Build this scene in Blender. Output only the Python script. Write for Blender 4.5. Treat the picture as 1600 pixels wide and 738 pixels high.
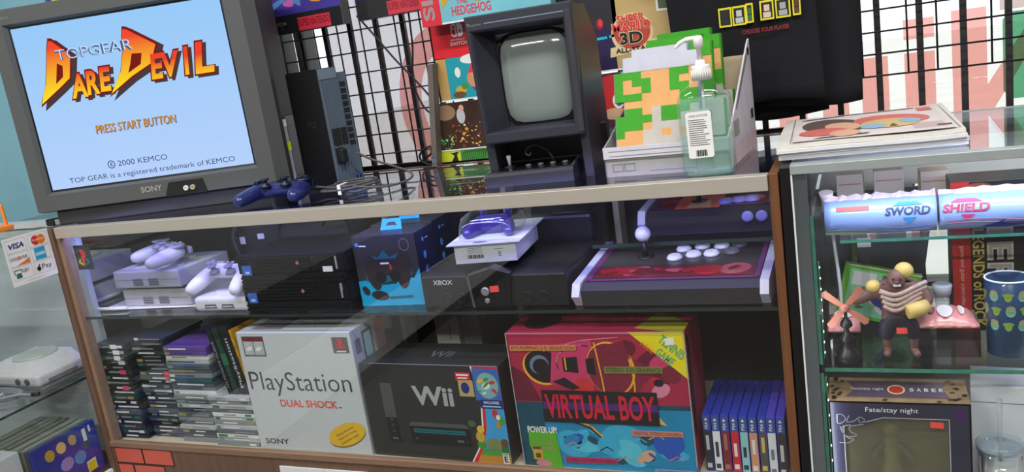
import bpy, bmesh, math, random
from mathutils import Matrix, Vector
# ---------------------------------------------------------------- camera, world, lights, exposure
for _o in list(bpy.data.objects): bpy.data.objects.remove(_o, do_unlink=True)
S = bpy.context.scene
COL = S.collection
S.view_settings.view_transform = 'Standard'
S.view_settings.look = 'None'
S.view_settings.gamma = 1.0
S.view_settings.use_curve_mapping = False
S.view_settings.exposure = 0.0
cam_data = bpy.data.cameras.new('camera')
cam = bpy.data.objects.new('camera', cam_data); COL.objects.link(cam)
cam_data.sensor_fit = 'HORIZONTAL'; cam_data.sensor_width = 36.0
cam_data.lens = 1305.684 / 1600 * 36.0
cam_data.clip_start = 0.02; cam_data.clip_end = 200
_r = Vector((0.91811569, 0.36953237, -0.14321107)); _d = Vector((-0.04879749, -0.2532017, -0.96618203)); _f = Vector((-0.39329682, 0.89405521, -0.2144362))
cam.matrix_world = Matrix(((_r.x, -_d.x, -_f.x, 1.888), (_r.y, -_d.y, -_f.y, -1.467), (_r.z, -_d.z, -_f.z, 1.232), (0, 0, 0, 1)))
S.camera = cam
W = bpy.data.worlds.new('daylight'); S.world = W; W.use_nodes = True
_bg = W.node_tree.nodes['Background']; _bg.inputs[0].default_value = (0.93, 0.97, 1.0, 1); _bg.inputs[1].default_value = 1.5

def area(name, loc, rot, sx, sy, power, col, parent=None, spread=180):
    l = bpy.data.lights.new(name, 'AREA'); l.shape = 'RECTANGLE'; l.size = sx; l.size_y = sy; l.energy = power; l.color = col
    l.spread = math.radians(spread)
    o = bpy.data.objects.new(name, l); COL.objects.link(o); o.location = loc; o.rotation_euler = rot
    if parent: o.parent = parent
    return o
CEIL_W = 33.0       # power of each ceiling tube light
LED_W = 2.8         # power of each LED strip in the cases

# ---------------------------------------------------------------- helpers
def lin(c):
    return tuple(((v / 255) / 12.92 if v / 255 <= 0.04045 else ((v / 255 + 0.055) / 1.055) ** 2.4) for v in c)
MATS = {}
def m(name, col=None, rough=0.5, metal=0.0, var=0.06, scale=30, bump=0.0, spec=0.5, coat=0.0, stretch=None, emit=0.0):
    """procedural principled surface; col is the 0-255 screen colour"""
    if name in MATS: return MATS[name]
    a = bpy.data.materials.new(name); a.use_nodes = True; nt = a.node_tree; b = nt.nodes['Principled BSDF']
    L = lin(col)
    tc = nt.nodes.new('ShaderNodeTexCoord'); mp = nt.nodes.new('ShaderNodeMapping'); nz = nt.nodes.new('ShaderNodeTexNoise'); rp = nt.nodes.new('ShaderNodeValToRGB')
    nt.links.new(tc.outputs['Object'], mp.inputs[0]); nt.links.new(mp.outputs[0], nz.inputs['Vector']); nt.links.new(nz.outputs['Fac'], rp.inputs[0])
    if stretch: mp.inputs['Scale'].default_value = stretch
    nz.inputs['Scale'].default_value = scale; nz.inputs['Detail'].default_value = 3
    rp.color_ramp.elements[0].position = 0.3; rp.color_ramp.elements[1].position = 0.7
    rp.color_ramp.elements[0].color = (*[v * (1 - var) for v in L], 1); rp.color_ramp.elements[1].color = (*[min(1, v * (1 + var)) for v in L], 1)
    nt.links.new(rp.outputs[0], b.inputs['Base Color'])
    b.inputs['Roughness'].default_value = rough; b.inputs['Metallic'].default_value = metal; b.inputs['Specular IOR Level'].default_value = spec; b.inputs['Coat Weight'].default_value = coat
    if emit:
        nt.links.new(rp.outputs[0], b.inputs['Emission Color']); b.inputs['Emission Strength'].default_value = emit
    if bump:
        bp = nt.nodes.new('ShaderNodeBump'); bp.inputs['Strength'].default_value = bump; bp.inputs['Distance'].default_value = 0.002
        nt.links.new(nz.outputs['Fac'], bp.inputs['Height']); nt.links.new(bp.outputs[0], b.inputs['Normal'])
    MATS[name] = a
    return a
def glass(name, tint, ior=1.5, rough=0.0, body=0.0, bodycol=(255, 255, 255)):
    """clear sheet: tinted see-through + fresnel reflection (+ a little diffuse body for milky plastic)"""
    if name in MATS: return MATS[name]
    a = bpy.data.materials.new(name); a.use_nodes = True; nt = a.node_tree; nt.nodes.clear()
    out = nt.nodes.new('ShaderNodeOutputMaterial'); t = nt.nodes.new('ShaderNodeBsdfTransparent'); g = nt.nodes.new('ShaderNodeBsdfGlossy')
    lw = nt.nodes.new('ShaderNodeLayerWeight'); pw = nt.nodes.new('ShaderNodeMath'); fr = nt.nodes.new('ShaderNodeMath'); mx = nt.nodes.new('ShaderNodeMixShader')
    F0 = ((ior - 1) / (ior + 1)) ** 2          # Schlick reflectance, the same from both sides of the sheet
    pw.operation = 'POWER'; nt.links.new(lw.outputs['Facing'], pw.inputs[0]); pw.inputs[1].default_value = 5.0
    fr.operation = 'MULTIPLY_ADD'; nt.links.new(pw.outputs[0], fr.inputs[0]); fr.inputs[1].default_value = 1 - F0; fr.inputs[2].default_value = F0
    t.inputs[0].default_value = (*tint, 1); g.inputs['Roughness'].default_value = rough; g.inputs[0].default_value = (1, 1, 1, 1)
    base = t.outputs[0]
    if body:
        d = nt.nodes.new('ShaderNodeBsdfDiffuse'); d.inputs[0].default_value = (*lin(bodycol), 1); m2 = nt.nodes.new('ShaderNodeMixShader'); m2.inputs[0].default_value = body
        nt.links.new(t.outputs[0], m2.inputs[1]); nt.links.new(d.outputs[0], m2.inputs[2]); base = m2.outputs[0]
    nt.links.new(fr.outputs[0], mx.inputs[0]); nt.links.new(base, mx.inputs[1]); nt.links.new(g.outputs[0], mx.inputs[2]); nt.links.new(mx.outputs[0], out.inputs[0])
    MATS[name] = a
    return a
def glow(name, col, strength=1.0, grad=None):
    """what a lit screen or lamp shows; grad=(axis, from, to, colour2) blends the picture's own colours"""
    if name in MATS: return MATS[name]
    a = bpy.data.materials.new(name); a.use_nodes = True; nt = a.node_tree; nt.nodes.clear()
    out = nt.nodes.new('ShaderNodeOutputMaterial'); e = nt.nodes.new('ShaderNodeEmission'); e.inputs[1].default_value = strength
    tc = nt.nodes.new('ShaderNodeTexCoord'); 
    rp = nt.nodes.new('ShaderNodeValToRGB'); rp.color_ramp.elements[0].color = (*lin(col), 1)
    if grad:
        sp = nt.nodes.new('ShaderNodeSeparateXYZ'); mr = nt.nodes.new('ShaderNodeMapRange'); mr.inputs[1].default_value = grad[1]; mr.inputs[2].default_value = grad[2]
        nt.links.new(tc.outputs['Object'], sp.inputs[0]); nt.links.new(sp.outputs[grad[0]], mr.inputs[0]); nt.links.new(mr.outputs[0], rp.inputs[0])
        rp.color_ramp.elements[1].color = (*lin(grad[3]), 1)
    else:
        nz = nt.nodes.new('ShaderNodeTexNoise'); nz.inputs['Scale'].default_value = 6; nt.links.new(tc.outputs['Object'], nz.inputs[0]); nt.links.new(nz.outputs[0], rp.inputs[0])
        rp.color_ramp.elements[1].color = (*[v * 1.03 for v in lin(col)], 1)
    nt.links.new(rp.outputs[0], e.inputs[0]); nt.links.new(e.outputs[0], out.inputs[0])
    MATS[name] = a
    return a
def film(name, tint, body=0.12, bodycol=(255, 120, 110)):
    """coloured see-through vinyl: filters the daylight behind it, scatters a little"""
    if name in MATS: return MATS[name]
    a = bpy.data.materials.new(name); a.use_nodes = True; nt = a.node_tree; nt.nodes.clear()
    out = nt.nodes.new('ShaderNodeOutputMaterial'); t = nt.nodes.new('ShaderNodeBsdfTransparent'); d = nt.nodes.new('ShaderNodeBsdfTranslucent'); mx = nt.nodes.new('ShaderNodeMixShader')
    tc = nt.nodes.new('ShaderNodeTexCoord'); nz = nt.nodes.new('ShaderNodeTexNoise'); nz.inputs['Scale'].default_value = 9
    rp = nt.nodes.new('ShaderNodeValToRGB'); rp.color_ramp.elements[0].color = (*[v * 0.98 for v in tint], 1); rp.color_ramp.elements[1].color = (*[min(1, v * 1.02) for v in tint], 1)
    nt.links.new(tc.outputs['Object'], nz.inputs[0]); nt.links.new(nz.outputs[0], rp.inputs[0]); nt.links.new(rp.outputs[0], t.inputs[0])
    d.inputs[0].default_value = (*lin(bodycol), 1); mx.inputs[0].default_value = body
    nt.links.new(t.outputs[0], mx.inputs[1]); nt.links.new(d.outputs[0], mx.inputs[2]); nt.links.new(mx.outputs[0], out.inputs[0])
    MATS[name] = a
    return a

def FR(o, u, v):
    u = Vector(u).normalized(); v = Vector(v).normalized(); n = u.cross(v)
    return Matrix(((u.x, v.x, n.x, o[0]), (u.y, v.y, n.y, o[1]), (u.z, v.z, n.z, o[2]), (0, 0, 0, 1)))
def front(x=0, y=0, z=0): return FR((x, y, z), (1, 0, 0), (0, 0, 1))
def right(x=0, y=0, z=0): return FR((x, y, z), (0, 1, 0), (0, 0, 1))
def top(x=0, y=0, z=0): return FR((x, y, z), (1, 0, 0), (0, 1, 0))
def T(x, y, z): return Matrix.Translation((x, y, z))
def RX(a): return Matrix.Rotation(math.radians(a), 4, 'X')
def RY(a): return Matrix.Rotation(math.radians(a), 4, 'Y')
def RZ(a): return Matrix.Rotation(math.radians(a), 4, 'Z')
_TXT = {}
def glyphs(s, bold=0.0, shear=0.0):
    k = (s, bold, shear)
    if k not in _TXT:
        c = bpy.data.curves.new('lettering', 'FONT'); c.body = s; c.offset = bold; c.shear = shear; c.resolution_u = 3
        o = bpy.data.objects.new('lettering', c); COL.objects.link(o); bpy.context.view_layer.update()
        me = bpy.data.meshes.new_from_object(o.evaluated_get(bpy.context.evaluated_depsgraph_get()))
        vs = [v.co.copy() for v in me.vertices]; fs = [tuple(p.vertices) for p in me.polygons]
        bpy.data.objects.remove(o); bpy.data.curves.remove(c); bpy.data.meshes.remove(me)
        x0 = min(v.x for v in vs); x1 = max(v.x for v in vs); y0 = min(v.y for v in vs); y1 = max(v.y for v in vs)
        _TXT[k] = ([((v.x - x0) / (x1 - x0), (v.y - y0) / (y1 - y0)) for v in vs], fs)
    return _TXT[k]

class MB:
    def __init__(s): s.bm = bmesh.new(); s.mats = []
    def mi(s, mat):
        if mat not in s.mats: s.mats.append(mat)
        return s.mats.index(mat)
    def _face(s, vs, i, smooth=False):
        try: f = s.bm.faces.new(vs)
        except ValueError: return None
        f.material_index = i; f.smooth = smooth
        return f
    def box(s, x0, x1, y0, y1, z0, z1, mat, M=None, bev=0.0, seg=2):
        t = bmesh.new(); bmesh.ops.create_cube(t, size=1.0)
        bmesh.ops.transform(t, matrix=T((x0 + x1) / 2, (y0 + y1) / 2, (z0 + z1) / 2) @ Matrix.Diagonal((abs(x1 - x0), abs(y1 - y0), abs(z1 - z0), 1)), verts=t.verts)
        if bev: bmesh.ops.bevel(t, geom=list(t.edges), offset=bev, segments=seg, affect='EDGES', profile=0.5)
        s.merge(t, mat, M); return s
    def merge(s, t, mat, M=None, smooth=False):
        i = s.mi(mat); mp = {}
        for v in t.verts: mp[v] = s.bm.verts.new(M @ v.co if M else v.co)
        for f in t.faces:
            s._face([mp[v] for v in f.verts], i, smooth or f.smooth)
        t.free()
    def slab(s, F, pts, n0, n1, mat):
        i = s.mi(mat)
        area2 = sum(pts[k][0] * pts[(k + 1) % len(pts)][1] - pts[(k + 1) % len(pts)][0] * pts[k][1] for k in range(len(pts)))
        if area2 < 0: pts = pts[::-1]
        a = [s.bm.verts.new(F @ Vector((p[0], p[1], n0))) for p in pts]; b = [s.bm.verts.new(F @ Vector((p[0], p[1], n1))) for p in pts]
        n = len(pts)
        s._face(b, i); s._face(a[::-1], i)
        for k in range(n): s._face([a[k], a[(k + 1) % n], b[(k + 1) % n], b[k]], i)
        return s
    def poly(s, F, pts, n, mat):
        i = s.mi(mat)
        area2 = sum(pts[k][0] * pts[(k + 1) % len(pts)][1] - pts[(k + 1) % len(pts)][0] * pts[k][1] for k in range(len(pts)))
        if area2 < 0: pts = pts[::-1]
        s._face([s.bm.verts.new(F @ Vector((p[0], p[1], n))) for p in pts], i); return s
    def rect(s, F, u0, v0, u1, v1, n, mat): return s.poly(F, [(u0, v0), (u1, v0), (u1, v1), (u0, v1)], n, mat)
    def ell(s, F, u, v, a, b, n, mat, rot=0, seg=28, thick=0):
        c, d = math.cos(math.radians(rot)), math.sin(math.radians(rot))
        p = [(u + a * math.cos(t) * c - b * math.sin(t) * d, v + a * math.cos(t) * d + b * math.sin(t) * c) for t in [2 * math.pi * k / seg for k in range(seg)]]
        return s.slab(F, p, n, n + thick, mat) if thick else s.poly(F, p, n, mat)
    def text(s, F, t, u, v, w, h, n, mat, bold=0.0, shear=0.0, mirror=False):
        vs, fs = glyphs(t, bold, shear); i = s.mi(mat)
        b = [s.bm.verts.new(F @ Vector((u + (1 - p[0] if mirror else p[0]) * w, v + p[1] * h, n))) for p in vs]
        for f in fs: s._face([b[k] for k in (f[::-1] if mirror else f)], i)
        return s
    def line(s, F, pts, w, n, mat):
        for a, b in zip(pts, pts[1:]):
            d = Vector((b[0] - a[0], b[1] - a[1])); L = d.length
            if L < 1e-7: continue
            q = Vector((-d.y, d.x)) / L * w / 2; e = d / L * w * 0.3
            s.poly(F, [(a[0] - q.x - e.x, a[1] - q.y - e.y), (b[0] - q.x + e.x, b[1] - q.y + e.y), (b[0] + q.x + e.x, b[1] + q.y + e.y), (a[0] + q.x - e.x, a[1] + q.y - e.y)], n, mat)
        return s
    def tube(s, pts, r, mat, seg=8, closed=False, cap=True):
        i = s.mi(mat); P = [Vector(p) for p in pts]; n = len(P); rings = []
        up = Vector((0, 0, 1)); prev = None
        for k in range(n):
            a = P[(k - 1) % n] if (closed or k) else P[0]; b = P[(k + 1) % n] if (closed or k < n - 1) else P[-1]
            d = (b - a).normalized()
            q = (prev - d * prev.dot(d)) if prev is not None else d.cross(up if abs(d.z) < 0.9 else Vector((1, 0, 0)))
            q.normalize(); prev = q; w = d.cross(q)
            rr = r[k] if isinstance(r, (list, tuple)) else r
            rings.append([s.bm.verts.new(P[k] + (q * math.cos(t) + w * math.sin(t)) * rr) for t in [2 * math.pi * j / seg for j in range(seg)]])
        for k in range(n if closed else n - 1):
            A, B = rings[k], rings[(k + 1) % n]
            for j in range(seg): s._face([A[j], A[(j + 1) % seg], B[(j + 1) % seg], B[j]], i, True)
        if cap and not closed: s._face(rings[0][::-1], i); s._face(rings[-1], i)
        return s
    def loft(s, rings, mat, cap0=True, cap1=True, smooth=True, M=None):
        i = s.mi(mat); R = [[s.bm.verts.new(M @ Vector(p) if M else Vector(p)) for p in r] for r in rings]; n = len(rings[0])
        for A, B in zip(R, R[1:]):
            for j in range(n): s._face([A[j], A[(j + 1) % n], B[(j + 1) % n], B[j]], i, smooth)
        if cap0: s._face(R[0][::-1], i)
        if cap1: s._face(R[-1], i)
        return s
    def lathe(s, prof, mat, M=None, seg=28, sx=1.0, sy=1.0, sq=0.0, cap=True):
        def pt(r, z, t):
            c, d = math.cos(t), math.sin(t)
            if sq:
                k = (abs(c) ** (2 + sq * 6) + abs(d) ** (2 + sq * 6)) ** (-1 / (2 + sq * 6)); c *= k; d *= k
            return (r * c * sx, r * d * sy, z)
        return s.loft([[pt(r, z, 2 * math.pi * j / seg) for j in range(seg)] for r, z in prof], mat, cap, cap, True, M)
    def ball(s, c, r, mat, sx=1, sy=1, sz=1, seg=16, M=None):
        t = bmesh.new(); bmesh.ops.create_uvsphere(t, u_segments=seg, v_segments=max(6, seg // 2), radius=1)
        X = T(*c) @ Matrix.Diagonal((r * sx, r * sy, r * sz, 1))
        s.merge(t, mat, (M @ X) if M else X, True); return s
    def frame(s, F, outer, inner, mat):
        """ring between two closed loops of 3-D points in frame F (same count)"""
        return s
    def build(s, name, parent=None, loc=None, rotz=0.0, label=None, cat=None, group=None, kind=None):
        bmesh.ops.recalc_face_normals(s.bm, faces=[f for f in s.bm.faces if len(f.verts) > 2]) if getattr(s, 'fix', False) else None
        me = bpy.data.meshes.new(name); s.bm.to_mesh(me); s.bm.free()
        for a in s.mats: me.materials.append(a)
        o = bpy.data.objects.new(name, me); COL.objects.link(o)
        if parent: o.parent = parent
        if loc: o.location = loc
        if rotz: o.rotation_euler = (0, 0, math.radians(rotz))
        tag(o, label, cat, group, kind)
        return o
def tag(o, label=None, cat=None, group=None, kind=None):
    if label: o['label'] = label
    if cat: o['category'] = cat
    if group: o['group'] = group
    if kind: o['kind'] = kind
    return o
def thing(name, label, cat, loc=(0, 0, 0), rotz=0.0, group=None, rot=None):
    o = bpy.data.objects.new(name, None); COL.objects.link(o); o.empty_display_size = 0.05
    o.location = loc; o.rotation_euler = [math.radians(a) for a in rot] if rot else (0, 0, math.radians(rotz))
    return tag(o, label, cat, group)
def dup(root, loc, rot=None, label=None, mats=None, scale=None):
    r = root.copy(); COL.objects.link(r); r.location = loc
    if rot is not None: r.rotation_euler = [math.radians(a) for a in rot]
    if scale: r.scale = scale
    if label: r['label'] = label
    for ch in list(root.children):
        c = ch.copy(); COL.objects.link(c); c.parent = r
        for g in list(ch.children):
            d = g.copy(); COL.objects.link(d); d.parent = c
    return r
def skin(verts, edges, radii, mat, sub=2, M=None, flat=(1, 1, 1)):
    """one continuous surface grown along a skeleton; returns an MB"""
    me = bpy.data.meshes.new('growth'); me.from_pydata([Vector(v) for v in verts], edges, [])
    o = bpy.data.objects.new('growth', me); COL.objects.link(o)
    md = o.modifiers.new('Skin', 'SKIN'); md.use_smooth_shade = True
    for k, r in enumerate(radii):
        sv = me.skin_vertices[0].data[k]; sv.radius = (r, r) if not isinstance(r, tuple) else r; sv.use_root = (k == 0)
    sb = o.modifiers.new('Sub', 'SUBSURF'); sb.levels = sub; sb.render_levels = sub
    bpy.context.view_layer.update()
    em = bpy.data.meshes.new_from_object(o.evaluated_get(bpy.context.evaluated_depsgraph_get()))
    t = bmesh.new(); t.from_mesh(em); bpy.data.objects.remove(o); bpy.data.meshes.remove(me); bpy.data.meshes.remove(em)
    b = MB(); X = Matrix.Diagonal((*flat, 1)); b.merge(t, mat, (M @ X) if M else X, True)
    return b
def spline(pts, n=8, closed=False):
    P = [Vector(p) for p in pts]; out = []; N = len(P)
    for k in range(N if closed else N - 1):
        g = (lambda i: P[i % N]) if closed else (lambda i: P[max(0, min(N - 1, i))])
        a, b, c, d = g(k - 1), g(k), g(k + 1), g(k + 2)
        for j in range(n):
            t = j / n
            out.append(0.5 * (2 * b + (c - a) * t + (2 * a - 5 * b + 4 * c - d) * t * t + (3 * b - a - 3 * c + d) * t ** 3))
    if not closed: out.append(P[-1])
    return out
def blobs(b, F, u0, v0, u1, v1, n, pal, seed, count, smin, smax):
    """generic patchwork art: small ellipses and slivers kept inside a printed field"""
    R = random.Random(seed)
    for k in range(count):
        a = R.uniform(smin, smax); c = a * R.uniform(0.3, 0.9); 
        u = R.uniform(u0 + a, u1 - a) if u1 - u0 > 2 * a else (u0 + u1) / 2; v = R.uniform(v0 + a, v1 - a) if v1 - v0 > 2 * a else (v0 + v1) / 2
        a = min(a, (u1 - u0) / 2, (v1 - v0) / 2)
        b.ell(F, u, v, a, c if c < a else a, n + k * 0.00002, pal[k % len(pal)], R.uniform(-50, 50), 14)
    return b
# ---------------------------------------------------------------- shared materials
BLACK = m('black_plastic', (28, 28, 32), 0.42)
MATTE = m('black_matte', (20, 19, 21), 0.75)
DGREY = m('dark_grey_plastic', (66, 68, 70), 0.45)
TVG = m('television_grey', (86, 89, 90), 0.5, bump=0.05, scale=400, var=0.03)
GREY = m('console_grey', (176, 176, 178), 0.55)
WHITE = m('white_print', (240, 240, 240), 0.5, var=0.02)
CARD = m('white_card', (226, 230, 232), 0.6, var=0.03)
RED = m('red_print', (214, 40, 44), 0.5)
STICK = m('red_price_label', (255, 84, 80), 0.6, var=0.02)
YEL = m('yellow_print', (240, 222, 30), 0.5)
INK = m('black_print', (26, 26, 28), 0.5)
CHROME = m('chrome', (200, 202, 205), 0.18, 1.0)
ALU = m('brushed_aluminium', (188, 186, 180), 0.38, 0.75, bump=0.05, stretch=(1, 40, 40), scale=8)
WOOD = m('brown_laminate', (112, 72, 46), 0.45, var=0.16, scale=4, stretch=(30, 30, 1.5))
WOODD = m('brown_base_laminate', (108, 82, 66), 0.5, var=0.16, scale=5, stretch=(14, 14, 1.2))
CABLE = m('black_cable', (24, 23, 24), 0.5)
GLASS = glass('clear_glass', (0.965, 0.982, 0.978), 1.5)
TOPGL = glass('counter_glass', (0.90, 0.95, 0.94), 1.55)
GEDGE = m('green_glass_edge', (70, 140, 118), 0.15, var=0.2, scale=60, coat=0.5)
CLEAR = glass('clear_plastic', (0.95, 0.95, 0.95), 1.45)
# ================================================================ the room
FLOORM = m('pale_vinyl_floor', (84, 79, 74), 0.5, var=0.1, scale=3)
WALLM = m('white_wall_paint', (214, 214, 210), 0.8, var=0.03, scale=12)
CYAN = m('pale_blue_wall_paint', (150, 206, 226), 0.75, var=0.05, scale=6)
CEILM = m('white_ceiling_tile', (232, 232, 228), 0.85, var=0.03, scale=20)
PAVE = m('sunlit_pavement', (226, 222, 214), 0.9, var=0.05, scale=2)
FRAMEM = m('dark_window_metal', (52, 48, 48), 0.5)
def struct(b, name): return b.build(name, kind='structure')
struct(MB().box(-1.6, 4.2, -5.0, 0.75, -0.05, 0.0, FLOORM), 'floor')
struct(MB().box(-1.6, 4.2, -5.0, 0.75, 2.8, 2.86, CEILM), 'ceiling')
struct(MB().box(-1.65, -1.6, -5.0, 0.75, 0, 2.8, WALLM), 'wall_left')
STOCKW = m('dim_shop_wall', (112, 104, 98), 0.85, var=0.2, scale=3)
struct(MB().box(4.2, 4.25, -5.0, 0.75, 0, 2.8, STOCKW), 'wall_right')
struct(MB().box(-1.6, 4.2, -5.05, -5.0, 0, 2.8, STOCKW), 'wall_front')
b = MB()                                     # the street wall: blue-painted to the left of the window, sill wall under it, head above it
b.box(-1.6, 0.27, 0.64, 0.75, 0, 2.8, CYAN); b.box(0.27, 1.985, 0.64, 0.75, 0, 0.90, WALLM); b.box(1.985, 4.2, 0.64, 0.75, 0, 0.545, WALLM); b.box(1.985, 4.2, 0.64, 0.75, 0.80, 0.90, WALLM); b.box(2.9, 4.2, 0.64, 0.75, 0.545, 0.80, WALLM); b.box(0.27, 4.2, 0.64, 0.75, 2.3, 2.8, WALLM); b.box(3.6, 4.2, 0.64, 0.75, 0.90, 2.3, WALLM)
struct(b, 'wall_back')
b = MB()
for x in (0.27, 0.345, 3.56): b.box(x, x + 0.03, 0.66, 0.72, 0.90, 2.3, FRAMEM)
b.box(0.27, 3.6, 0.66, 0.72, 0.90, 0.935, FRAMEM); b.box(0.27, 3.6, 0.66, 0.72, 2.27, 2.3, FRAMEM)
w = struct(b, 'window_1')
MB().box(0.30, 3.57, 0.685, 0.691, 0.93, 2.28, glass('window_glass', (0.97, 0.98, 0.98))).build('pane', w)
w = struct(MB().box(1.985, 2.9, 0.66, 0.72, 0.545, 0.555, FRAMEM).box(1.985, 1.99, 0.66, 0.72, 0.555, 0.80, FRAMEM), 'window_2'); MB().box(1.99, 2.9, 0.685, 0.691, 0.555, 0.80, glass('window_glass', (0.97, 0.98, 0.98))).build('pane', w)
struct(MB().box(-12, 16, 0.75, 26, -0.06, -0.01, PAVE), 'ground')

# ceiling tube lights (the lamps the shop has)
TUBE = glow('lit_tube', (255, 250, 240), 5.0)
HOUSING = m('lamp_housing', (236, 236, 234), 0.5)
for i, (x, y, w_) in enumerate(((0.35, -0.95, 0.9), (2.3, -0.95, 1.0), (0.35, -3.0, 1.1), (2.3, -3.0, 2.0))):
    t = thing('ceiling_light', 'white twin-tube ceiling light over the shop floor', 'light', (x, y, 2.8), group='ceiling lights')
    MB().box(-0.62, 0.62, -0.09, 0.09, -0.035, 0, HOUSING).build('housing', t)
    for s in (-0.045, 0.045): MB().tube([(-0.59, s, -0.055), (0.59, s, -0.055)], 0.014, TUBE, 10).build('tube', t)
    area('tube_light', (0, 0, -0.08), (0, 0, 0), 1.2, 0.16, CEIL_W * w_, (1.0, 0.97, 0.93), t)

# ================================================================ window letters, film and guards
REDF = film('red_window_vinyl', (0.93, 0.68, 0.65), 0.06)
GREYF = film('grey_window_film', (0.72, 0.70, 0.715), 0.04, (200, 196, 198))
GREENF = film('green_window_vinyl', (0.50, 0.74, 0.62), 0.45, (120, 190, 150))
b = MB(); b.box(0.45, 0.79, 0.672, 0.674, 0.935, 1.9, GREYF); b.build('window_film', label='grey frosted sheet covering the lower left part of the window', cat='window film')
LET = front(0, 0.655, 0)
def letter(pts_list, ch):
    b = MB()
    for p in pts_list: b.slab(LET, p, 0, 0.0008, REDF)
    return b.build('window_letter', label='large red see-through vinyl letter %s, seen mirrored on the window' % ch, cat='sign letter', group=None)
letter([[(2.075, 0.925), (2.143, 0.925), (2.143, 1.0), (2.235, 1.178), (2.30, 1.178), (2.30, 1.0), (2.30, 0.925), (2.24, 0.925), (2.24, 1.08), (2.143, 0.925)][:2] + [(2.143, 0.935), (2.245, 1.11), (2.245, 0.925), (2.312, 0.925), (2.312, 1.178), (2.250, 1.178), (2.143, 1.01), (2.143, 1.178), (2.075, 1.178)]], 'N')
letter([[(1.979, 0.925), (2.041, 0.925), (2.041, 1.098), (1.979, 1.098)], [(1.979, 1.128), (2.041, 1.128), (2.041, 1.172), (1.979, 1.172)]], 'i')
def arch(x0, x1, st, z1=1.098, z0=0.925):     # mirrored n: post on the right, bow to the left
    return [[(x1 - st, z0), (x1, z0), (x1, z1), (x1 - st, z1)], [(x0, z0), (x0 + st, z0), (x0 + st, z1 - 0.07), (x0 + st + 0.012, z1 - 0.055), (x1 - st, z1 - 0.055), (x1 - st, z1), (x0 + 0.03, z1), (x0 + 0.008, z1 - 0.02), (x0, z1 - 0.05)]]
letter(arch(1.80, 1.945, 0.058), 'n beside the letter i')
letter([[(1.70, 0.925), (1.765, 0.925), (1.765, 1.17), (1.70, 1.17)], [(1.66, 1.055), (1.70, 1.055), (1.70, 1.098), (1.66, 1.098)]], 't')
letter([[(1.49, 0.925), (1.64, 0.925), (1.64, 1.098), (1.49, 1.098), (1.49, 1.0), (1.585, 1.0), (1.585, 1.02), (1.535, 1.02), (1.535, 1.055), (1.59, 1.055), (1.59, 0.97), (1.49, 0.97)]], 'e')
letter(arch(1.30, 1.45, 0.058), 'n behind the poster boards')
letter([[(1.06, 0.925), (1.11, 0.925), (1.11, 1.19), (1.06, 1.19)], [(1.11, 0.925), (1.25, 0.925), (1.25, 1.098), (1.11, 1.098), (1.11, 1.045), (1.20, 1.045), (1.20, 0.975), (1.11, 0.975)]], 'd')
ro = []; ri = []
for k in range(41):
    t = math.radians(90 + 9 * k); ro.append((0.835 + 0.165 * math.cos(t), 1.12 + 0.215 * math.sin(t))); ri.append((0.835 + 0.095 * math.cos(t), 1.12 + 0.14 * math.sin(t)))
b = MB()
for k in range(40): b.slab(LET, [ro[k], ro[k + 1], ri[k + 1], ri[k]], 0, 0.0008, REDF)
b.build('window_letter', label='large red see-through vinyl letter o at the left end of the window sign', cat='sign letter')
b = MB(); rr = [(2.175, 0.99), (2.19, 0.972), (2.6, 0.972), (2.6, 1.16), (2.19, 1.16), (2.175, 1.145)]
b.slab(front(0, 0.668, 0), rr, 0, 0.0015, GREENF); b.slab(front(0, 0.668, 0), [(2.17, 1.165), (2.6, 1.165), (2.6, 1.2), (2.17, 1.2)], 0, 0.001, film('pale_window_vinyl', (0.75,0.75,0.72)))
b.build('window_panel', label='green rounded vinyl panel at the right end of the window', cat='window sign')
# vertical bars in front of the pane
t = thing('window_guard', 'black iron security bars standing upright inside the window', 'window bars', (0, 0.57, 0.955))
IRON = m('black_iron', (30, 26, 27), 0.5, bump=0.1, scale=200)
for k in range(-1, 24): 
    x = 0.436 + 0.0827 * k
    MB().box(x - 0.0065, x + 0.0065, -0.0065, 0.0065, 0.0, 1.25, IRON, bev=0.001).build('bar', t)
MB().box(0.34, 1.87, -0.008, 0.008, 0.0, 0.014, IRON).build('bottom_rail', t); MB().box(0.34, 2.4, -0.008, 0.008, 1.25, 1.265, IRON).build('top_rail', t)
# gridwall panels the stock hangs on
WIRE = m('black_grid_wire', (24, 23, 25), 0.45)
def grid(xs, zs, label, loc):
    t = thing('grid_panel', label, 'grid wall', loc)
    for z in zs: MB().tube([(xs[0], 0, z), (xs[-1], 0, z)], 0.0022, WIRE, 6).build('cross_wire', t)
    for x in xs: MB().tube([(x, 0.004, zs[0]), (x, 0.004, zs[-1])], 0.0022, WIRE, 6).build('upright_wire', t)
    return t
grid([0.40, 0.455, 0.51, 0.585, 0.66, 0.71, 0.765, 0.84, 0.9], [0.0, 0.03 + 0.002, 0.087, 0.143, 0.20, 0.257, 0.313, 0.37, 0.43, 0.49, 0.55, 0.61], 'black wire grid panel behind the counter, left of the posters', (0, 0.525, 0.975))
grid([0.95 + 0.0, 1.09, 1.23, 1.37, 1.51, 1.60, 1.70, 1.80, 1.892, 1.981, 2.037, 2.137, 2.30], [0.0, 0.0465, 0.093, 0.139, 0.186, 0.24, 0.3, 0.36, 0.42, 0.48, 0.54], 'black wire grid panel behind the T-shirts and the newspapers', (0, 0.525, 1.066))

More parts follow.
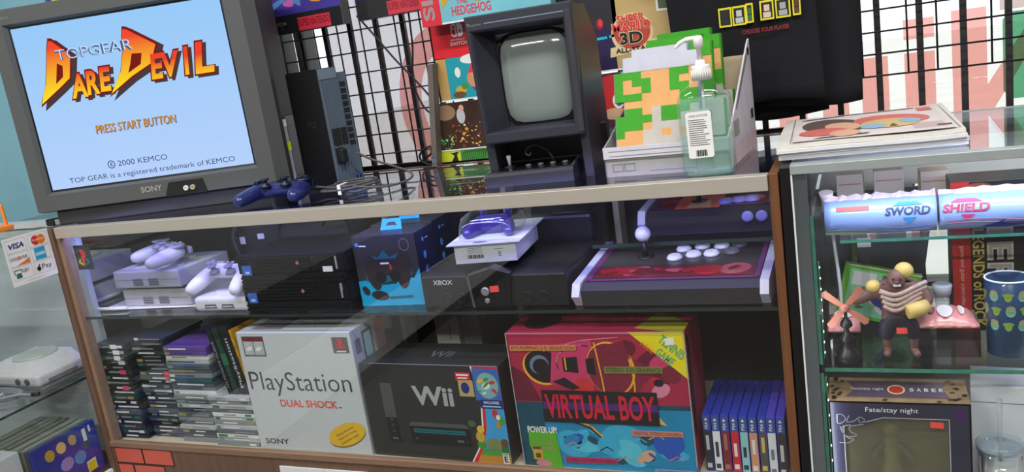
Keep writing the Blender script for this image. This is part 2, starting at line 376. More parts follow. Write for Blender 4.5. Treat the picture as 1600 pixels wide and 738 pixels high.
# ================================================================ main glass display case
t = CASE = thing('display_case', 'long glass display case with brown wooden base and pale metal rail', 'display case', (0, 0, 0))
CREAM = m('cream_laminate', (206, 196, 168), 0.5, var=0.06)
DARKB = m('dark_case_back', (34, 30, 32), 0.35)
RAILM = m('pale_metal_rail', (196, 190, 180), 0.38, 0.35, bump=0.04, stretch=(1, 60, 60), scale=6, var=0.03)
MB().box(1.733, 1.749, -0.003, 0.508, 0, 0.966, WOOD, bev=0.001).build('end_panel', t)
MB().box(-0.346, -0.33, 0.092, 0.508, 0, 0.963, WOODD).build('end_panel', t)
b = MB(); b.box(-0.0295, -0.012, -0.006, 0.03, 0.0, 0.963, WOODD, bev=0.001); b.box(-0.012, 0.0, 0.003, 0.03, 0.372, 0.94, m('pale_wood_edge', (150, 122, 100), 0.5, var=0.1)); b.build('corner_post', t)
MB().box(0.0, 1.732, -0.008, 0.018, 0.937, 0.965, RAILM, bev=0.0012).build('front_rail', t)
MB().box(-0.33, 1.733, 0.490, 0.508, 0.940, 0.9655, m('brown_rail', (92, 74, 62), 0.45), bev=0.001).build('back_rail', t)
MB().box(-0.0295, 1.733, 0.018, 0.490, 0.957, 0.9640, TOPGL).box(-0.33, -0.03, 0.092, 0.490, 0.957, 0.9640, TOPGL).build('glass_top', t)
MB().box(-0.012, 1.733, 0.004, 0.009, 0.373, 0.938, GLASS).build('front_glass', t)
b = MB(); b.box(-0.0295, 1.733, 0.0, 0.012, 0.0, 0.365, WOODD); b.box(-0.0295, 1.733, -0.003, 0.014, 0.358, 0.373, m('wood_cap', (136, 108, 88), 0.45, var=0.12, scale=6, stretch=(1, 20, 20)), bev=0.001); b.build('base_panel', t)
MB().box(-0.0295, 1.733, 0.0125, 0.49, 0.345, 0.365, CREAM).box(-0.33, -0.03, 0.092, 0.49, 0.345, 0.365, CREAM).build('deck', t)
b = MB(); b.box(-0.33, 0.7, 0.484, 0.49, 0.366, 0.956, DARKB); b.box(0.7, 1.733, 0.490, 0.496, 0.366, 0.94, DARKB); b.build('back_door', t)
b = MB(); b.box(-0.33, 0.62, 0.472, 0.483, 0.515, 0.575, CREAM); b.box(-0.33, 0.62, 0.47, 0.483, 0.575, 0.59, m('raw_wood', (156, 118, 76), 0.6, var=0.15)); b.build('back_rail', t)
b = MB(); b.box(-0.025, 1.732, 0.016, 0.42, 0.713, 0.720, GLASS); b.box(-0.32, -0.025, 0.095, 0.42, 0.713, 0.720, GLASS); b.box(-0.02, 1.732, 0.0155, 0.0165, 0.7131, 0.7199, m('smoky_glass_edge', (44, 56, 54), 0.2)); b.build('glass_shelf', t)
b = MB(); b.box(1.335, 1.732, 0.21, 0.47, 0.792, 0.800, GLASS); b.box(1.335, 1.732, 0.2092, 0.2102, 0.7921, 0.7999, m('dim_green_edge', (52, 74, 62), 0.25)); b.build('glass_shelf', t)
for x in (0.33, 0.68, 1.04, 1.325): MB().box(x, x + 0.014, 0.43, 0.484, 0.40, 0.93, m('cream_bracket', (186, 180, 148), 0.5)).build('bracket', t)
# stickers shaped like bricks on the base
BRK = m('brick_sticker', (206, 92, 76), 0.5, var=0.05, scale=6); BRKE = m('brick_outline', (70, 48, 42), 0.5)
for x0, x1, z0, z1 in ((0.0, 0.094, 0.315, 0.355), (0.100, 0.197, 0.315, 0.355), (0.0, 0.05, 0.27, 0.308), (0.057, 0.16, 0.27, 0.308), (0.925, 1.04, 0.295, 0.337), (1.047, 1.16, 0.295, 0.337)):
    b = MB(); b.rect(front(), x0 - 0.004, z0 - 0.004, x1 + 0.004, z1 + 0.004, 0.0006, BRKE); b.rect(front(), x0, z0, x1, z1, 0.0010, BRK); b.build('brick_sticker', t, label='red brick sticker')
# blue-violet LED strips under the front rail
LEDM = glow('led_bead', (150, 160, 255), 9.0)
def led(name_label, x0, x1, y, z, n, power, col=(0.32, 0.30, 1.0)):
    t = thing('led_strip', name_label, 'light strip', ((x0 + x1) / 2, y, z)); L = (x1 - x0) / 2
    MB().box(-L, L, -0.005, 0.005, -0.002, 0.002, m('led_tape', (200, 205, 220), 0.5)).build('tape', t)
    b = MB()
    for k in range(n):
        x = -L + 2 * L * (k + 0.5) / n; b.box(x - 0.003, x + 0.003, -0.003, 0.003, -0.0035, -0.002, LEDM)
    b.build('bead', t, kind='stuff')
    area('led_light', (0, 0, -0.006), (math.radians(35), 0, 0), 2 * L, 0.008, power, col, t)
led('blue glowing LED strip under the front rail of the long case', 0.0, 1.70, 0.028, 0.9535, 60, LED_W)
# white card on the wooden base
t = thing('sign_card', 'white card stuck on the wooden base below the white console box', 'sign', (0.545, -0.0050, 0.16))
MB().box(0, 0.25, 0, 0.004, 0, 0.178, CARD).build('card', t)
b = MB(); b.slab(front(0, 0, 0), [(0.105, 0.13), (0.12, 0.15), (0.112, 0.163), (0.126, 0.160), (0.132, 0.174), (0.139, 0.160), (0.153, 0.163), (0.145, 0.15), (0.16, 0.13), (0.135, 0.137)], 0, 0.0006, RED); b.build('emblem', t, label='red leaf-shaped mark')

# ================================================================ left wing of the counter (its glass faces right)
t = LCASE = thing('display_case', 'white-lined glass display case at the left, carrying the payment sticker', 'display case', (-0.03, -0.5, 0))
LW = m('white_laminate', (204, 212, 216), 0.55, var=0.03, scale=5); PALE = m('pale_frame', (190, 198, 202), 0.4)
MB().box(-0.6, -0.001, 0.572, 0.588, 0.0, 0.958, LW).build('end_panel', t)
b = MB(); b.box(-0.6, 0.0, -2.7, 0.49, 0.0, 0.065, MATTE); b.box(-0.6, 0.010, -2.7, 0.4935, 0.066, 0.295, m('bright_white_laminate', (240, 242, 242), 0.5, var=0.02)); b.build('base', t)
MB().box(-0.6, -0.001, -2.7, 0.571, 0.2955, 0.302, m('shelf_liner', (58, 60, 64), 0.5)).build('deck', t)
MB().box(0.002, 0.007, -2.7, 0.49, 0.302, 0.975, GLASS).build('front_glass', t)
b = MB(); b.box(-0.6, -0.001, -2.7, 0.571, 0.950, 0.956, TOPGL); b.box(-0.6, -0.05, 0.556, 0.588, 0.9585, 0.974, PALE); b.build('glass_top', t)
MB().box(-0.6, -0.04, -2.7, 0.30, 0.845, 0.858, PALE).build('shelf', t, label='pale shelf close under the top')
b = MB(); b.box(-0.6, -0.03, -2.7, 0.565, 0.545, 0.551, GLASS); b.box(-0.031, -0.0295, -2.7, 0.565, 0.5451, 0.5509, m('smoky_glass_edge')); b.build('glass_shelf', t)
# payment sticker on that glass
R = right(-0.022, -0.134, 0.849)
t = thing('payment_sticker', 'white sticker of payment card logos on the left case glass', 'sticker', (0, 0, 0))
b = MB(); b.slab(R, [(0, 0), (0.125, 0), (0.125, 0.119), (0, 0.119)], 0, 0.0008, WHITE); b.build('sticker_sheet', t)
b = MB(); NAVY = m('navy_print', (32, 48, 120), 0.5); ORG = m('orange_print', (240, 120, 40), 0.5); BLU = m('blue_print', (44, 160, 214), 0.5); GRN = m('green_print', (36, 110, 74), 0.5); LG = m('light_grey_print', (200, 204, 206), 0.5)
for u, v in ((0.006, 0.082), (0.066, 0.082), (0.006, 0.048), (0.066, 0.048), (0.006, 0.014), (0.066, 0.014)): b.line(R, [(u, v), (u + 0.053, v), (u + 0.053, v + 0.031), (u, v + 0.031), (u, v)], 0.0012, 0.0012, LG)
b.text(R, 'VISA', 0.012, 0.090, 0.041, 0.014, 0.0014, NAVY, 0.03, 0.25)
b.ell(R, 0.086, 0.097, 0.012, 0.012, 0.0014, RED); b.ell(R, 0.101, 0.097, 0.012, 0.012, 0.0015, ORG); b.text(R, 'MasterCard', 0.077, 0.0955, 0.033, 0.005, 0.0018, WHITE)
b.text(R, 'DISC VER', 0.009, 0.062, 0.046, 0.008, 0.0014, INK); b.ell(R, 0.0325, 0.066, 0.0038, 0.0042, 0.0015, ORG); b.poly(R, [(0.022, 0.049), (0.058, 0.049), (0.058, 0.062), (0.045, 0.056)], 0.0015, ORG)
b.rect(R, 0.075, 0.048, 0.105, 0.078, 0.0014, BLU); b.rect(R, 0.077, 0.058, 0.103, 0.066, 0.0016, m('pale_blue_print', (170, 214, 236), 0.5)); 
b.poly(R, [(0.012, 0.018), (0.028, 0.018), (0.027, 0.03), (0.015, 0.03)], 0.0014, GRN); b.line(R, [(0.012, 0.026), (0.010, 0.038), (0.030, 0.038), (0.030, 0.03)], 0.0022, 0.0014, GRN); b.text(R, 'EBT', 0.034, 0.029, 0.016, 0.008, 0.0014, INK)
b.ell(R, 0.076, 0.026, 0.0055, 0.006, 0.0014, INK); b.ell(R, 0.0785, 0.0345, 0.0016, 0.003, 0.0014, INK, -30); b.text(R, 'Pay', 0.085, 0.019, 0.028, 0.016, 0.0014, INK)
b.line(R, [(0.04, 0.006), (0.09, 0.006)], 0.0016, 0.0012, LG)
b.build('logo_print', t)
# ================================================================ things standing on the counter
ZT = 0.9641
# ---- television
t = thing('television', 'large grey tube television on the counter, showing a racing game title screen', 'television', (-0.039, 0.032, ZT), 16.5)
b = MB()
def trect(x0, x1, z0, z1, y, r=0.0):
    return [(x0, y, z0), (x1, y, z0), (x1, y, z1), (x0, y, z1)]
b.loft([trect(-0.034, 0.640, 0.034, 0.545, 0.012), trect(-0.034, 0.640, 0.034, 0.545, 0.035), trect(-0.024, 0.626, 0.036, 0.540, 0.04), trect(-0.015, 0.612, 0.036, 0.532, 0.20), trect(0.12, 0.50, 0.07, 0.46, 0.34), trect(0.18, 0.42, 0.12, 0.40, 0.38)], m('television_shell', (50, 48, 52), 0.6), smooth=False)
b.build('cabinet', t)
MB().box(0.012, 0.588, 0.0, 0.30, 0.0, 0.036, m('television_foot', (58, 58, 60), 0.55), bev=0.003).build('base', t)
b = MB()
rings = [trect(-0.034, 0.640, 0.034, 0.545, 0.012), trect(-0.026, 0.614, 0.040, 0.540, -0.016), trect(0.009, 0.575, 0.080, 0.504, -0.016), trect(0.017, 0.567, 0.086, 0.498, -0.006)]
b.loft(rings, TVG, False, False, False); b.build('bezel', t)
b = MB(); b.loft([trect(0.017, 0.567, 0.086, 0.498, -0.006), trect(0.021, 0.562, 0.091, 0.493, -0.004)], m('screen_mask', (18, 20, 30), 0.3), False, False, False); b.build('screen_mask', t)
SF = front(0.021, -0.004, 0.091); SW, SH = 0.541, 0.402
b = MB(); b.rect(SF, 0, 0, SW, SH, 0, glow('screen_blue', (182, 210, 252), 1.0, (2, 0.09, 0.5, (152, 202, 248)))); scr = b.build('screen', t, label='lit pale blue screen')
def S2(u, v): return (u * SW, (1 - v) * SH)
dk = glow('screen_shadow', (74, 58, 60)); oln = glow('screen_maroon', (120, 30, 24)); fire = glow('screen_fire', (255, 226, 40), 1.0, (2, 0.315, 0.435, (238, 76, 50))); fire2 = glow('screen_fire_letters', (255, 200, 40), 1.0, (2, 0.322, 0.368, (236, 70, 46))); gold = glow('screen_gold', (206, 140, 30)); navy = glow('screen_navy', (60, 72, 110)); slate = glow('screen_slate', (70, 92, 130)); paleb = glow('screen_pale', (200, 222, 250))
b = MB()
def shape(pts, layer, mat, grow=0, dx=0, dy=0):
    P = [S2(*p) for p in pts]; cx = sum(p[0] for p in P) / len(P); cy = sum(p[1] for p in P) / len(P)
    P = [((p[0] - cx) * (1 + grow) + cx + dx, (p[1] - cy) * (1 + grow) + cy + dy) for p in P]; b.poly(SF, P, 0.0006 + 0.0003 * layer, mat)
D1 = [(0.165, 0.10), (0.182, 0.105), (0.255, 0.20), (0.225, 0.335), (0.165, 0.385), (0.062, 0.465), (0.075, 0.42), (0.105, 0.35), (0.135, 0.22), (0.15, 0.15)]
D1i = [(0.182, 0.24), (0.205, 0.26), (0.195, 0.32), (0.155, 0.355), (0.168, 0.30)]
D2 = [(0.527, 0.10), (0.545, 0.105), (0.665, 0.215), (0.625, 0.32), (0.52, 0.38), (0.405, 0.465), (0.43, 0.42), (0.475, 0.34), (0.505, 0.23), (0.515, 0.15)]
D2i = [(0.545, 0.25), (0.59, 0.255), (0.575, 0.315), (0.51, 0.355), (0.53, 0.30)]
for D in (D1, D2): shape(D, 0, dk, 0.13, 0.010, -0.008)
for D in (D1, D2): shape(D, 2, oln, 0.10)
for D in (D1, D2): shape(D, 3, fire)
for D in (D1i, D2i): shape(D, 4, oln, 0.05)
def word(s, u, v, w, h, sh):
    x, y = S2(u, v + h); W_, H_ = w * SW, h * SH
    b.text(SF, s, x + 0.004, y - 0.009, W_ + 0.006, H_ + 0.006, 0.0007, dk, 0.06, sh); b.text(SF, s, x - 0.004, y - 0.004, W_ + 0.008, H_ + 0.008, 0.0013, oln, 0.06, sh); b.text(SF, s, x, y, W_, H_, 0.0016, fire2, 0.035, sh)
for ch, u, v, w, h in (('A', 0.215, 0.315, 0.078, 0.145), ('R', 0.292, 0.308, 0.062, 0.145), ('E', 0.358, 0.300, 0.066, 0.145), ('E', 0.612, 0.268, 0.070, 0.150), ('V', 0.676, 0.268, 0.086, 0.150), ('I', 0.772, 0.255, 0.036, 0.165), ('L', 0.820, 0.240, 0.095, 0.185)): word(ch, u, v, w, h, 0.2)
x, y = S2(0.185, 0.225); b.text(SF, 'TOPGEAR', x, y, 0.37 * SW, 0.062 * SH, 0.0022, slate, 0.03); b.text(SF, 'TOPGEAR', x + 0.001, y + 0.001, 0.37 * SW, 0.062 * SH, 0.0025, paleb, -0.012)
b.build('title_logo', scr); b = MB()
x, y = S2(0.285, 0.69); b.text(SF, 'PRESS START BUTTON', x + 0.002, y - 0.002, 0.395 * SW, 0.052 * SH, 0.0008, slate, 0.0, 0.15); b.text(SF, 'PRESS START BUTTON', x, y, 0.395 * SW, 0.052 * SH, 0.0011, gold, 0.01, 0.15)
b.build('prompt_lettering', scr); b = MB()
x, y = S2(0.352, 0.905); b.text(SF, '2000 KEMCO', x, y, 0.245 * SW, 0.034 * SH, 0.0008, navy, 0.0); 
x, y = S2(0.32, 0.889); pts = [(x + 0.009 * math.cos(k * math.pi / 12), y + 0.009 * math.sin(k * math.pi / 12)) for k in range(25)]; b.line(SF, pts, 0.0022, 0.0008, navy); b.text(SF, 'c', x - 0.0035, y - 0.0045, 0.007, 0.009, 0.0008, navy, 0.02)
x, y = S2(0.095, 0.982); b.text(SF, 'TOP GEAR is a registered trademark of KEMCO', x, y, 0.82 * SW, 0.042 * SH, 0.0008, navy, 0.0)
b.build('caption_lettering', scr)
BF = front(0, -0.016, 0)
b = MB(); b.text(BF, 'SONY', 0.262, 0.056, 0.056, 0.0145, 0.0006, m('silver_lettering', (196, 192, 182), 0.3, 0.4), 0.02); b.text(BF, 'Trinitron', 0.002, 0.518, 0.030, 0.007, 0.0006, m('dim_lettering', (140, 142, 140), 0.4)); b.build('lettering', t)
b = MB(); b.slab(BF, [(0.322, 0.038), (0.435, 0.038), (0.428, 0.073), (0.338, 0.073)], 0.0, 0.0012, m('jack_recess', (34, 36, 38), 0.4)); b.build('jack_panel', t)
b = MB()
for u, mm in ((0.382, CARD), (0.400, m('jack_yellow', (190, 180, 140), 0.4))): b.lathe([(0.0065, 0), (0.0065, 0.006), (0.0035, 0.007), (0.003, 0.003)], mm, BF @ T(u, 0.054, 0.001), 14)
b.build('jack', t)
# box lying on the television
t = thing('game_box', 'flat coloured box lying on top of the television', 'box', (0.02, 0.12, ZT + 0.5405), 16.5)
MB().box(0, 0.34, 0, 0.2, 0, 0.035, m('lavender_card', (196, 190, 214), 0.6), bev=0.001).build('carton', t)
b = MB(); b.rect(front(0, 0, 0), 0.0, 0.0, 0.05, 0.035, 0.0005, m('teal_print', (40, 130, 150), 0.5)); b.ell(front(0, 0, 0), 0.03, 0.014, 0.012, 0.008, 0.001, m('lime_print', (170, 200, 40), 0.5)); b.ell(front(0, 0, 0), 0.012, 0.02, 0.008, 0.01, 0.0008, m('deep_blue_print', (30, 60, 150), 0.5)); b.build('print', t)

# ---- upright black console
t = thing('game_console', 'tall black game console standing upright on the counter beside the television', 'game console', (0.731, 0.189, ZT), 60)
SLATE = m('slate_plastic', (92, 106, 122), 0.4); SHELL = m('console_black', (16, 16, 19), 0.55, spec=0.25)
b = MB(); b.box(0.0, 0.050, 0.0, 0.182, 0.0, 0.292, SHELL, bev=0.002); b.box(0.050, 0.078, 0.012, 0.176, 0.006, 0.278, SHELL, bev=0.002); b.build('housing', t)
PF = front(0, 0, 0)
b = MB(); b.slab(PF, [(0.001, 0.001), (0.049, 0.001), (0.049, 0.291), (0.001, 0.291)], 0, 0.001, SLATE)
for k in range(6): b.box(0.004 + k * 0.0082, 0.0066 + k * 0.0082, -0.0035, -0.001, 0.004, 0.262, SLATE)
b.box(0.003, 0.047, -0.003, -0.001, 0.266, 0.289, m('slate_light', (108, 124, 140), 0.35)); b.build('front_panel', t, label='ridged slate front')
b = MB(); b.slab(front(0, 0.012, 0), [(0.051, 0.007), (0.077, 0.007), (0.077, 0.277), (0.051, 0.277)], 0, 0.001, SLATE); b.build('lower_panel', t)
b = MB()
for k in range(10): 
    z = 0.105 + k * 0.0155
    for q in range(3): b.box(0.058, 0.072, 0.0095, 0.0112, z + q * 0.004, z + q * 0.004 + 0.0025, MATTE)
b.build('vent', t)
b = MB(); b.box(0.010, 0.030, -0.006, -0.001, 0.112, 0.150, MATTE); b.box(0.010, 0.030, -0.006, -0.001, 0.066, 0.104, MATTE); b.box(0.034, 0.046, -0.006, -0.001, 0.112, 0.15, MATTE); b.build('controller_port', t)
b = MB(); b.box(0.012, 0.028, -0.028, -0.005, 0.070, 0.102, BLACK, bev=0.003); b.build('controller_plug', t)
b = MB(); b.box(0.055, 0.073, 0.008, 0.0115, 0.012, 0.034, m('usb_blue', (70, 104, 180), 0.4)); b.box(0.058, 0.0625, 0.0075, 0.009, 0.015, 0.031, MATTE); b.box(0.0655, 0.070, 0.0075, 0.009, 0.015, 0.031, MATTE); b.build('usb_port', t)
b = MB(); LFc = FR((0, 0.0, 0), (0, -1, 0), (0, 0, 1)); b.text(LFc, 'PS2', -0.10, 0.155, 0.045, 0.015, 0.0006, m('dark_blue_lettering', (44, 50, 66), 0.3)); b.build('lettering', t)
b = MB(); b.box(0.02, 0.078, -0.02, 0.14, 0.0, 0.0045, m('blue_stand', (60, 120, 220), 0.35), bev=0.002); b.build('stand', t, label='translucent blue stand')

# ---- upright thin game case with yellow sticker
t = thing('game_case', 'slim game case with a yellow price label standing beside the television', 'game case', (0.5475, 0.262, ZT), 16.5)
MB().box(0, 0.014, 0, 0.13, 0, 0.19, m('dark_clear_case', (70, 72, 84), 0.25), bev=0.0012).build('case', t)
b = MB(); b.rect(PF, 0.003, 0.0, 0.0125, 0.165, 0.0006, m('pale_spine', (176, 180, 200), 0.4)); b.rect(PF, 0.001, 0.166, 0.0135, 0.184, 0.0006, WHITE); b.build('spine_print', t)
b = MB(); b.rect(PF, 0.0, 0.105, 0.0145, 0.128, 0.0012, m('lime_label', (206, 240, 20), 0.5)); b.build('price_label', t, label='bright yellow-green label')

# ---- dual-grip game pads
def gamepad(t, shell, trim, grip=1.0):
    V = [(0, 0, 0.024), (-0.035, 0.004, 0.026), (-0.058, 0.004, 0.025), (-0.066, -0.032, 0.021), (-0.072, -0.064, 0.016), (-0.075, -0.084, 0.013), (0.035, 0.004, 0.026), (0.058, 0.004, 0.025), (0.066, -0.032, 0.021), (0.072, -0.064, 0.016), (0.075, -0.084, 0.013)]
    E = [(0, 1), (1, 2), (2, 3), (3, 4), (4, 5), (0, 6), (6, 7), (7, 8), (8, 9), (9, 10)]
    Rr = [(0.024, 0.017), (0.026, 0.018), (0.029, 0.02), (0.024, 0.02), (0.021, 0.018), (0.012, 0.012), (0.026, 0.018), (0.029, 0.02), (0.024, 0.02), (0.021, 0.018), (0.012, 0.012)]
    skin(V, E, Rr, shell, 2).build('shell', t)
    b = MB(); b.lathe([(0.020, 0.036), (0.020, 0.044), (0.017, 0.0455)], trim, T(0.058, 0.006, 0)); b.build('button_pad', t)
    for dx, dy in ((0.0105, 0), (-0.0105, 0), (0, 0.0105), (0, -0.0105)): MB().lathe([(0.0045, 0.045), (0.0045, 0.049), (0.003, 0.050)], trim, T(0.058 + dx, 0.006 + dy, 0), 12).build('button', t)
    b = MB(); b.box(-0.072, -0.044, 0.0015, 0.0105, 0.042, 0.0485, trim, bev=0.001); b.box(-0.0625, -0.0535, -0.008, 0.020, 0.042, 0.0485, trim, bev=0.001); b.build('direction_pad', t)
    for sx in (-1, 1): MB().lathe([(0.014, 0.034), (0.012, 0.040), (0.006, 0.043), (0.006, 0.050), (0.0115, 0.052), (0.0115, 0.055), (0.008, 0.0545)], trim, T(sx * 0.027, -0.020, 0), 16).build('thumbstick', t)
    for sx in (-1, 1): MB().box(sx * 0.058 - 0.014, sx * 0.058 + 0.014, 0.028, 0.040, 0.016, 0.034, trim, bev=0.004).build('shoulder_button', t)
    b = MB(); b.box(-0.012, -0.004, 0.010, 0.016, 0.042, 0.0455, trim); b.box(0.004, 0.012, 0.010, 0.016, 0.042, 0.0455, trim); b.build('menu_button', t)
NAVYP = m('navy_translucent_plastic', (38, 48, 108), 0.22, var=0.05, coat=0.4); NAVYD = m('navy_trim', (26, 30, 62), 0.35)
t = thing('game_controller', 'dark blue game controller lying on the counter in front of the television', 'game controller', (0.608, 0.135, ZT + 0.004), 6)
gamepad(t, NAVYP, NAVYD)
pts = spline([(0.02, 0.035, 0.022), (0.09, 0.05, 0.01), (0.18, -0.02, 0.006), (0.22, -0.03, 0.006), (0.245, 0.03, 0.007), (0.20, 0.06, 0.008), (0.13, 0.01, 0.011), (0.12, -0.025, 0.012), (0.18, -0.035, 0.013), (0.235, 0.01, 0.014), (0.22, 0.06, 0.015), (0.15, 0.035, 0.017), (0.125, -0.01, 0.018), (0.185, -0.03, 0.019), (0.235, 0.025, 0.02), (0.20, 0.065, 0.021), (0.14, 0.02, 0.022), (0.17, -0.02, 0.021), (0.26, -0.005, 0.006), (0.30, 0.06, 0.006), (0.29, 0.10, 0.02), (0.215, 0.075, 0.06), (0.183, 0.062, 0.083)], 7)
MB().tube(pts, 0.0028, m('grey_cord', (84, 82, 84), 0.5), 7).build('cord', t, label='coiled grey cord')
b = MB(); b.box(0.168, 0.176, -0.036, 0.0, 0.0225, 0.0245, WHITE); b.box(0.168, 0.176, -0.038, -0.036, 0.002, 0.0245, WHITE); b.build('cord_tie', t, label='white tie round the cord')

# ---- upright arcade monitor console
t = thing('arcade_monitor', 'black portrait tabletop arcade machine with a blank grey screen on the counter', 'game machine', (1.166, 0.085, ZT), 6)
VB = m('charcoal_plastic', (52, 54, 66), 0.38, bump=0.04, scale=500); VD = m('charcoal_dark', (18, 18, 22), 0.5)
b = MB()
prof = [(0.066, 0.0), (0.066, 0.093), (0.066, 0.093), (0.066, 0.342), (0.13, 0.342), (0.235, 0.27), (0.25, 0.08), (0.25, 0.0)]
SP = right(0.028, 0, 0); b.slab(SP, prof[2:6] + [(0.25, 0.08), (0.25, 0.093)], 0, 0.170, VB)
for x in (0.004, 0.2035): b.slab(right(x, 0, 0), [(0.03, 0.0), (0.022, 0.093), (0.026, 0.34), (0.135, 0.34), (0.238, 0.27), (0.255, 0.06), (0.255, 0.0)], 0, 0.0175, VB)
b.box(0.028, 0.196, 0.10, 0.25, 0.0, 0.093, VD); b.build('cabinet', t)
b = MB()
def vr(x0, x1, z0, z1, y, tp=0.0): return [(x0 + tp, y, z0), (x1 - tp, y, z0), (x1, y, z1), (x0, y, z1)]
b.loft([vr(0.003, 0.223, 0.090, 0.343, 0.03, 0.006), vr(0.003, 0.223, 0.088, 0.345, 0.004, 0.006), vr(0.007, 0.220, 0.092, 0.342, -0.001, 0.006), vr(0.012, 0.206, 0.108, 0.317, -0.001, 0.004), vr(0.016, 0.203, 0.111, 0.313, 0.003, 0.004), vr(0.044, 0.202, 0.114, 0.306, 0.058, 0.002), vr(0.046, 0.20, 0.115, 0.304, 0.060, 0.002)], VB, False, False, False); b.build('hood', t)
b = MB(); b.box(0.2075, 0.2185, -0.0022, 0.0, 0.095, 0.33, m('charcoal_face', (54, 54, 60), 0.5), bev=0.0008); b.build('side_trim', t)
# tube face: rounded rectangle bulging forward
b = MB()
def rrect(cx_, cz, hw, hh, y, n=36, p=5.0):
    o = []
    for k in range(n):
        a = 2 * math.pi * k / n; c, d = math.cos(a), math.sin(a); q = (abs(c) ** p + abs(d) ** p) ** (-1 / p); o.append((cx_ + hw * c * q, y, cz + hh * d * q))
    return o
b.loft([rrect(0.122, 0.2085, 0.080, 0.096, 0.0595), rrect(0.122, 0.2085, 0.074, 0.091, 0.058)], VD, False, False, False); b.build('screen_surround', t)
b = MB(); b.loft([rrect(0.122, 0.2085, 0.072, 0.089, 0.058), rrect(0.122, 0.2085, 0.067, 0.083, 0.054), rrect(0.122, 0.2085, 0.050, 0.062, 0.050), rrect(0.122, 0.2085, 0.024, 0.03, 0.0475), rrect(0.122, 0.2085, 0.002, 0.003, 0.047)], m('tube_glass', (138, 150, 148), 0.12, var=0.02, coat=1.0), False, True, True); b.build('screen', t, label='blank grey tube face')
VF = front(0, -0.001, 0)
b = MB(); b.line(VF, [(0.045, 0.3275), (0.205, 0.3275)], 0.0022, 0.0007, m('pale_blue_trim', (120, 140, 160), 0.4)); b.text(VF, 'Vectrex', 0.011, 0.3245, 0.028, 0.006, 0.0007, m('grey_lettering', (130, 132, 136), 0.4)); b.poly(VF, [(0.009, 0.331), (0.013, 0.331), (0.011, 0.325)], 0.0009, m('grey_lettering')); b.build('lettering', t)
b = MB()
for k in range(10): b.box(0.05 + k * 0.006, 0.0535 + k * 0.006, 0.0975, 0.1, 0.062, 0.078, BLACK)
b.build('speaker_grille', t)
b = MB(); b.slab(right(0, 0, 0), [(-0.006, 0.0), (-0.006, 0.022), (0.0, 0.028), (0.088, 0.036), (0.09, 0.0)], 0.0, 0.186, VB); pad = b.build('control_panel', t)
PT = FR((0.0, 0.0, 0.0285), (1, 0, 0), (0, 0.088, 0.008))
b = MB(); b.slab(PT, [(0.006, 0.004), (0.18, 0.004), (0.18, 0.082), (0.006, 0.082)], 0, 0.0008, m('panel_sheet', (22, 22, 26), 0.2, coat=0.6)); b.line(PT, [(0.004, 0.002), (0.182, 0.002), (0.182, 0.084), (0.004, 0.084), (0.004, 0.002)], 0.0014, 0.0012, m('grey_lettering')); b.build('panel_sheet', pad)
b = MB(); b.lathe([(0.0035, 0), (0.0035, 0.012), (0.0055, 0.022), (0.004, 0.024)], CARD, PT @ T(0.042, 0.045, 0.0008), 10); b.lathe([(0.013, 0.0), (0.013, 0.002), (0.009, 0.003)], BLACK, PT @ T(0.042, 0.045, 0.0005), 16); b.build('joystick', pad, label='white joystick stub')
for k in range(4): MB().lathe([(0.0062, 0), (0.0062, 0.003), (0.004, 0.004)], m('button_grey', (96, 98, 104), 0.3), PT @ T(0.085 + k * 0.026, 0.035, 0.0008), 14).build('button', pad)
MB().tube(spline([(0.128, 0.086, 0.032), (0.118, 0.075, 0.056), (0.095, 0.068, 0.070), (0.076, 0.066, 0.064), (0.074, 0.066, 0.054), (0.081, 0.066, 0.05), (0.085, 0.066, 0.056)], 6), 0.0022, m('grey_cord'), 7).build('cord', t, label='curled cord')
b = MB(); RS = right(0.220, 0, 0); b.slab(RS, [(0.150, 0.052), (0.225, 0.048), (0.225, 0.088), (0.150, 0.092)], 0.0, 0.0015, MATTE); b.line(RS, [(0.225, 0.046), (0.225, 0.086), (0.150, 0.092)], 0.003, 0.003, m('grey_lettering')); b.build('carry_handle', t)

# ---- counter display carton with foam cut-outs
t = thing('display_carton', 'grey and white counter carton holding the green foam cut-outs', 'display carton', (1.418, 0.100, ZT), -3)
CG = m('warm_grey_card', (160, 158, 154), 0.6); CW = m('lavender_white_card', (214, 212, 224), 0.6)
CWd, CDp = 0.242, 0.295
b = MB(); b.box(0, CWd, 0, 0.003, 0, 0.036, CG); b.box(0, CWd, -0.004, 0.003, 0.036, 0.058, CW); b.box(0, CWd, 0.003, CDp, 0, 0.003, CG); b.box(0.004, CWd - 0.004, 0.004, CDp - 0.004, 0.034, 0.037, CW); b.box(0.004, CWd - 0.004, 0.092, 0.155, 0.037, 0.047, CW); b.box(0.004, CWd - 0.004, 0.172, 0.25, 0.037, 0.055, CW); b.box(0, CWd, CDp - 0.003, CDp, 0.003, 0.19, m('kraft_card', (196, 180, 150), 0.7)); b.build('tray', t)
side = [(0, 0.0), (CDp, 0.0), (CDp, 0.222), (CDp - 0.02, 0.215), (0.04, 0.075), (0.0, 0.058)]
b = MB(); b.slab(right(0, 0, 0), [(0, 0.0), (CDp, 0.0), (CDp, 0.17), (0.04, 0.07), (0.0, 0.058)], 0.0, 0.003, CG); b.build('side_panel', t)
b = MB(); b.slab(right(CWd - 0.003, 0, 0), side, 0.0, 0.003, CW); RP = right(CWd, 0, 0); 
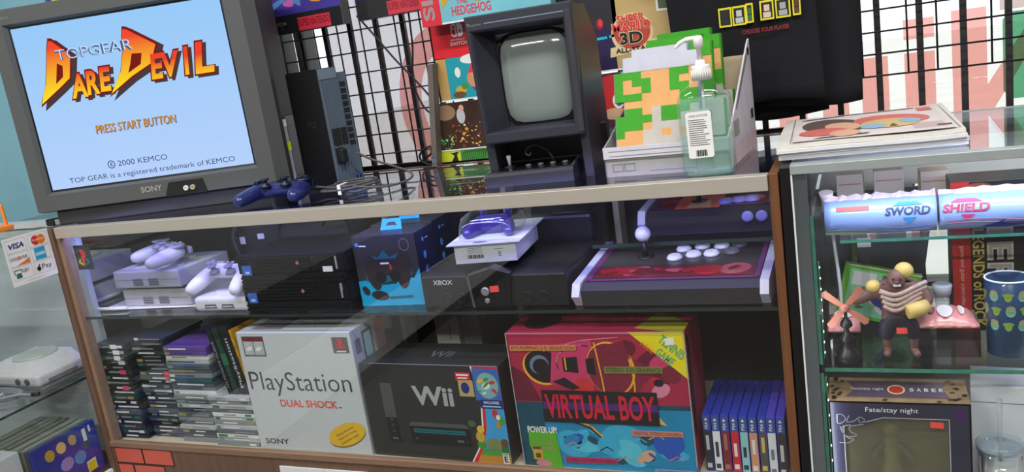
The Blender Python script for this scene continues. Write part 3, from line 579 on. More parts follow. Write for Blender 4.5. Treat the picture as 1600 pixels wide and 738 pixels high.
b.rect(RP, 0.0, 0.0, CDp, 0.036, 0.0006, m('dusty_pink_card', (222, 198, 206), 0.6)); b.rect(RP, 0.06, 0.05, 0.11, 0.08, 0.0008, CG); b.line(RP, [(0.10, 0.10), (0.25, 0.19)], 0.008, 0.0006, m('mid_grey_print', (120, 122, 126), 0.5)); b.rect(RP, 0.25, 0.06, 0.275, 0.08, 0.0008, INK); b.rect(RP, 0.26, 0.19, 0.28, 0.205, 0.0008, INK)
b.build('side_panel', t)
b = MB(); FFr = front(0, 0, 0)
for u in (0.016, 0.040): b.line(FFr, [(u, 0.010), (u + 0.02, 0.010), (u + 0.02, 0.024), (u, 0.024), (u, 0.010)], 0.0015, 0.0006, m('mid_grey_print'))
b.line(FFr, [(0.0, 0.031), (CWd, 0.031)], 0.0012, 0.0006, m('mid_grey_print')); b.line(FFr, [(0.09, 0.008), (0.18, 0.008), (0.18, 0.03), (0.09, 0.03)], 0.001, 0.0006, m('mid_grey_print'))
b.line(front(0, -0.004, 0), [(0.012, 0.050), (0.17, 0.050), (0.17, 0.041), (0.012, 0.041)], 0.001, 0.0006, m('mid_grey_print')); b.build('print', t)
FG = m('grass_green_foam', (58, 160, 28), 0.7, bump=0.1, scale=200); FT = m('tan_foam', (224, 168, 106), 0.7); FWh = m('lavender_foam', (196, 198, 216), 0.7); FBe = m('beige_foam', (196, 190, 184), 0.7); FBl = m('blue_edge_foam', (150, 168, 206), 0.7)
ART = ["..WWWWWW..", ".WWWWWWWW.", ".WWWWWWWW.", "GGGTTTGGT.", "GTGGTTGTT.", "GTTGTTGGT.", "GGGTTTTGG.", ".TTTTTTGG.", ".GGTBGGGB.", "GGGGBGGBBB", "GGGTBBBBBB", "GTTBBTBTBB", "TTTBBBBBBB", "TTBBBBBBBB"]
CS = 0.0186; CH = 0.0142
def foam(loc, label, rx, cap=None):
    t = thing('foam_cutout', label, 'foam cutout', loc, group=None, rot=(rx, 0, -3)); nr = len(ART)
    lr = []
    for r, row in enumerate(ART):
        c = [k for k, ch in enumerate(row) if ch != '.']; lr.append((min(c), max(c) + 1))
    out = []
    for r in range(nr): z1 = (nr - r) * CH; z0 = z1 - CH; out += [(lr[r][1] * CS, z1), (lr[r][1] * CS, z0)]
    for r in range(nr - 1, -1, -1): z1 = (nr - r) * CH; z0 = z1 - CH; out += [(lr[r][0] * CS, z0), (lr[r][0] * CS, z1)]
    b = MB(); b.slab(front(0, 0, 0), out, -0.016, 0.0, cap or FBl); b.build('backing', t)
    b = MB(); F = front(0, 0, 0)
    for key, mat in (('G', FG), ('T', FT), ('W', cap or FWh), ('B', FBe)):
        for r, row in enumerate(ART):
            z1 = (nr - r) * CH; k = 0
            while k < len(row):
                if row[k] == key:
                    j = k
                    while j < len(row) and row[j] == key: j += 1
                    e = 0.0018; b.slab(F, [(k * CS + e * (k == lr[r][0]), z1 - CH), (j * CS - e * (j == lr[r][1]), z1 - CH), (j * CS - e * (j == lr[r][1]), z1), (k * CS + e * (k == lr[r][0]), z1)], 0.0, 0.003 if key in 'GW' else 0.0022, mat); k = j
                else: k += 1
    b.build('block_pattern', t, label='blocky green, tan and white pattern'); return t
foam((1.438, 0.122, ZT + 0.0415), 'blocky green and white foam cut-out at the front of the counter carton', -14)
foam((1.455, 0.205, ZT + 0.051), 'second foam cut-out, with a green top, behind the white-topped one', -9, FG)
foam((1.462, 0.290, ZT + 0.0585), 'rearmost foam cut-out in the counter carton, with a green top', -6, FG)

# ---- hand sanitizer
t = thing('sanitizer_bottle', 'clear pump bottle of green hand sanitizer on the counter', 'pump bottle', (1.628, 0.049, ZT), 6)
LIQ = glass('sanitizer_gel', (0.93, 0.985, 0.97), 1.1, 0, 0.16, (196, 238, 226)); BTL = glass('clear_bottle', (0.93, 0.965, 0.955), 1.45)
bp = [(0.043, 0.0), (0.0468, 0.004), (0.0475, 0.02), (0.0475, 0.128), (0.0455, 0.142), (0.038, 0.154), (0.024, 0.163), (0.0135, 0.168), (0.0125, 0.178)]
b = MB(); b.lathe(bp, BTL, None, 36, 1, 0.62, 0.12); b.build('bottle', t)
b = MB(); b.lathe([(r * 0.94, z + 0.002) for r, z in bp[:4]] + [(0.0425, 0.141)], LIQ, None, 36, 1, 0.60, 0.12); b.build('gel', t, label='pale green gel')
b = MB(); b.lathe([(0.0165, 0.170), (0.0165, 0.194), (0.0155, 0.196), (0.009, 0.1965), (0.008, 0.204), (0.005, 0.205)], WHITE, None, 24); 
for k in range(24): 
    a = 2 * math.pi * k / 24; b.tube([(0.0168 * math.cos(a), 0.0168 * math.sin(a), 0.171), (0.0168 * math.cos(a), 0.0168 * math.sin(a), 0.188)], 0.0008, WHITE, 5)
b.build('collar', t)
b = MB(); b.lathe([(0.0045, 0.199), (0.0045, 0.226), (0.0085, 0.228), (0.0088, 0.242), (0.007, 0.246), (0.003, 0.247)], WHITE, None, 20); b.tube(spline([(0.0, 0.0, 0.243), (-0.02, 0.0, 0.2425), (-0.032, -0.002, 0.238), (-0.040, -0.003, 0.231)], 4), [0.0045] * 5 + [0.0038] * 5 + [0.003] * 3, WHITE, 10); b.build('pump_head', t)
MB().tube([(0, 0, 0.17), (0.0, 0, 0.09), (0.008, 0, 0.01)], 0.003, glass('dip_tube_plastic', (0.9, 0.93, 0.92), 1.3, 0, 0.25), 8).build('dip_tube', t)
LF = front(-0.032, -0.0302, 0.036)
b = MB(); b.slab(LF, [(0, 0.003), (0.003, 0), (0.041, 0), (0.044, 0.003), (0.044, 0.079), (0.041, 0.082), (0.003, 0.082), (0, 0.079)], 0, 0.0005, WHITE); lb = b.build('label', t, label='white printed label')
b = MB(); TXT = m('grey_text', (110, 112, 116), 0.5); b.text(LF, 'HAND SANITIZER', 0.006, 0.073, 0.032, 0.004, 0.0009, TXT)
R_ = random.Random(3)
for k in range(13): b.rect(LF, 0.004, 0.067 - k * 0.0037, 0.004 + R_.uniform(0.025, 0.036), 0.0683 - k * 0.0037, 0.0009, TXT)
for k in range(14): b.rect(LF, 0.013 + k * 0.0014, 0.003, 0.0136 + k * 0.0014 + 0.0004 * (k % 3), 0.014, 0.0009, INK)
b.build('label_print', lb)

# ---- newspapers on the right-hand case
t = thing('newspaper_stack', 'stack of folded newspapers with a colour photo cover on the right case', 'newspapers', (1.745, 0.042, 0.9785), 3)
NP = m('newsprint', (214, 210, 204), 0.8, var=0.05); NPE = m('newsprint_edge', (226, 226, 230), 0.8, var=0.1, stretch=(1, 1, 60), scale=30)
for k in range(4):
    R_ = random.Random(k + 5); dx, dy = R_.uniform(-0.002, 0.006), R_.uniform(-0.004, 0.008); z = k * 0.0062
    b = MB(); n = 10; Wd, Dp = 0.296, 0.36
    def sh(u, v, zz): return (u * Wd + dx + 0.012 * v, v * Dp + dy, zz + (0.010 * max(0, u - 0.7) ** 2 * k) + 0.0012 * math.sin(u * 5 + v * 3) * k / 3)
    b.loft([[sh(0, j / n, z) for j in range(n + 1)] + [sh(0, j / n, z + 0.0058) for j in range(n, -1, -1)]] + [[sh(i / n, j / n, z) for j in range(n + 1)] + [sh(i / n, j / n, z + 0.0058) for j in range(n, -1, -1)] for i in range(1, n + 1)], NPE if k < 3 else NP, smooth=False)
    o = b.build('newspaper', t); last = (dx, dy, z + 0.0058, sh)
dx, dy, z, sh = last
b = MB(); NF = top(0, 0, z + 0.0035)
b.line(NF, [(0.024, 0.02), (0.29, 0.02), (0.298, 0.345), (0.03, 0.345), (0.024, 0.02)], 0.0014, 0.0, m('grey_text'))
b.rect(NF, 0.028, 0.022, 0.285, 0.34, -0.0006, m('pale_page', (216, 206, 206), 0.7, var=0.06, scale=9))
HAIR = m('brown_print', (92, 74, 68), 0.7); SKN = m('peach_print', (214, 168, 140), 0.7); REDP = m('faded_red_print', (206, 106, 100), 0.7); SKY = m('faded_blue_print', (140, 176, 206), 0.7)
b.ell(NF, 0.10, 0.185, 0.055, 0.10, 0.0, HAIR, 10); b.ell(NF, 0.115, 0.165, 0.03, 0.055, 0.0003, SKN, 10); b.ell(NF, 0.08, 0.11, 0.042, 0.045, 0.0005, REDP, -20); b.ell(NF, 0.115, 0.075, 0.026, 0.04, 0.0006, SKN)
b.ell(NF, 0.20, 0.20, 0.06, 0.075, 0.0001, REDP, 30); b.ell(NF, 0.195, 0.15, 0.05, 0.06, 0.0004, m('gold_print', (206, 176, 120), 0.7)); b.ell(NF, 0.165, 0.125, 0.022, 0.03, 0.0007, SKY); b.ell(NF, 0.228, 0.16, 0.018, 0.028, 0.0008, SKY); b.poly(NF, [(0.19, 0.10), (0.205, 0.10), (0.198, 0.14)], 0.0009, HAIR)
b.line(NF, [(0.045, 0.30), (0.12, 0.32)], 0.008, 0.0003, m('navy_print')); b.line(NF, [(0.12, 0.325), (0.25, 0.33)], 0.008, 0.0003, HAIR); b.rect(NF, 0.255, 0.28, 0.28, 0.33, 0.0003, REDP); b.rect(NF, 0.262, 0.06, 0.284, 0.075, 0.0003, HAIR); b.poly(NF, [(0.06, 0.034), (0.15, 0.045), (0.155, 0.058), (0.075, 0.047)], 0.0003, HAIR)
for k in range(9): b.line(NF, [(0.225, 0.05 + k * 0.008), (0.275, 0.05 + k * 0.008)], 0.002, 0.0002, m('pale_red_text', (200, 160, 160), 0.7))
b.build('cover_print', t)

# ---- orange handle and black plug by the television
t = thing('basket', 'orange-handled basket edge on the left counter', 'basket', (-0.30, -0.035, 0.9745))
b = MB(); b.tube(spline([(0.05, 0.0, 0.0), (0.05, 0, 0.056), (0.06, 0, 0.063), (0.160, 0, 0.063), (0.172, 0, 0.056), (0.172, 0, 0.001)], 5), 0.0045, m('orange_plastic', (240, 140, 60), 0.4), 8); b.build('handle', t)
b = MB(); b.box(0.03, 0.19, -0.06, 0.008, 0.0, 0.014, m('orange_plastic'), bev=0.003); b.build('rim', t)
t = thing('power_plug', 'small black plug with a grey tip at the television foot', 'plug', (-0.052, 0.04, 0.9641))
b = MB(); b.box(-0.016, 0.012, -0.012, 0.012, 0, 0.018, BLACK, bev=0.003); b.build('plug_body', t); b = MB(); b.box(0.013, 0.026, -0.008, 0.008, 0.002, 0.016, m('plug_grey', (150, 148, 152), 0.4), bev=0.001); b.build('plug_tip', t)
# ================================================================ things hung on the grid wall
PRP = m('violet_print', (74, 62, 160), 0.4, var=0.15, scale=8); SKYB = m('sky_print', (90, 150, 214), 0.4, var=0.1); DKC = m('black_carton', (30, 30, 34), 0.45)
REDL = m('crimson_print', (226, 58, 80), 0.45); DKR = m('dark_red_print', (150, 24, 44), 0.45)
def hook(t, x, z, y0, y1):
    MB().tube([(x, y1, z), (x, y0, z), (x, y0, z + 0.01)], 0.002, WIRE, 6).build('hook', t)
def snes(name_label, x, z, w, art_seed, pal, maker):
    t = thing('game_box', name_label, 'game box', (x, 0.478, z), 0)
    MB().box(0, w, 0, 0.032, 0, 0.16, DKC, bev=0.0012).build('carton', t)
    b = MB(); F = front(); b.rect(F, 0.0, 0.048, w, 0.16, 0.0004, pal[0]); blobs(b, F, 0.002, 0.05, w - 0.002, 0.158, 0.0006, pal[1:], art_seed, 16, 0.012, 0.05)
    b.poly(F, [(0.0, 0.055), (0.10, 0.10), (0.13, 0.115), (0.0, 0.075)], 0.0015, pal[1]); b.build('cover_art', t)
    b = MB(); lx0, lx1 = w * 0.40, w * 0.84; b.rect(F, lx0, 0.002, lx1, 0.036, 0.0005, REDL); b.text(F, 'SUPER NINTENDO', lx0 + 0.002, 0.012, lx1 - lx0 - 0.004, 0.020, 0.0009, DKR, 0.02)
    if maker: b.text(F, maker, 0.010, 0.022, 0.046, 0.009, 0.0006, m('grey_lettering', (130, 132, 136), 0.4), 0.02)
    b.build('name_band', t, label='red band with game system name')
    b = MB(); b.box(-0.002, w + 0.002, -0.004, 0.034, -0.002, 0.162, glass('plastic_sleeve', (0.95, 0.95, 0.96), 1.4)); b.build('sleeve', t)
    MB().box(w, w + 0.002, 0.0, 0.034, 0.0, 0.16, m('grey_side_card', (84, 84, 88), 0.5)).build('side_print', t)
    hook(t, w * 0.5, 0.155, 0.034, 0.05); return t
snes('violet spaceship game box hung above the upright black console', 0.408, 1.364, 0.235, 4, [PRP, SKYB, m('pale_lilac_print', (176, 176, 226), 0.4), m('pink_print', (206, 110, 190), 0.4), m('amber_print', (230, 160, 60), 0.4), PRP], 'CAPCOM')
snes('dark blue game box hung second from the left along the top of the grid', 0.690, 1.364, 0.228, 9, [m('midnight_print', (36, 42, 84), 0.4), SKYB, m('amber_print'), m('dark_teal_print', (30, 70, 90), 0.4)], None)
# cartridge box with a red spine
t = thing('game_box', 'pale blue game box with a red spine and silver letters above the arcade monitor', 'game box', (0.895, 0.436, 1.30), 0)
GB = m('aqua_print', (120, 196, 214), 0.4, var=0.1, scale=9)
b = MB(); b.box(0.0, 0.34, 0.0, 0.036, 0.018, 0.22, GB, bev=0.001); b.build('carton', t)
F = front(); F2 = FR((0.043, -0.0008, 0.030), (0, 0, 1), (-1, 0, 0))
b = MB(); b.rect(F, 0.0, 0.018, 0.055, 0.22, 0.0005, m('spine_red', (222, 44, 62), 0.45)); b.text(F2, 'SIS', 0.002, 0.004, 0.085, 0.032, 0.0, m('silver_print', (176, 168, 176), 0.3, 0.3), 0.03); b.build('spine_print', t)
b = MB(); b.text(F, 'THE', 0.10, 0.060, 0.03, 0.012, 0.0006, REDL, 0.02); b.text(F, 'HEDGEHOG', 0.085, 0.034, 0.105, 0.022, 0.0006, REDL, 0.02); b.poly(F, [(0.06, 0.055), (0.09, 0.08), (0.09, 0.10), (0.06, 0.10)], 0.0005, m('ochre_print', (206, 170, 60), 0.4)); b.ell(F, 0.16, 0.085, 0.022, 0.026, 0.0006, m('ochre_print')); b.ell(F, 0.16, 0.085, 0.012, 0.015, 0.0009, m('dark_teal_print')); b.ell(F, 0.215, 0.08, 0.03, 0.02, 0.0006, m('deep_blue_print', (30, 60, 150), 0.5)); b.rect(F, 0.055, 0.018, 0.34, 0.022, 0.0006, WHITE)
b.build('cover_art', t); hook(t, 0.17, 0.2, 0.036, 0.06)

# poster boards
def board(label, x, z, w, h, y=0.495, th=0.012, side=None):
    t = thing('poster_board', label, 'poster', (x, y, z), 0)
    MB().box(0, w, 0, th, 0, h, side or m('board_edge', (120, 112, 104), 0.6), bev=0.0008).build('backing', t)
    hook(t, w * 0.5, h - 0.01, th, 0.03); return t
GOLD = m('gold_board', (196, 158, 96), 0.45, var=0.05, scale=7); TEALP = m('turquoise_print', (30, 160, 176), 0.45, var=0.06, scale=6); SWR = m('signal_red_print', (228, 32, 48), 0.45)
CREAMP = m('cream_print', (226, 208, 160), 0.5)
# upper left: red band, gold margin and turquoise scene
t = board('poster with a red console band over a turquoise scene, left of the arcade monitor', 0.884, 1.128, 0.27, 0.222)
b = MB(); b.rect(F, 0.0, 0.0, 0.27, 0.11, 0.0004, TEALP); b.rect(F, 0.0, 0.0, 0.028, 0.11, 0.0006, GOLD); b.rect(F, 0.0, 0.108, 0.12, 0.222, 0.0006, SWR); b.rect(F, 0.12, 0.108, 0.27, 0.222, 0.0006, m('aqua_print')); b.rect(F, 0.0, 0.0, 0.27, 0.004, 0.0012, WHITE)
b.ell(F, 0.058, 0.07, 0.008, 0.013, 0.0008, WHITE); b.ell(F, 0.10, 0.10, 0.03, 0.012, 0.0008, WHITE); b.ell(F, 0.104, 0.050, 0.022, 0.022, 0.0010, m('sand_hill_print', (214, 150, 104), 0.5), 20); b.poly(F, [(0.086, 0.066), (0.125, 0.066), (0.125, 0.098), (0.100, 0.090)], 0.0012, REDL); b.ell(F, 0.11, 0.035, 0.018, 0.016, 0.0009, m('violet_print'))
b.ell(F, 0.062, 0.026, 0.016, 0.010, 0.0012, m('ochre_print')); b.ell(F, 0.072, 0.034, 0.008, 0.009, 0.0013, m('grass_print', (70, 150, 60), 0.5)); b.ell(F, 0.055, 0.014, 0.018, 0.008, 0.0013, m('brown_print2', (110, 74, 40), 0.5)); b.build('cover_art', t)
b = MB(); b.slab(F, [(0.062, 0.158), (0.072, 0.158), (0.072, 0.190), (0.062, 0.190), (0.057, 0.184), (0.057, 0.164)], 0.0006, 0.0010, WHITE); b.slab(F, [(0.063, 0.162), (0.069, 0.162), (0.069, 0.186), (0.063, 0.186), (0.060, 0.182), (0.060, 0.166)], 0.0010, 0.0013, SWR); b.slab(F, [(0.075, 0.158), (0.085, 0.158), (0.090, 0.164), (0.090, 0.184), (0.085, 0.190), (0.075, 0.190)], 0.0006, 0.0010, WHITE); b.ell(F, 0.064, 0.178, 0.002, 0.0025, 0.0016, WHITE); b.ell(F, 0.082, 0.172, 0.0025, 0.003, 0.0016, SWR)
b.text(F, 'NINTENDO', 0.052, 0.149, 0.040, 0.004, 0.0010, WHITE); b.text(F, 'SWITCH', 0.050, 0.137, 0.046, 0.009, 0.0010, WHITE, 0.02); b.build('logo_print', t)
# middle left: dark brown with sparks
t = board('dark brown poster with golden sparks, lower left of the arcade monitor', 0.858, 1.000, 0.28, 0.124)
b = MB(); b.rect(F, 0.0, 0.0, 0.28, 0.124, 0.0004, m('umber_print', (64, 40, 28), 0.4, var=0.3, scale=14)); b.ell(F, 0.03, 0.10, 0.03, 0.02, 0.0005, m('smoky_print', (150, 120, 90), 0.5)); b.ell(F, 0.074, 0.088, 0.012, 0.02, 0.0008, m('smoke_white', (186, 190, 196), 0.5)); b.ell(F, 0.078, 0.108, 0.007, 0.008, 0.0009, m('peach_print'))
blobs(b, F, 0.035, 0.004, 0.13, 0.07, 0.0010, [m('amber_print'), m('pale_gold_print', (240, 206, 130), 0.4), m('rust_print', (140, 70, 40), 0.5)], 12, 42, 0.0016, 0.0055); blobs(b, F, 0.0, 0.002, 0.05, 0.045, 0.0014, [m('grass_print'), m('bright_green_print', (40, 190, 80), 0.5), m('pale_green_print', (150, 226, 170), 0.5)], 13, 30, 0.0012, 0.004); b.rect(F, 0, 0.0, 0.28, 0.0035, 0.002, WHITE); b.build('cover_art', t)
# lower left: lime
t = board('lime green poster strip at the foot of the grid, beside the arcade monitor', 0.856, 0.972, 0.28, 0.027)
b = MB(); b.rect(F, 0, 0, 0.28, 0.027, 0.0004, m('lime_poster', (200, 214, 40), 0.45)); b.poly(F, [(0.030, 0.0), (0.050, 0.0), (0.047, 0.016), (0.055, 0.025), (0.036, 0.022), (0.028, 0.024), (0.040, 0.014)], 0.0008, INK); b.rect(F, 0.058, 0.0, 0.28, 0.0268, 0.0006, m('grass_print'))
for k in range(12): b.line(F, [(0.06 + k * 0.006, 0.0), (0.066 + k * 0.006, 0.02), (0.075 + k * 0.006, 0.025)], 0.0016, 0.0010, m('dark_green_print', (24, 60, 34), 0.5))
b.build('cover_art', t)
# dark edge profile left of the posters
t = thing('shelf_upright', 'grey upright strip at the left edge of the poster boards', 'upright', (0.842, 0.462, 0.967)); b = MB(); b.slab(F, [(0.0, 0.0), (0.015, 0.0), (0.049, 0.262), (0.034, 0.262)], -0.03, 0.0, m('taupe_metal', (112, 104, 98), 0.5)); b.build('strip', t)
b = MB(); b.rect(F, 0.002, 0.010, 0.016, 0.03, 0.001, m('slate_light')); b.text(F, 'THE', 0.004, 0.022, 0.010, 0.005, 0.0014, INK, 0.02); b.build('tag', t)
# upper right: dark purple and gold, three-dimensional collection
t = board('gold and dark purple game collection poster between the arcade monitor and the T-shirts', 1.16, 1.152, 0.40, 0.22)
b = MB(); b.rect(F, 0.0, 0.0, 0.21, 0.22, 0.0004, m('night_violet_print', (44, 34, 78), 0.4, var=0.2, scale=5)); b.rect(F, 0.0, 0.10, 0.21, 0.22, 0.0006, m('charcoal_print', (44, 46, 52), 0.4)); b.rect(F, 0.20, 0.0, 0.40, 0.22, 0.0006, m('sand_gold_print', (200, 172, 116), 0.45, var=0.08, scale=4)); b.line(F, [(0.12, 0.076), (0.185, 0.078), (0.21, 0.082)], 0.006, 0.0010, m('neon_cyan_print', (30, 190, 220), 0.4)); b.ell(F, 0.168, 0.11, 0.009, 0.013, 0.0010, DKR); b.ell(F, 0.17, 0.113, 0.006, 0.009, 0.0012, REDL); b.line(F, [(0, 0.001), (0.4, 0.001)], 0.004, 0.0012, WHITE); b.build('cover_art', t)
b = MB(); b.ell(F, 0.243, 0.080, 0.050, 0.046, 0.0010, CREAMP); b.poly(F, [(0.185, 0.030), (0.30, 0.040), (0.305, 0.062), (0.188, 0.052)], 0.0013, CREAMP); b.ell(F, 0.243, 0.082, 0.043, 0.038, 0.0014, m('brick_print', (196, 70, 60), 0.5))
b.text(F, 'SUPER', 0.208, 0.106, 0.070, 0.018, 0.0022, CREAMP, 0.06); b.text(F, 'SUPER', 0.210, 0.107, 0.066, 0.016, 0.0026, SWR, 0.02); b.text(F, 'MARIO', 0.196, 0.085, 0.094, 0.022, 0.0022, CREAMP, 0.06); b.text(F, 'MARIO', 0.198, 0.086, 0.090, 0.020, 0.0026, SWR, 0.02)
b.text(F, '3D', 0.211, 0.054, 0.058, 0.031, 0.0030, CREAMP, 0.06); b.text(F, '3D', 0.213, 0.056, 0.054, 0.027, 0.0034, INK, 0.03); b.text(F, 'ALL-STARS', 0.200, 0.038, 0.092, 0.011, 0.0030, INK, 0.02); b.build('title_print', t)
b = MB(); b.slab(F, [(0.305, 0.120), (0.365, 0.118), (0.38, 0.135), (0.382, 0.22), (0.305, 0.22)], 0.0006, 0.0014, WHITE); b.slab(F, [(0.310, 0.125), (0.362, 0.123), (0.375, 0.138), (0.377, 0.218), (0.310, 0.218)], 0.0014, 0.0017, m('moss_print', (84, 100, 70), 0.5)); b.text(F, '35', 0.322, 0.150, 0.046, 0.032, 0.0022, m('pale_gold_print'), 0.03); b.build('badge_print', t)
# lower right: red creature scene
t = board('red and teal game poster half hidden between the arcade monitor and the foam cut-outs', 1.19, 0.975, 0.33, 0.172)
b = MB(); b.rect(F, 0.0, 0.0, 0.33, 0.172, 0.0004, m('dusky_print', (90, 60, 80), 0.4, var=0.3, scale=10)); b.ell(F, 0.15, 0.12, 0.05, 0.048, 0.0006, m('tomato_print', (206, 54, 56), 0.4)); b.ell(F, 0.162, 0.105, 0.014, 0.018, 0.0009, WHITE); b.ell(F, 0.163, 0.103, 0.008, 0.011, 0.0011, m('teal_print', (40, 130, 150), 0.5)); b.ell(F, 0.15, 0.075, 0.03, 0.014, 0.0008, m('peach_print')); blobs(b, F, 0.10, 0.005, 0.30, 0.06, 0.0008, [m('teal_print'), m('ochre_print'), m('grass_print'), m('tomato_print')], 21, 16, 0.008, 0.022); b.rect(F, 0.175, 0.13, 0.33, 0.172, 0.0014, m('pale_teal_print', (130, 180, 186), 0.5)); b.build('cover_art', t)

# hanging black cable on the grid
t = thing('hanging_cable', 'thin black cable hanging in a loop down the window grid', 'cable', (0.70, 0.505, 1.0))
MB().tube(spline([(-0.03, 0.0, 0.38), (0.01, -0.004, 0.33), (0.06, -0.004, 0.26), (0.09, 0, 0.22), (0.13, 0.0, 0.17), (0.165, -0.002, 0.12), (0.175, 0, 0.10), (0.16, 0, 0.095), (0.125, 0, 0.12), (0.105, 0, 0.19), (0.12, 0, 0.28), (0.125, 0, 0.38)], 7), 0.0026, CABLE, 6).build('cable', t)
t = thing('cable_bundle', 'small black coil of cable at the foot of the window grid', 'cable', (0.80, 0.50, 0.9665))
MB().tube(spline([(0.034, 0, 0.004), (0.02, 0, 0.0), (-0.005, 0, 0.012), (-0.008, -0.004, 0.03), (0.012, -0.006, 0.046), (0.03, -0.004, 0.05), (0.024, 0, 0.03), (0.002, 0.004, 0.02), (0.0, 0.006, 0.004), (0.03, 0.004, 0.0)], 7), 0.003, CABLE, 6).build('coil', t)

# T-shirts
CLOTH = m('black_jersey', (30, 31, 35), 0.9, bump=0.25, scale=300, spec=0.2)
def shirt(name_label, cx, y, hw, z0, z1, seed, sleeve=True, flare=0.0, lean=0.0, fa=1.0):
    t = thing('t_shirt', name_label, 'T-shirt', (cx, y, z0)); R_ = random.Random(seed); ph = [R_.uniform(0, 6) for _ in range(4)]
    n = 40; rings = []; H = z1 - z0
    def prof(k): 
        f = k / 18; w = hw * (1 + flare * (1 - f) ** 2); 
        if f > 0.82: w *= 1 - 0.55 * ((f - 0.82) / 0.18) ** 2
        return f * H, w
    def pt(k, j):
        z, w = prof(k); a = 2 * math.pi * j / n; c, d = math.cos(a), math.sin(a); q = (abs(c) ** 3 + abs(d) ** 3) ** (-1 / 3); x = w * c * q
        fold = 0.006 * math.sin(x * 38 + ph[0] + z * 3) + 0.004 * math.sin(x * 75 + ph[1] - z * 5); amp = fa * (1 - 0.6 * z / H)
        return (x + lean * z, 0.011 * d * q + fold * amp, z + (0.006 * math.sin(x * 22 + ph[2]) if k == 0 else 0))
    b = MB(); b.loft([[pt(k, j) for j in range(n)] for k in range(19)], CLOTH); o = b.build('body', t)
    if sleeve:
        for s in (-1, 1):
            b = MB(); rr = []
            for k in range(7):
                f = k / 6; x = s * (hw * 0.80 + f * 0.10); zc = H * 0.86 - f * 0.10
                rr.append([(x + 0.07 * math.sin(2 * math.pi * j / 14) * (0.55 if s > 0 else -0.55), 0.011 * math.cos(2 * math.pi * j / 14), zc + 0.085 * math.sin(2 * math.pi * j / 14)) for j in range(14)])
            b.loft(rr, CLOTH); b.build('sleeve', t)
    b = MB(); b.tube([(0.06 * math.cos(a), 0.012 * math.sin(a), H + 0.0 + 0.0) for a in [2 * math.pi * j / 20 for j in range(20)]], 0.006, CLOTH, 6, True); b.build('collar', t)
    MB().tube([(0, 0.0, H - 0.03), (0, 0.0, H + 0.05), (0.01, 0.015, H + 0.07), (0.02, 0.03, H + 0.06)], 0.0022, CHROME, 6).build('hanger_hook', t)
    return t, pt, prof
t, pt, prof = shirt('black T-shirt printed with a row of small yellow framed portraits', 1.667, 0.424, 0.152, 1.046, 1.62, 2, True, 0.0, -0.05)
# print that follows the cloth
FY = m('frame_yellow', (226, 218, 40), 0.7)
def onshirt(u, z, off):    # front surface of the printed shirt
    x = u; ph_ = None
    fold = 0.0
    return (x, -0.019 - off, z)
b = MB(); TF = front(0, -0.0205, -0.027)
cells = [(-0.052, 0.196, 0.032, m('portrait_dark', (40, 42, 50), 0.8)), (-0.018, 0.196, 0.033, m('portrait_white', (190, 194, 196), 0.8)), (0.015, 0.198, 0.018, m('portrait_green', (60, 110, 70), 0.8)), (0.049, 0.199, 0.033, m('portrait_cream', (216, 196, 176), 0.8)), (0.086, 0.199, 0.035, m('portrait_grey', (170, 172, 176), 0.8)), (0.126, 0.200, 0.019, m('portrait_brown', (96, 62, 36), 0.8))]
for u, v, w, mm in [((c[0] + 0.052) * 0.84 - 0.052, c[1], c[2] * 0.84, c[3]) for c in cells]:
    b.rect(TF, u, v, u + w, v + 0.040, 0.0, FY); b.rect(TF, u + 0.003, v + 0.004, u + w - 0.003, v + 0.036, 0.0004, INK); b.rect(TF, u + w * 0.3, v + 0.018, u + w * 0.7, v + 0.031, 0.0008, mm); b.rect(TF, u + w * 0.22, v + 0.005, u + w * 0.78, v + 0.016, 0.0008, mm)
b.text(TF, 'CHOOSE YOUR PLAYER', -0.006, 0.176, 0.095, 0.009, 0.0, m('shirt_red', (150, 48, 54), 0.8), 0.01); b.build('shirt_print', t, label='yellow framed portraits over red lettering')
shirt('black T-shirt hanging behind the printed one, showing its right side and hem', 1.793, 0.463, 0.096, 1.028, 1.60, 7, True, 0.0, 0.02, 0.6)
shirt('lowest black T-shirt, its hem showing under the printed one', 1.738, 0.500, 0.082, 1.004, 1.56, 11, False, 0.0, 0.0, 0.4)
# ================================================================ inside the long case: glass shelf
ZS = 0.7202
F = front()
def console_grey(label, loc, rot, w=0.228, d=0.185, h=0.046, group=None):
    t = thing('game_console', label, 'game console', loc, rot)
    MB().box(0, w, 0, d, 0, h, GREY, bev=0.004).build('housing', t)
    b = MB(); b.slab(F, [(0.004, h * 0.47), (w - 0.004, h * 0.47), (w - 0.004, h * 0.5), (0.004, h * 0.5)], 0, 0.0004, m('seam_grey', (130, 130, 134), 0.6)); b.build('seam', t)
    for u in (w * 0.30, w * 0.54):
        b = MB(); b.slab(F, [(u, 0.007), (u + 0.034, 0.007), (u + 0.034, 0.027), (u, 0.027)], 0, 0.0012, m('port_grey', (136, 138, 142), 0.6))
        for k in range(3): b.rect(F, u + 0.002, 0.009 + k * 0.006, u + 0.032, 0.012 + k * 0.006, 0.0016, m('port_dark', (92, 94, 100), 0.6))
        b.build('controller_port', t)
    b = MB(); b.lathe([(0.062, 0), (0.062, 0.003), (0.058, 0.0045)], GREY, T(w / 2, d * 0.55, h), 36); b.build('disc_lid', t)
    for u in (0.03, w - 0.03): MB().lathe([(0.012, 0), (0.012, 0.003), (0.010, 0.004)], m('port_grey'), T(u, d * 0.25, h), 20).build('top_button', t)
    return t
t = thing('paper_sheet', 'white paper sheet curling under the two stacked grey consoles', 'paper', (0.0, 0.06, ZS + 0.0002))
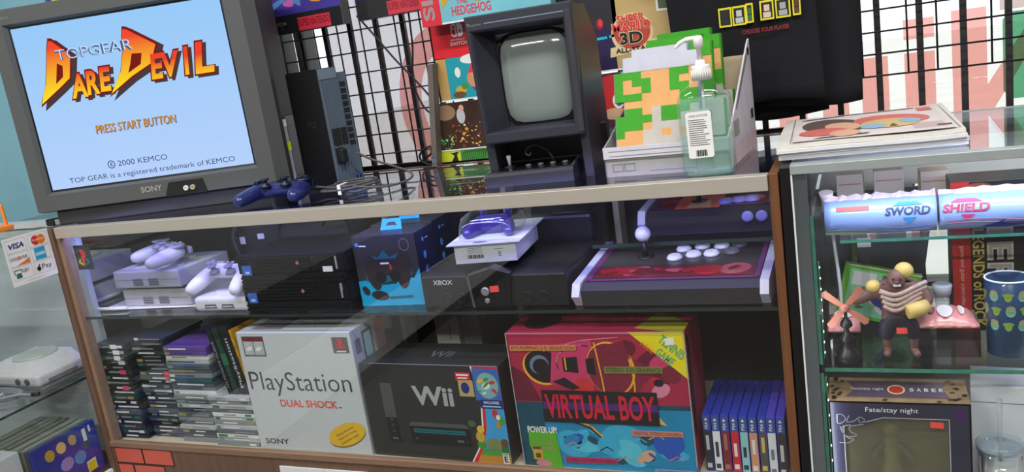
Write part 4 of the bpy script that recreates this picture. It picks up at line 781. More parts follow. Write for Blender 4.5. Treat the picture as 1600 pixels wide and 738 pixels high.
b = MB(); b.loft([[(x, 0.0 + 0.02 * (x / 0.33), 0.0015 + 0.010 * abs(math.sin(x * 9)) * (0 if 0.06 < x < 0.3 else 0.4)), (x, 0.02, 0.0), (x, 0.22, 0.0), (x, 0.22, 0.0008), (x, 0.02, 0.0008), (x, 0.0 + 0.02 * (x / 0.33), 0.0022 + 0.010 * abs(math.sin(x * 9)) * (0 if 0.06 < x < 0.3 else 0.4))] for x in [0.33 * k / 16 for k in range(17)]], WHITE, smooth=False)
b.tube([(0.0, 0.0, 0.006), (0.06, 0.0, 0.006), (0.10, 0.004, 0.006)], 0.0045, WHITE, 10); b.build('sheet', t)
console_grey('lower of the two stacked light grey disc consoles on the glass shelf', (0.066, 0.090, ZS + 0.0012), 0)
console_grey('upper of the two stacked light grey disc consoles, under the grey controller', (0.056, 0.082, ZS + 0.0538), -1)
GPAD = m('pad_grey', (186, 184, 190), 0.45); GPD = m('pad_trim_grey', (140, 140, 148), 0.45)
t = thing('game_controller', 'grey game controller lying on top of the stacked grey consoles', 'game controller', (0.195, 0.155, ZS + 0.108), -30); gamepad(t, GPAD, GPD)
t = thing('paper_roll', 'white rolled paper edge beside the leftmost grey consoles', 'paper', (-0.10, 0.078, ZS)); MB().tube([(0.012, 0, 0.006), (0.022, 0.125, 0.006)], [0.006, 0.006], WHITE, 12).build('roll', t); MB().box(-0.006, 0.006, -0.004, -0.002, 0.006, 0.034, WHITE).build('flap', t)
console_grey('lower grey disc console at the far left end of the glass shelf', (-0.318, 0.105, ZS + 0.0005), 0)
console_grey('upper grey disc console at the far left end of the glass shelf', (-0.318, 0.105, ZS + 0.058), 0, h=0.058)
# logo sticker inside the glass
t = thing('logo_sticker', 'dark square sticker with a red and multicoloured letter logo inside the case glass, top left', 'sticker', (0.022, 0.0155, 0.848), 0)
b = MB(); b.slab(F, [(0, 0), (0.055, 0), (0.055, 0.064), (0, 0.064)], -0.001, 0, m('sticker_dark', (50, 52, 54), 0.5)); b.build('sheet', t)
b = MB(); b.poly(F, [(0.022, 0.012), (0.031, 0.010), (0.031, 0.03), (0.038, 0.034), (0.040, 0.045), (0.033, 0.053), (0.020, 0.055), (0.022, 0.046)], 0.0008, m('logo_red', (226, 64, 74), 0.5)); b.line(F, [(0.021, 0.014), (0.010, 0.020), (0.016, 0.026)], 0.005, 0.0006, YEL); b.line(F, [(0.020, 0.012), (0.035, 0.013), (0.046, 0.022), (0.034, 0.027)], 0.005, 0.0005, m('teal_print')); b.poly(F, [(0.012, 0.044), (0.022, 0.05), (0.03, 0.048), (0.022, 0.054)], 0.0004, m('logo_red')); b.build('logo_print', t)
# small white console + pad
WH = m('console_white', (224, 222, 228), 0.45)
t = thing('game_console', 'small rounded white console on the glass shelf, under the white controller', 'game console', (0.350, 0.040, ZS), 0)
MB().box(0, 0.166, 0, 0.142, 0, 0.037, WH, bev=0.011, seg=4).build('housing', t)
for u in (0.035, 0.088):
    b = MB(); b.slab(F, [(u, 0.009), (u + 0.038, 0.009), (u + 0.036, 0.019), (u + 0.002, 0.019)], 0, 0.0008, m('port_dark')); b.rect(F, u + 0.004, 0.0125, u + 0.034, 0.0145, 0.0012, WH); b.build('controller_port', t)
MB().lathe([(0.056, 0), (0.056, 0.002), (0.052, 0.003)], WH, T(0.083, 0.075, 0.037), 32).build('disc_lid', t)
t = thing('game_controller', 'white game controller resting on the small white console', 'game controller', (0.426, 0.112, ZS + 0.0585), rot=(15, 0, -4)); gamepad(t, WH, m('pad_trim_grey'))
# two ribbed black consoles
RIB = m('console_black')
def slim_black(label, z, sil):
    t = thing('game_console', label, 'game console', (0.520, 0.038, z), 0)
    b = MB(); b.box(0, 0.290, 0, 0.18, 0.0, 0.023, RIB, bev=0.0012); b.box(-0.006, 0.297, 0.002, 0.186, 0.024, 0.067, RIB, bev=0.0012); b.build('housing', t)
    b = MB()
    for k in range(5): b.box(0.0, 0.205, -0.0035, 0.001, 0.029 + k * 0.0075, 0.033 + k * 0.0075, RIB)
    for k in range(2): b.box(0.0, 0.285, -0.0035, 0.001, 0.003 + k * 0.0095, 0.008 + k * 0.0095, RIB)
    b.build('rib', t)
    b = MB(); b.slab(F, [(0.205, 0.026), (0.293, 0.026), (0.293, 0.064), (0.205, 0.064)], -0.002, 0.0015, m('gloss_black', (20, 20, 24), 0.15)); b.build('disc_tray', t)
    b = MB(); b.box(0.272, 0.276, -0.003, -0.0015, 0.030, 0.060, m('silver_print')); b.text(F, 'PS2', 0.03, 0.044, 0.02, 0.007, 0.0038, m('dark_blue_lettering')); b.build('trim_print', t)
    b = MB(); b.slab(F, [(0.010, 0.022), (0.036, 0.022), (0.036, 0.046), (0.010, 0.046)], 0.0036, 0.0044, m('blue_label', (60, 104, 190), 0.5)); b.rect(F, 0.018, 0.026, 0.03, 0.032, 0.0048, m('pale_blue_print')); b.build('price_label', t, label='blue label')
    b = MB()
    if sil: b.slab(F, [(0.236, 0.0245), (0.262, 0.0245), (0.262, 0.037), (0.236, 0.037)], 0.002, 0.0028, CARD)
    else: b.slab(F, [(0.272, 0.046), (0.278, 0.046), (0.278, 0.064), (0.272, 0.064)], 0.0016, 0.0022, m('silver_print'))
    b.ell(F, 0.17, 0.048, 0.0045, 0.0045, 0.0038, m('rosy_logo', (176, 110, 118), 0.5)); b.build('front_label', t)
slim_black('lower of the two ribbed black consoles stacked on the glass shelf', ZS, False)
slim_black('upper of the two ribbed black consoles stacked on the glass shelf', ZS + 0.0675, True)
# things behind them
t = thing('power_adapter', 'black power adapter with wound cable behind the ribbed black consoles', 'power adapter', (0.30, 0.30, ZS), 8)
MB().box(0, 0.13, 0, 0.07, 0.0, 0.165, BLACK, bev=0.008).build('body', t); MB().tube(spline([(0.02, -0.01, 0.172), (0.0, -0.02, 0.13), (0.015, -0.025, 0.07), (0.03, -0.02, 0.02)], 6), 0.008, CABLE, 8).build('cable', t)
b = MB(); b.slab(front(0, 0, 0), [(0.06, 0.115), (0.08, 0.115), (0.08, 0.13), (0.06, 0.13)], 0, 0.001, CARD); b.slab(front(0, 0, 0), [(0.004, 0.105), (0.02, 0.105), (0.02, 0.125), (0.004, 0.125)], 0, 0.001, CARD); b.build('label', t)
t = thing('carry_bag', 'black soft bag lying behind the ribbed black consoles', 'bag', (0.445, 0.27, ZS), 4)
b = MB(); b.box(0, 0.25, 0, 0.15, 0, 0.165, MATTE, bev=0.04, seg=4); b.build('bag', t); MB().tube(spline([(0.16, -0.012, 0.15), (0.19, -0.022, 0.18), (0.225, -0.012, 0.165), (0.23, 0.0, 0.12)], 6), 0.004, CABLE, 6).build('strap', t)
# two boxed controllers
CY = m('cyan_print', (10, 164, 208), 0.45); CDK = m('charcoal_carton', (52, 50, 56), 0.4); NVB = m('navy_carton', (28, 30, 58), 0.4)
def pad_box(label, x, y, rot):
    t = thing('controller_box', label, 'controller box', (x, y, ZS), rot)
    w, d, h = 0.158, 0.098, 0.162
    MB().box(0, w, 0, d, 0, h, CDK, bev=0.001).build('carton', t)
    b = MB(); b.poly(F, [(0, 0), (w, 0), (w, 0.085), (0.142, 0.062), (0.11, 0.064), (0.095, 0.05), (0.06, 0.048), (0.035, 0.062), (0, 0.058)], 0.0005, CY); b.poly(F, [(0.02, 0.058), (0.035, 0.12), (0.06, 0.112), (0.075, 0.128), (0.09, 0.112), (0.125, 0.125), (0.14, 0.07), (0.11, 0.064), (0.06, 0.05)], 0.0006, m('deep_teal_print', (18, 96, 120), 0.4))
    pc = m('pad_print', (52, 40, 46), 0.4); b.ell(F, 0.042, 0.078, 0.018, 0.042, 0.0009, pc, 8); b.ell(F, 0.118, 0.082, 0.018, 0.044, 0.0009, pc, -6); b.rect(F, 0.045, 0.07, 0.115, 0.108, 0.0010, pc); b.ell(F, 0.06, 0.066, 0.013, 0.013, 0.0012, INK); b.ell(F, 0.096, 0.068, 0.013, 0.013, 0.0012, INK); b.rect(F, 0.064, 0.096, 0.086, 0.100, 0.0014, WHITE); b.ell(F, 0.05, 0.024, 0.022, 0.011, 0.0009, pc, -8); b.ell(F, 0.016, 0.036, 0.008, 0.012, 0.0009, pc, 30); b.ell(F, 0.13, 0.138, 0.013, 0.015, 0.0009, m('ring_print', (96, 94, 98), 0.4)); b.ell(F, 0.13, 0.138, 0.010, 0.012, 0.0011, CDK)
    for k in range(2): b.ell(F, 0.088, 0.086 + k * 0.006, 0.003, 0.003, 0.0014, m('tomato_print'))
    b.rect(F, 0.008, 0.139, 0.016, 0.147, 0.0009, m('sky_print')); b.line(F, [(0.018, 0.140), (0.034, 0.139)], 0.003, 0.0009, WHITE); b.line(F, [(0.075, 0.018), (0.13, 0.020)], 0.006, 0.0009, m('deep_teal_print')); b.build('cover_art', t)
    RS_ = right(w, 0, 0); b = MB(); b.rect(RS_, 0, 0, d, h, 0.0005, NVB)
    for k, v in enumerate((0.14, 0.105, 0.072)): b.ell(RS_, 0.035, v, 0.007 if k else 0.005, 0.009 if k else 0.005, 0.0009, m('sky_print')); b.line(RS_, [(0.046, 0.14), (0.06, 0.14)], 0.003, 0.0009, m('pale_blue_print'))
    b.poly(RS_, [(0, 0), (d, 0), (d, 0.02), (0, 0.045)], 0.0008, m('plum_print', (52, 30, 44), 0.5)); b.build('side_print', t)
    b = MB(); b.slab(FR((0.05, d * 0.5, h), (1, 0, 0), (0, 0.5, 1)), [(0, 0), (0.055, 0), (0.05, 0.026), (0.004, 0.026)], 0, 0.0012, CY); b.slab(FR((0.05, d * 0.5, h), (1, 0, 0), (0, 0.5, 1)), [(0.014, 0.010), (0.042, 0.010), (0.036, 0.018), (0.02, 0.018)], 0.0012, 0.0018, INK); b.build('hang_tab', t, label='bright blue hang tab')
pad_box('black and cyan controller box at the front of the glass shelf', 0.826, 0.062, 2)
pad_box('second black and cyan controller box, behind the front one', 0.812, 0.172, 2)
# wide black console with glowing emblem area
t = thing('game_console', 'wide black console with round silver buttons on the glass shelf, under the blister pack', 'game console', (0.996, 0.042, ZS), 0)
XB = m('xconsole_black', (30, 31, 32), 0.4, bump=0.05, scale=500)
b = MB(); b.box(0, 0.330, 0, 0.255, 0.0, 0.07, XB, bev=0.004); b.build('housing', t)
b = MB(); b.slab(F, [(0.118, 0.001), (0.206, 0.001), (0.214, 0.074), (0.170, 0.088), (0.112, 0.074)], -0.02, 0.006, m('gloss_black')); b.line(F, [(0.122, 0.003), (0.116, 0.072), (0.170, 0.087)], 0.005, 0.0068, m('xtrim_grey', (84, 88, 90), 0.4)); b.line(F, [(0.170, 0.087), (0.212, 0.074)], 0.003, 0.0068, m('xtrim_grey')); b.build('centre_panel', t)
b = MB(); b.rect(F, 0.006, 0.046, 0.112, 0.0475, 0.0005, INK); b.text(F, 'XBOX', 0.030, 0.051, 0.046, 0.0105, 0.0006, m('pale_lettering', (216, 218, 224), 0.4), 0.01); b.build('lettering', t)
for u in (0.058, 0.093, 0.243, 0.279): MB().lathe([(0.0125, 0), (0.0125, 0.002), (0.010, 0.0025), (0.0095, 0.001)], MATTE, F @ T(u, 0.020, 0), 18).build('controller_port', t)
for u, v, r in ((0.153, 0.036, 0.0095), (0.155, 0.016, 0.0055)): MB().lathe([(r, 0), (r, 0.003), (r * 0.8, 0.0045)], m('silver_button', (170, 172, 168), 0.3, 0.5), F @ T(u, v, 0.006), 18).build('button', t, label='round silver button')
b = MB(); b.slab(F, [(0.164, 0.034), (0.184, 0.035), (0.184, 0.048), (0.164, 0.047)], 0.0065, 0.0072, STICK); b.build('price_label', t, label='red price label')
# blister pack with violet pad
t = thing('blister_pack', 'blister pack with a violet controller on a white tray on the wide black console', 'blister pack', (1.078, 0.062, ZS + 0.0895), 6)
b = MB(); b.box(-0.012, 0.150, -0.012, 0.20, 0.042, 0.0445, CARD); b.box(0.0, 0.136, 0.0, 0.003, 0.0, 0.042, CARD); b.box(0.0, 0.003, 0.003, 0.18, 0, 0.042, CARD); b.box(0.133, 0.136, 0.003, 0.18, 0, 0.042, CARD); b.box(0.003, 0.133, 0.003, 0.18, 0, 0.003, CARD)
b.build('tray', t)
b = MB(); 
for k in range(12): b.rect(F, 0.028 + k * 0.003, 0.010, 0.0296 + k * 0.003 + 0.0006 * (k % 3), 0.018, 0.0004, INK)
for k in range(4): b.line(F, [(0.03, 0.022 + k * 0.0035), (0.062, 0.022 + k * 0.0035)], 0.001, 0.0004, m('grey_text'))
b.text(F, 'E', 0.098, 0.012, 0.006, 0.010, 0.0004, INK); b.line(F, [(0.09, 0.028), (0.108, 0.028)], 0.0012, 0.0004, m('grey_text')); b.ell(FR((0, -0.012, 0.0446), (1, 0, 0), (0, 1, 0)), 0.06, 0.012, 0.017, 0.006, 0.0003, m('taupe_metal')); b.build('tray_print', t)
VIO = m('violet_plastic', (64, 52, 120), 0.2, coat=0.5)
b = skin([(0.068, 0.085, 0.060), (0.035, 0.085, 0.062), (0.022, 0.05, 0.058), (0.02, 0.025, 0.054), (0.10, 0.085, 0.062), (0.112, 0.05, 0.058), (0.118, 0.025, 0.054)], [(0, 1), (1, 2), (2, 3), (0, 4), (4, 5), (5, 6)], [(0.02, 0.026), (0.02, 0.026), 0.016, 0.011, (0.02, 0.026), 0.016, 0.011], VIO, 2); b.build('controller', t, label='violet controller under the bubble')
for u, v in ((0.042, 0.10), (0.10, 0.10)): MB().lathe([(0.008, 0.074), (0.008, 0.090), (0.011, 0.094), (0.009, 0.096)], VIO, T(u, v, 0), 14).build('thumbstick', t)
b = MB(); b.loft([[(0.068 + 0.068 * k * c * ((abs(c) ** 4 + abs(s_) ** 4) ** -0.25), 0.075 + 0.07 * k * s_ * ((abs(c) ** 4 + abs(s_) ** 4) ** -0.25), z) for c, s_ in [(math.cos(2 * math.pi * j / 28), math.sin(2 * math.pi * j / 28)) for j in range(28)]] for k, z in ((1.0, 0.045), (0.97, 0.07), (0.88, 0.090), (0.6, 0.102), (0.1, 0.104))], CLEAR, False, True); b.build('bubble', t, label='clear plastic bubble')
# big dark console behind, black case on the shelf
t = thing('game_console', 'large dark console standing behind the wide black console', 'game console', (1.062, 0.305, ZS), -1)
MB().box(0, 0.25, 0, 0.16, 0.0, 0.135, m('slate_black', (34, 35, 42), 0.35), bev=0.012, seg=3).build('housing', t); b = MB(); b.box(0.006, 0.235, -0.002, 0.0, 0.06, 0.064, MATTE); b.build('seam', t)

# arcade sticks
STKD = m('stick_charcoal', (58, 56, 60), 0.4, bump=0.04, scale=400); STKW = m('stick_white', (206, 206, 216), 0.4); PLUM = m('plum_edge', (120, 52, 110), 0.35); PRT = m('stick_art_dark', (60, 54, 52), 0.3, var=0.3, scale=9)
BTNW = m('button_white', (226, 226, 236), 0.3, coat=0.3)
def arcade(label, loc, rot, w, d, hf, hb, ball=True, art=REDP):
    t = thing('arcade_stick', label, 'arcade stick', loc, rot)
    prof = [(0.0, 0.0), (-0.004, hf * 0.75), (0.016, hf), (d, hb), (d, 0.0)]
    b = MB(); b.slab(right(0.014, 0, 0), prof, 0, w - 0.028, STKD); b.build('housing', t)
    for x in (-0.002, w - 0.014): MB().slab(right(x, 0, 0), [(0.004, -0.0), (-0.016, hf * 0.55), (0.0, hf * 1.08), (d + 0.002, hb + 0.004), (d + 0.002, 0)], 0, 0.016, STKW).build('end_cap', t, label='pale end cap')
    sl = math.atan2(hb - hf, d - 0.016); PT = FR((0.0, 0.016, hf), (1, 0, 0), (0, math.cos(sl), math.sin(sl))); dl = d - 0.03
    b = MB(); b.slab(PT, [(0.022, 0.010), (w - 0.022, 0.010), (w - 0.022, dl), (0.022, dl)], 0, 0.001, PRT); b.line(PT, [(0.022, 0.010), (w - 0.022, 0.010), (w - 0.022, dl), (0.022, dl), (0.022, 0.010)], 0.009, 0.0014, PLUM)
    R_ = random.Random(int(w * 1000)); 
    CR = m('stick_art_red', (190, 40, 46), 0.3); CR2 = m('stick_art_maroon', (120, 36, 40), 0.3)
    b.rect(PT, 0.03, 0.02, w - 0.03, 0.075, 0.0016, CR2); blobs(b, PT, 0.03, 0.018, w - 0.03, 0.085, 0.0018, [CR, CR2, m('stick_art_pink', (206, 96, 96), 0.3), CR], 31, 22, 0.012, 0.035); b.build('top_sheet', t)
    return t, PT
def stick_btn(t, PT, u, v, mat, r=0.0145): 
    MB().lathe([(r + 0.0015, 0.001), (r + 0.0015, 0.005), (r, 0.006), (r - 0.002, 0.0095), (r - 0.007, 0.0105)], mat, PT @ T(u, v, 0), 22).build('button', t)
def stick_lever(t, PT, u, v, mat):
    b = MB(); b.lathe([(0.018, 0.001), (0.018, 0.003), (0.010, 0.005)], BLACK, PT @ T(u, v, 0), 20); b.tube([PT @ Vector((u, v, 0.0)), PT @ Vector((u, v, 0.035))], 0.0055, BLACK, 10); lv = b.build('lever', t)
    MB().ball(tuple(PT @ Vector((u, v, 0.052))), 0.0165, mat, seg=24).build('ball_top', lv)
t, PT = arcade('large arcade stick with six white buttons at the right end of the glass shelf', (1.343, 0.036, ZS + 0.0005), -0.5, 0.372, 0.25, 0.043, 0.062)
stick_lever(t, PT, 0.112, 0.135, BTNW)
for u, v in ((0.176, 0.118), (0.212, 0.132), (0.248, 0.134), (0.186, 0.168), (0.222, 0.180), (0.262, 0.178)): stick_btn(t, PT, u, v, BTNW)
for u, v in ((0.288, 0.142), (0.298, 0.182)): stick_btn(t, PT, u, v, m('button_smoke', (92, 88, 100), 0.3))
t, PT = arcade('second arcade stick with orange artwork on the small upper glass shelf', (1.432, 0.262, 0.8006), -1, 0.290, 0.19, 0.052, 0.062)
b = MB(); b.slab(PT, [(0.075, -0.006), (0.170, -0.006), (0.170, 0.10), (0.075, 0.10)], 0.0022, 0.0026, m('orange_art', (236, 110, 70), 0.4, var=0.15, scale=14)); b.poly(PT, [(0.10, 0.0), (0.15, 0.0), (0.145, 0.05), (0.105, 0.05)], 0.0030, m('pale_gold_print')); b.build('artwork', t, label='orange artwork')
stick_lever(t, PT, 0.118, 0.05, BLACK)
VBT = m('button_violet', (150, 146, 214), 0.3)
for u, v in ((0.178, 0.03), (0.205, 0.036), (0.232, 0.038)): stick_btn(t, PT, u, v, VBT)
for u, v in ((0.228, 0.034), (0.256, 0.034)): MB().lathe([(0.012, 0), (0.012, 0.003), (0.008, 0.005)], VBT, F @ T(u, v, 0.005), 20).build('reflection_disc', t)  # round reflections on the front face, modelled as two violet discs

# ================================================================ inside the long case: deck
ZD = 0.3655
def carton(name, label, cat, loc, rot, w, d, h, mat):
    t = thing(name, label, cat, loc, rot); MB().box(0, w, 0, d, 0, h, mat, bev=0.0015).build('carton', t); return t
# white console carton
PSW = m('pale_grey_carton', (206, 212, 216), 0.5, var=0.02)
t = carton('console_box', 'pale grey console box with black and red lettering in the middle of the case floor', 'console box', (0.472, 0.028, ZD), 0, 0.326, 0.14, 0.305, PSW)
PL = m('charcoal_lettering', (70, 72, 76), 0.4)
b = MB(); b.text(F, 'PlayStation', 0.012, 0.143, 0.292, 0.062, 0.0006, PL, -0.006); b.build('title_print', t)
b = MB(); b.text(F, 'DUAL SHOCK', 0.090, 0.115, 0.165, 0.019, 0.0006, m('coral_lettering', (236, 90, 84), 0.5), 0.025); b.text(F, 'SONY', 0.020, 0.015, 0.070, 0.014, 0.0006, PL, 0.015); b.line(F, [(0.258, 0.118), (0.266, 0.118)], 0.002, 0.0006, PL); b.build('lettering', t)
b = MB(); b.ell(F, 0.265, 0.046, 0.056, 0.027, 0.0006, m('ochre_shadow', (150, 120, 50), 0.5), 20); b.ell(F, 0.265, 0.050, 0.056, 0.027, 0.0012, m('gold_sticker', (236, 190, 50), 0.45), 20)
G2 = F @ T(0.265, 0.050, 0.0016) @ RZ(27)
for k, s_ in enumerate(('Works like never', 'Digital and Analog', 'Controller Inside')): b.text(G2, s_, -0.030, 0.006 - k * 0.011, 0.060, 0.006, 0, m('brown_text', (120, 84, 20), 0.5))
b.build('oval_sticker', t, label='gold oval sticker')
b = MB(); b.line(F, [(0.016, 0.246), (0.078, 0.246), (0.078, 0.294), (0.016, 0.294), (0.016, 0.246)], 0.0022, 0.0006, PL); b.rect(F, 0.016, 0.283, 0.078, 0.294, 0.0009, m('wine_print', (120, 48, 56), 0.5)); b.rect(F, 0.019, 0.249, 0.075, 0.281, 0.0009, m('pale_grey_print', (190, 196, 198), 0.5)); b.line(F, [(0.047, 0.249), (0.047, 0.282)], 0.0016, 0.0012, PL); b.ell(F, 0.033, 0.264, 0.010, 0.005, 0.0012, WHITE, 20); b.ell(F, 0.061, 0.264, 0.010, 0.005, 0.0012, WHITE, 20); b.build('picture_print', t)
b = MB(); b.slab(F, [(0.274, 0.254), (0.317, 0.254), (0.317, 0.293), (0.274, 0.293)], 0, 0.0004, m('logo_grey_panel', (104, 102, 104), 0.5)); b.poly(F, [(0.290, 0.266), (0.296, 0.264), (0.297, 0.276), (0.303, 0.279), (0.302, 0.287), (0.291, 0.290)], 0.0008, m('logo_red')); b.line(F, [(0.288, 0.268), (0.281, 0.271), (0.288, 0.276)], 0.003, 0.0008, m('logo_red')); b.line(F, [(0.297, 0.267), (0.310, 0.271), (0.302, 0.276)], 0.003, 0.0008, m('logo_red')); b.line(F, [(0.284, 0.2585), (0.308, 0.2585)], 0.003, 0.0008, WHITE); b.build('logo_print', t)
b = MB(); RS_ = right(0.326, 0, 0); b.rect(RS_, 0.0, 0.0, 0.14, 0.305, 0.0004, m('lilac_grey_carton', (190, 194, 208), 0.5)); b.rect(RS_, 0.012, 0.245, 0.034, 0.280, 0.0008, m('slate_light')); b.rect(RS_, 0.044, 0.215, 0.085, 0.290, 0.0008, m('print_slate_blue', (70, 96, 120), 0.5)); b.rect(RS_, 0.050, 0.225, 0.079, 0.283, 0.0011, m('pale_blue_print')); b.rect(RS_, 0.060, 0.195, 0.080, 0.220, 0.0012, m('rust_print')); b.rect(RS_, 0.100, 0.20, 0.14, 0.30, 0.0008, m('pink_side_print', (214, 110, 120), 0.5)); b.rect(RS_, 0.108, 0.22, 0.132, 0.275, 0.0011, m('smoky_lilac', (150, 140, 150), 0.5)); b.build('side_print', t)
b = MB(); TP = top(0, 0, 0.305); b.rect(TP, 0.03, 0.02, 0.12, 0.10, 0.0004, m('smoky_lilac')); b.text(TP, 'PlayStation', 0.13, 0.05, 0.13, 0.03, 0.0004, PL); b.build('top_print', t)
# black console carton
BK = m('graphite_carton', (50, 52, 52), 0.35, var=0.05)
t = carton('console_box', 'dark grey console box with large silver letters and a colourful game panel', 'console box', (0.803, 0.032, ZD), -1.5, 0.352, 0.13, 0.228, BK)
b = MB(); b.text(F, 'Wii', 0.130, 0.132, 0.104, 0.046, 0.0006, m('silver_lettering2', (190, 196, 198), 0.3, 0.2), 0.03); b.build('title_print', t)
b = MB(); b.slab(F, [(0.048, 0.098), (0.078, 0.098), (0.078, 0.182), (0.048, 0.182)], 0, 0.0008, m('remote_grey', (86, 88, 90), 0.35)); b.slab(F, [(0.051, 0.038), (0.080, 0.038), (0.078, 0.098), (0.048, 0.098)], 0, 0.0008, m('remote_dark', (34, 35, 36), 0.35))
for k in range(3): b.ell(F, 0.064, 0.065 + k * 0.014, 0.003, 0.003, 0.0012, m('remote_grey'))
b.text(F, 'Wii', 0.058, 0.044, 0.014, 0.005, 0.0012, m('silver_lettering2')); b.build('remote_print', t)
b = MB(); b.rect(F, 0.108, 0.036, 0.262, 0.080, 0.0006, m('console_print', (30, 32, 32), 0.35)); b.poly(F, [(0.108, 0.080), (0.262, 0.080), (0.25, 0.09), (0.112, 0.09)], 0.0006, m('remote_grey')); b.rect(F, 0.118, 0.064, 0.250, 0.074, 0.0010, m('slot_teal', (30, 110, 124), 0.35)); b.line(F, [(0.118, 0.069), (0.250, 0.069)], 0.0016, 0.0013, m('slot_teal_dark', (20, 70, 80), 0.35)); b.text(F, 'Wii', 0.226, 0.046, 0.016, 0.006, 0.0010, m('silver_lettering2')); b.ell(F, 0.122, 0.050, 0.003, 0.003, 0.0010, m('remote_grey')); b.ell(F, 0.252, 0.048, 0.002, 0.002, 0.0010, m('remote_grey')); b.build('console_print', t)
b = MB(); SKYC = m('picture_sky', (60, 160, 220), 0.45, var=0.1, scale=6)
b.poly(F, [(0.254, 0.0), (0.352, 0.0), (0.352, 0.228), (0.286, 0.228), (0.300, 0.16), (0.293, 0.09), (0.276, 0.035)], 0.0005, WHITE); b.poly(F, [(0.258, 0.0), (0.352, 0.0), (0.352, 0.228), (0.290, 0.228), (0.304, 0.16), (0.297, 0.09), (0.280, 0.035)], 0.0008, SWR); b.poly(F, [(0.268, 0.0), (0.352, 0.0), (0.352, 0.150), (0.310, 0.150), (0.304, 0.085), (0.290, 0.038)], 0.0011, SKYC)
b.poly(F, [(0.268, 0.0), (0.352, 0.0), (0.352, 0.020), (0.279, 0.020)], 0.0014, m('picture_orange', (206, 140, 50), 0.5)); b.poly(F, [(0.279, 0.020), (0.352, 0.020), (0.352, 0.036), (0.289, 0.036)], 0.0014, m('picture_green', (80, 160, 60), 0.5)); b.ell(F, 0.342, 0.104, 0.008, 0.011, 0.0014, m('picture_green')); b.ell(F, 0.330, 0.120, 0.007, 0.011, 0.0016, m('tomato_print')); b.ell(F, 0.336, 0.112, 0.005, 0.006, 0.0018, WHITE); b.ell(F, 0.334, 0.094, 0.005, 0.008, 0.0018, m('picture_orange')); b.ell(F, 0.318, 0.048, 0.022, 0.014, 0.0014, m('olive_hill', (130, 140, 90), 0.5)); b.rect(F, 0.333, 0.020, 0.350, 0.044, 0.0016, m('pipe_green', (50, 110, 60), 0.5)); b.ell(F, 0.342, 0.052, 0.009, 0.010, 0.0018, m('brown_print2'))
b.ell(F, 0.286, 0.064, 0.011, 0.013, 0.0020, m('ochre_print')); b.ell(F, 0.289, 0.082, 0.009, 0.009, 0.0022, m('picture_yellow', (236, 190, 70), 0.5)); b.ell(F, 0.270, 0.094, 0.010, 0.008, 0.0020, m('moss_print')); b.ell(F, 0.286, 0.045, 0.010, 0.010, 0.0018, m('grass_print'))
b.build('picture_print', t)
b = MB(); b.rect(F, 0.290, 0.150, 0.352, 0.224, 0.0016, m('print_blue_band', (60, 110, 190), 0.5)); b.ell(F, 0.322, 0.185, 0.026, 0.030, 0.0018, m('pale_teal_print')); blobs(b, F, 0.297, 0.160, 0.348, 0.215, 0.0020, [m('tomato_print'), m('grass_print'), WHITE, m('picture_yellow')], 44, 10, 0.004, 0.010); b.rect(F, 0.252, 0.158, 0.288, 0.196, 0.0016, m('sand_gold_print')); b.ell(F, 0.268, 0.178, 0.010, 0.013, 0.0020, m('navy_print')); b.rect(F, 0.248, 0.196, 0.284, 0.214, 0.0018, SWR); b.line(F, [(0.252, 0.208), (0.28, 0.208)], 0.004, 0.0022, WHITE); b.line(F, [(0.254, 0.201), (0.276, 0.201)], 0.003, 0.0022, WHITE); b.build('game_cover_print', t)
b = MB(); b.slab(F, [(0.300, 0.132), (0.352, 0.132), (0.352, 0.152), (0.300, 0.152), (0.294, 0.142)], 0.0014, 0.0018, m('navy_print')); b.text(F, 'INCLUDES', 0.308, 0.143, 0.036, 0.006, 0.0022, WHITE, 0.02); b.line(F, [(0.305, 0.137), (0.346, 0.137)], 0.003, 0.0022, m('pale_blue_print')); b.slab(F, [(0.333, 0.003), (0.348, 0.003), (0.348, 0.028), (0.333, 0.028)], 0.0018, 0.0022, WHITE); b.text(F, 'E', 0.336, 0.007, 0.009, 0.014, 0.0026, INK, 0.03); b.line(F, [(0.335, 0.0255), (0.346, 0.0255)], 0.002, 0.0026, INK); b.build('badge_print', t)
b = MB(); TP = top(0, 0, 0.228); b.text(TP, 'Wii', 0.155, 0.045, 0.06, 0.035, 0.0004, m('dim_silver', (110, 112, 116), 0.35), 0.02); b.build('top_print', t); b = MB(); b.line(FR((0, 0, 0.2285), (1, 0, 0), (0, 1, 0)), [(0.03, 0.0), (0.35, 0.0)], 0.002, 0.0004, m('worn_edge', (176, 174, 172), 0.6)); b.build('worn_edge', t)
# red headset-game carton
MAG = m('crimson_carton', (176, 40, 74), 0.4, var=0.15, scale=7); MAGD = m('wine_carton', (110, 26, 52), 0.4, var=0.15); AZ = m('azure_print', (28, 140, 190), 0.4, var=0.15, scale=8); TEALD = m('petrol_print', (24, 78, 100), 0.4, var=0.2)
t = carton('console_box', 'worn red and blue headset game box with a yellow corner on the case floor', 'console box', (1.182, 0.030, ZD), 0, 0.372, 0.15, 0.302, MAG)
b = MB(); b.rect(F, 0, 0, 0.372, 0.150, 0.0005, TEALD); b.rect(F, 0.06, 0.0, 0.372, 0.138, 0.0008, AZ); b.rect(F, 0, 0.148, 0.372, 0.302, 0.0008, MAG)
PK = m('rose_print', (206, 60, 110), 0.4); OR2 = m('orange_line', (240, 176, 50), 0.4); PK2 = m('pink_glow', (220, 130, 160), 0.4); DKV = m('visor_dark', (40, 26, 36), 0.35)
b.poly(F, [(0.0, 0.15), (0.06, 0.15), (0.035, 0.21), (0.0, 0.23)], 0.0010, MAGD)
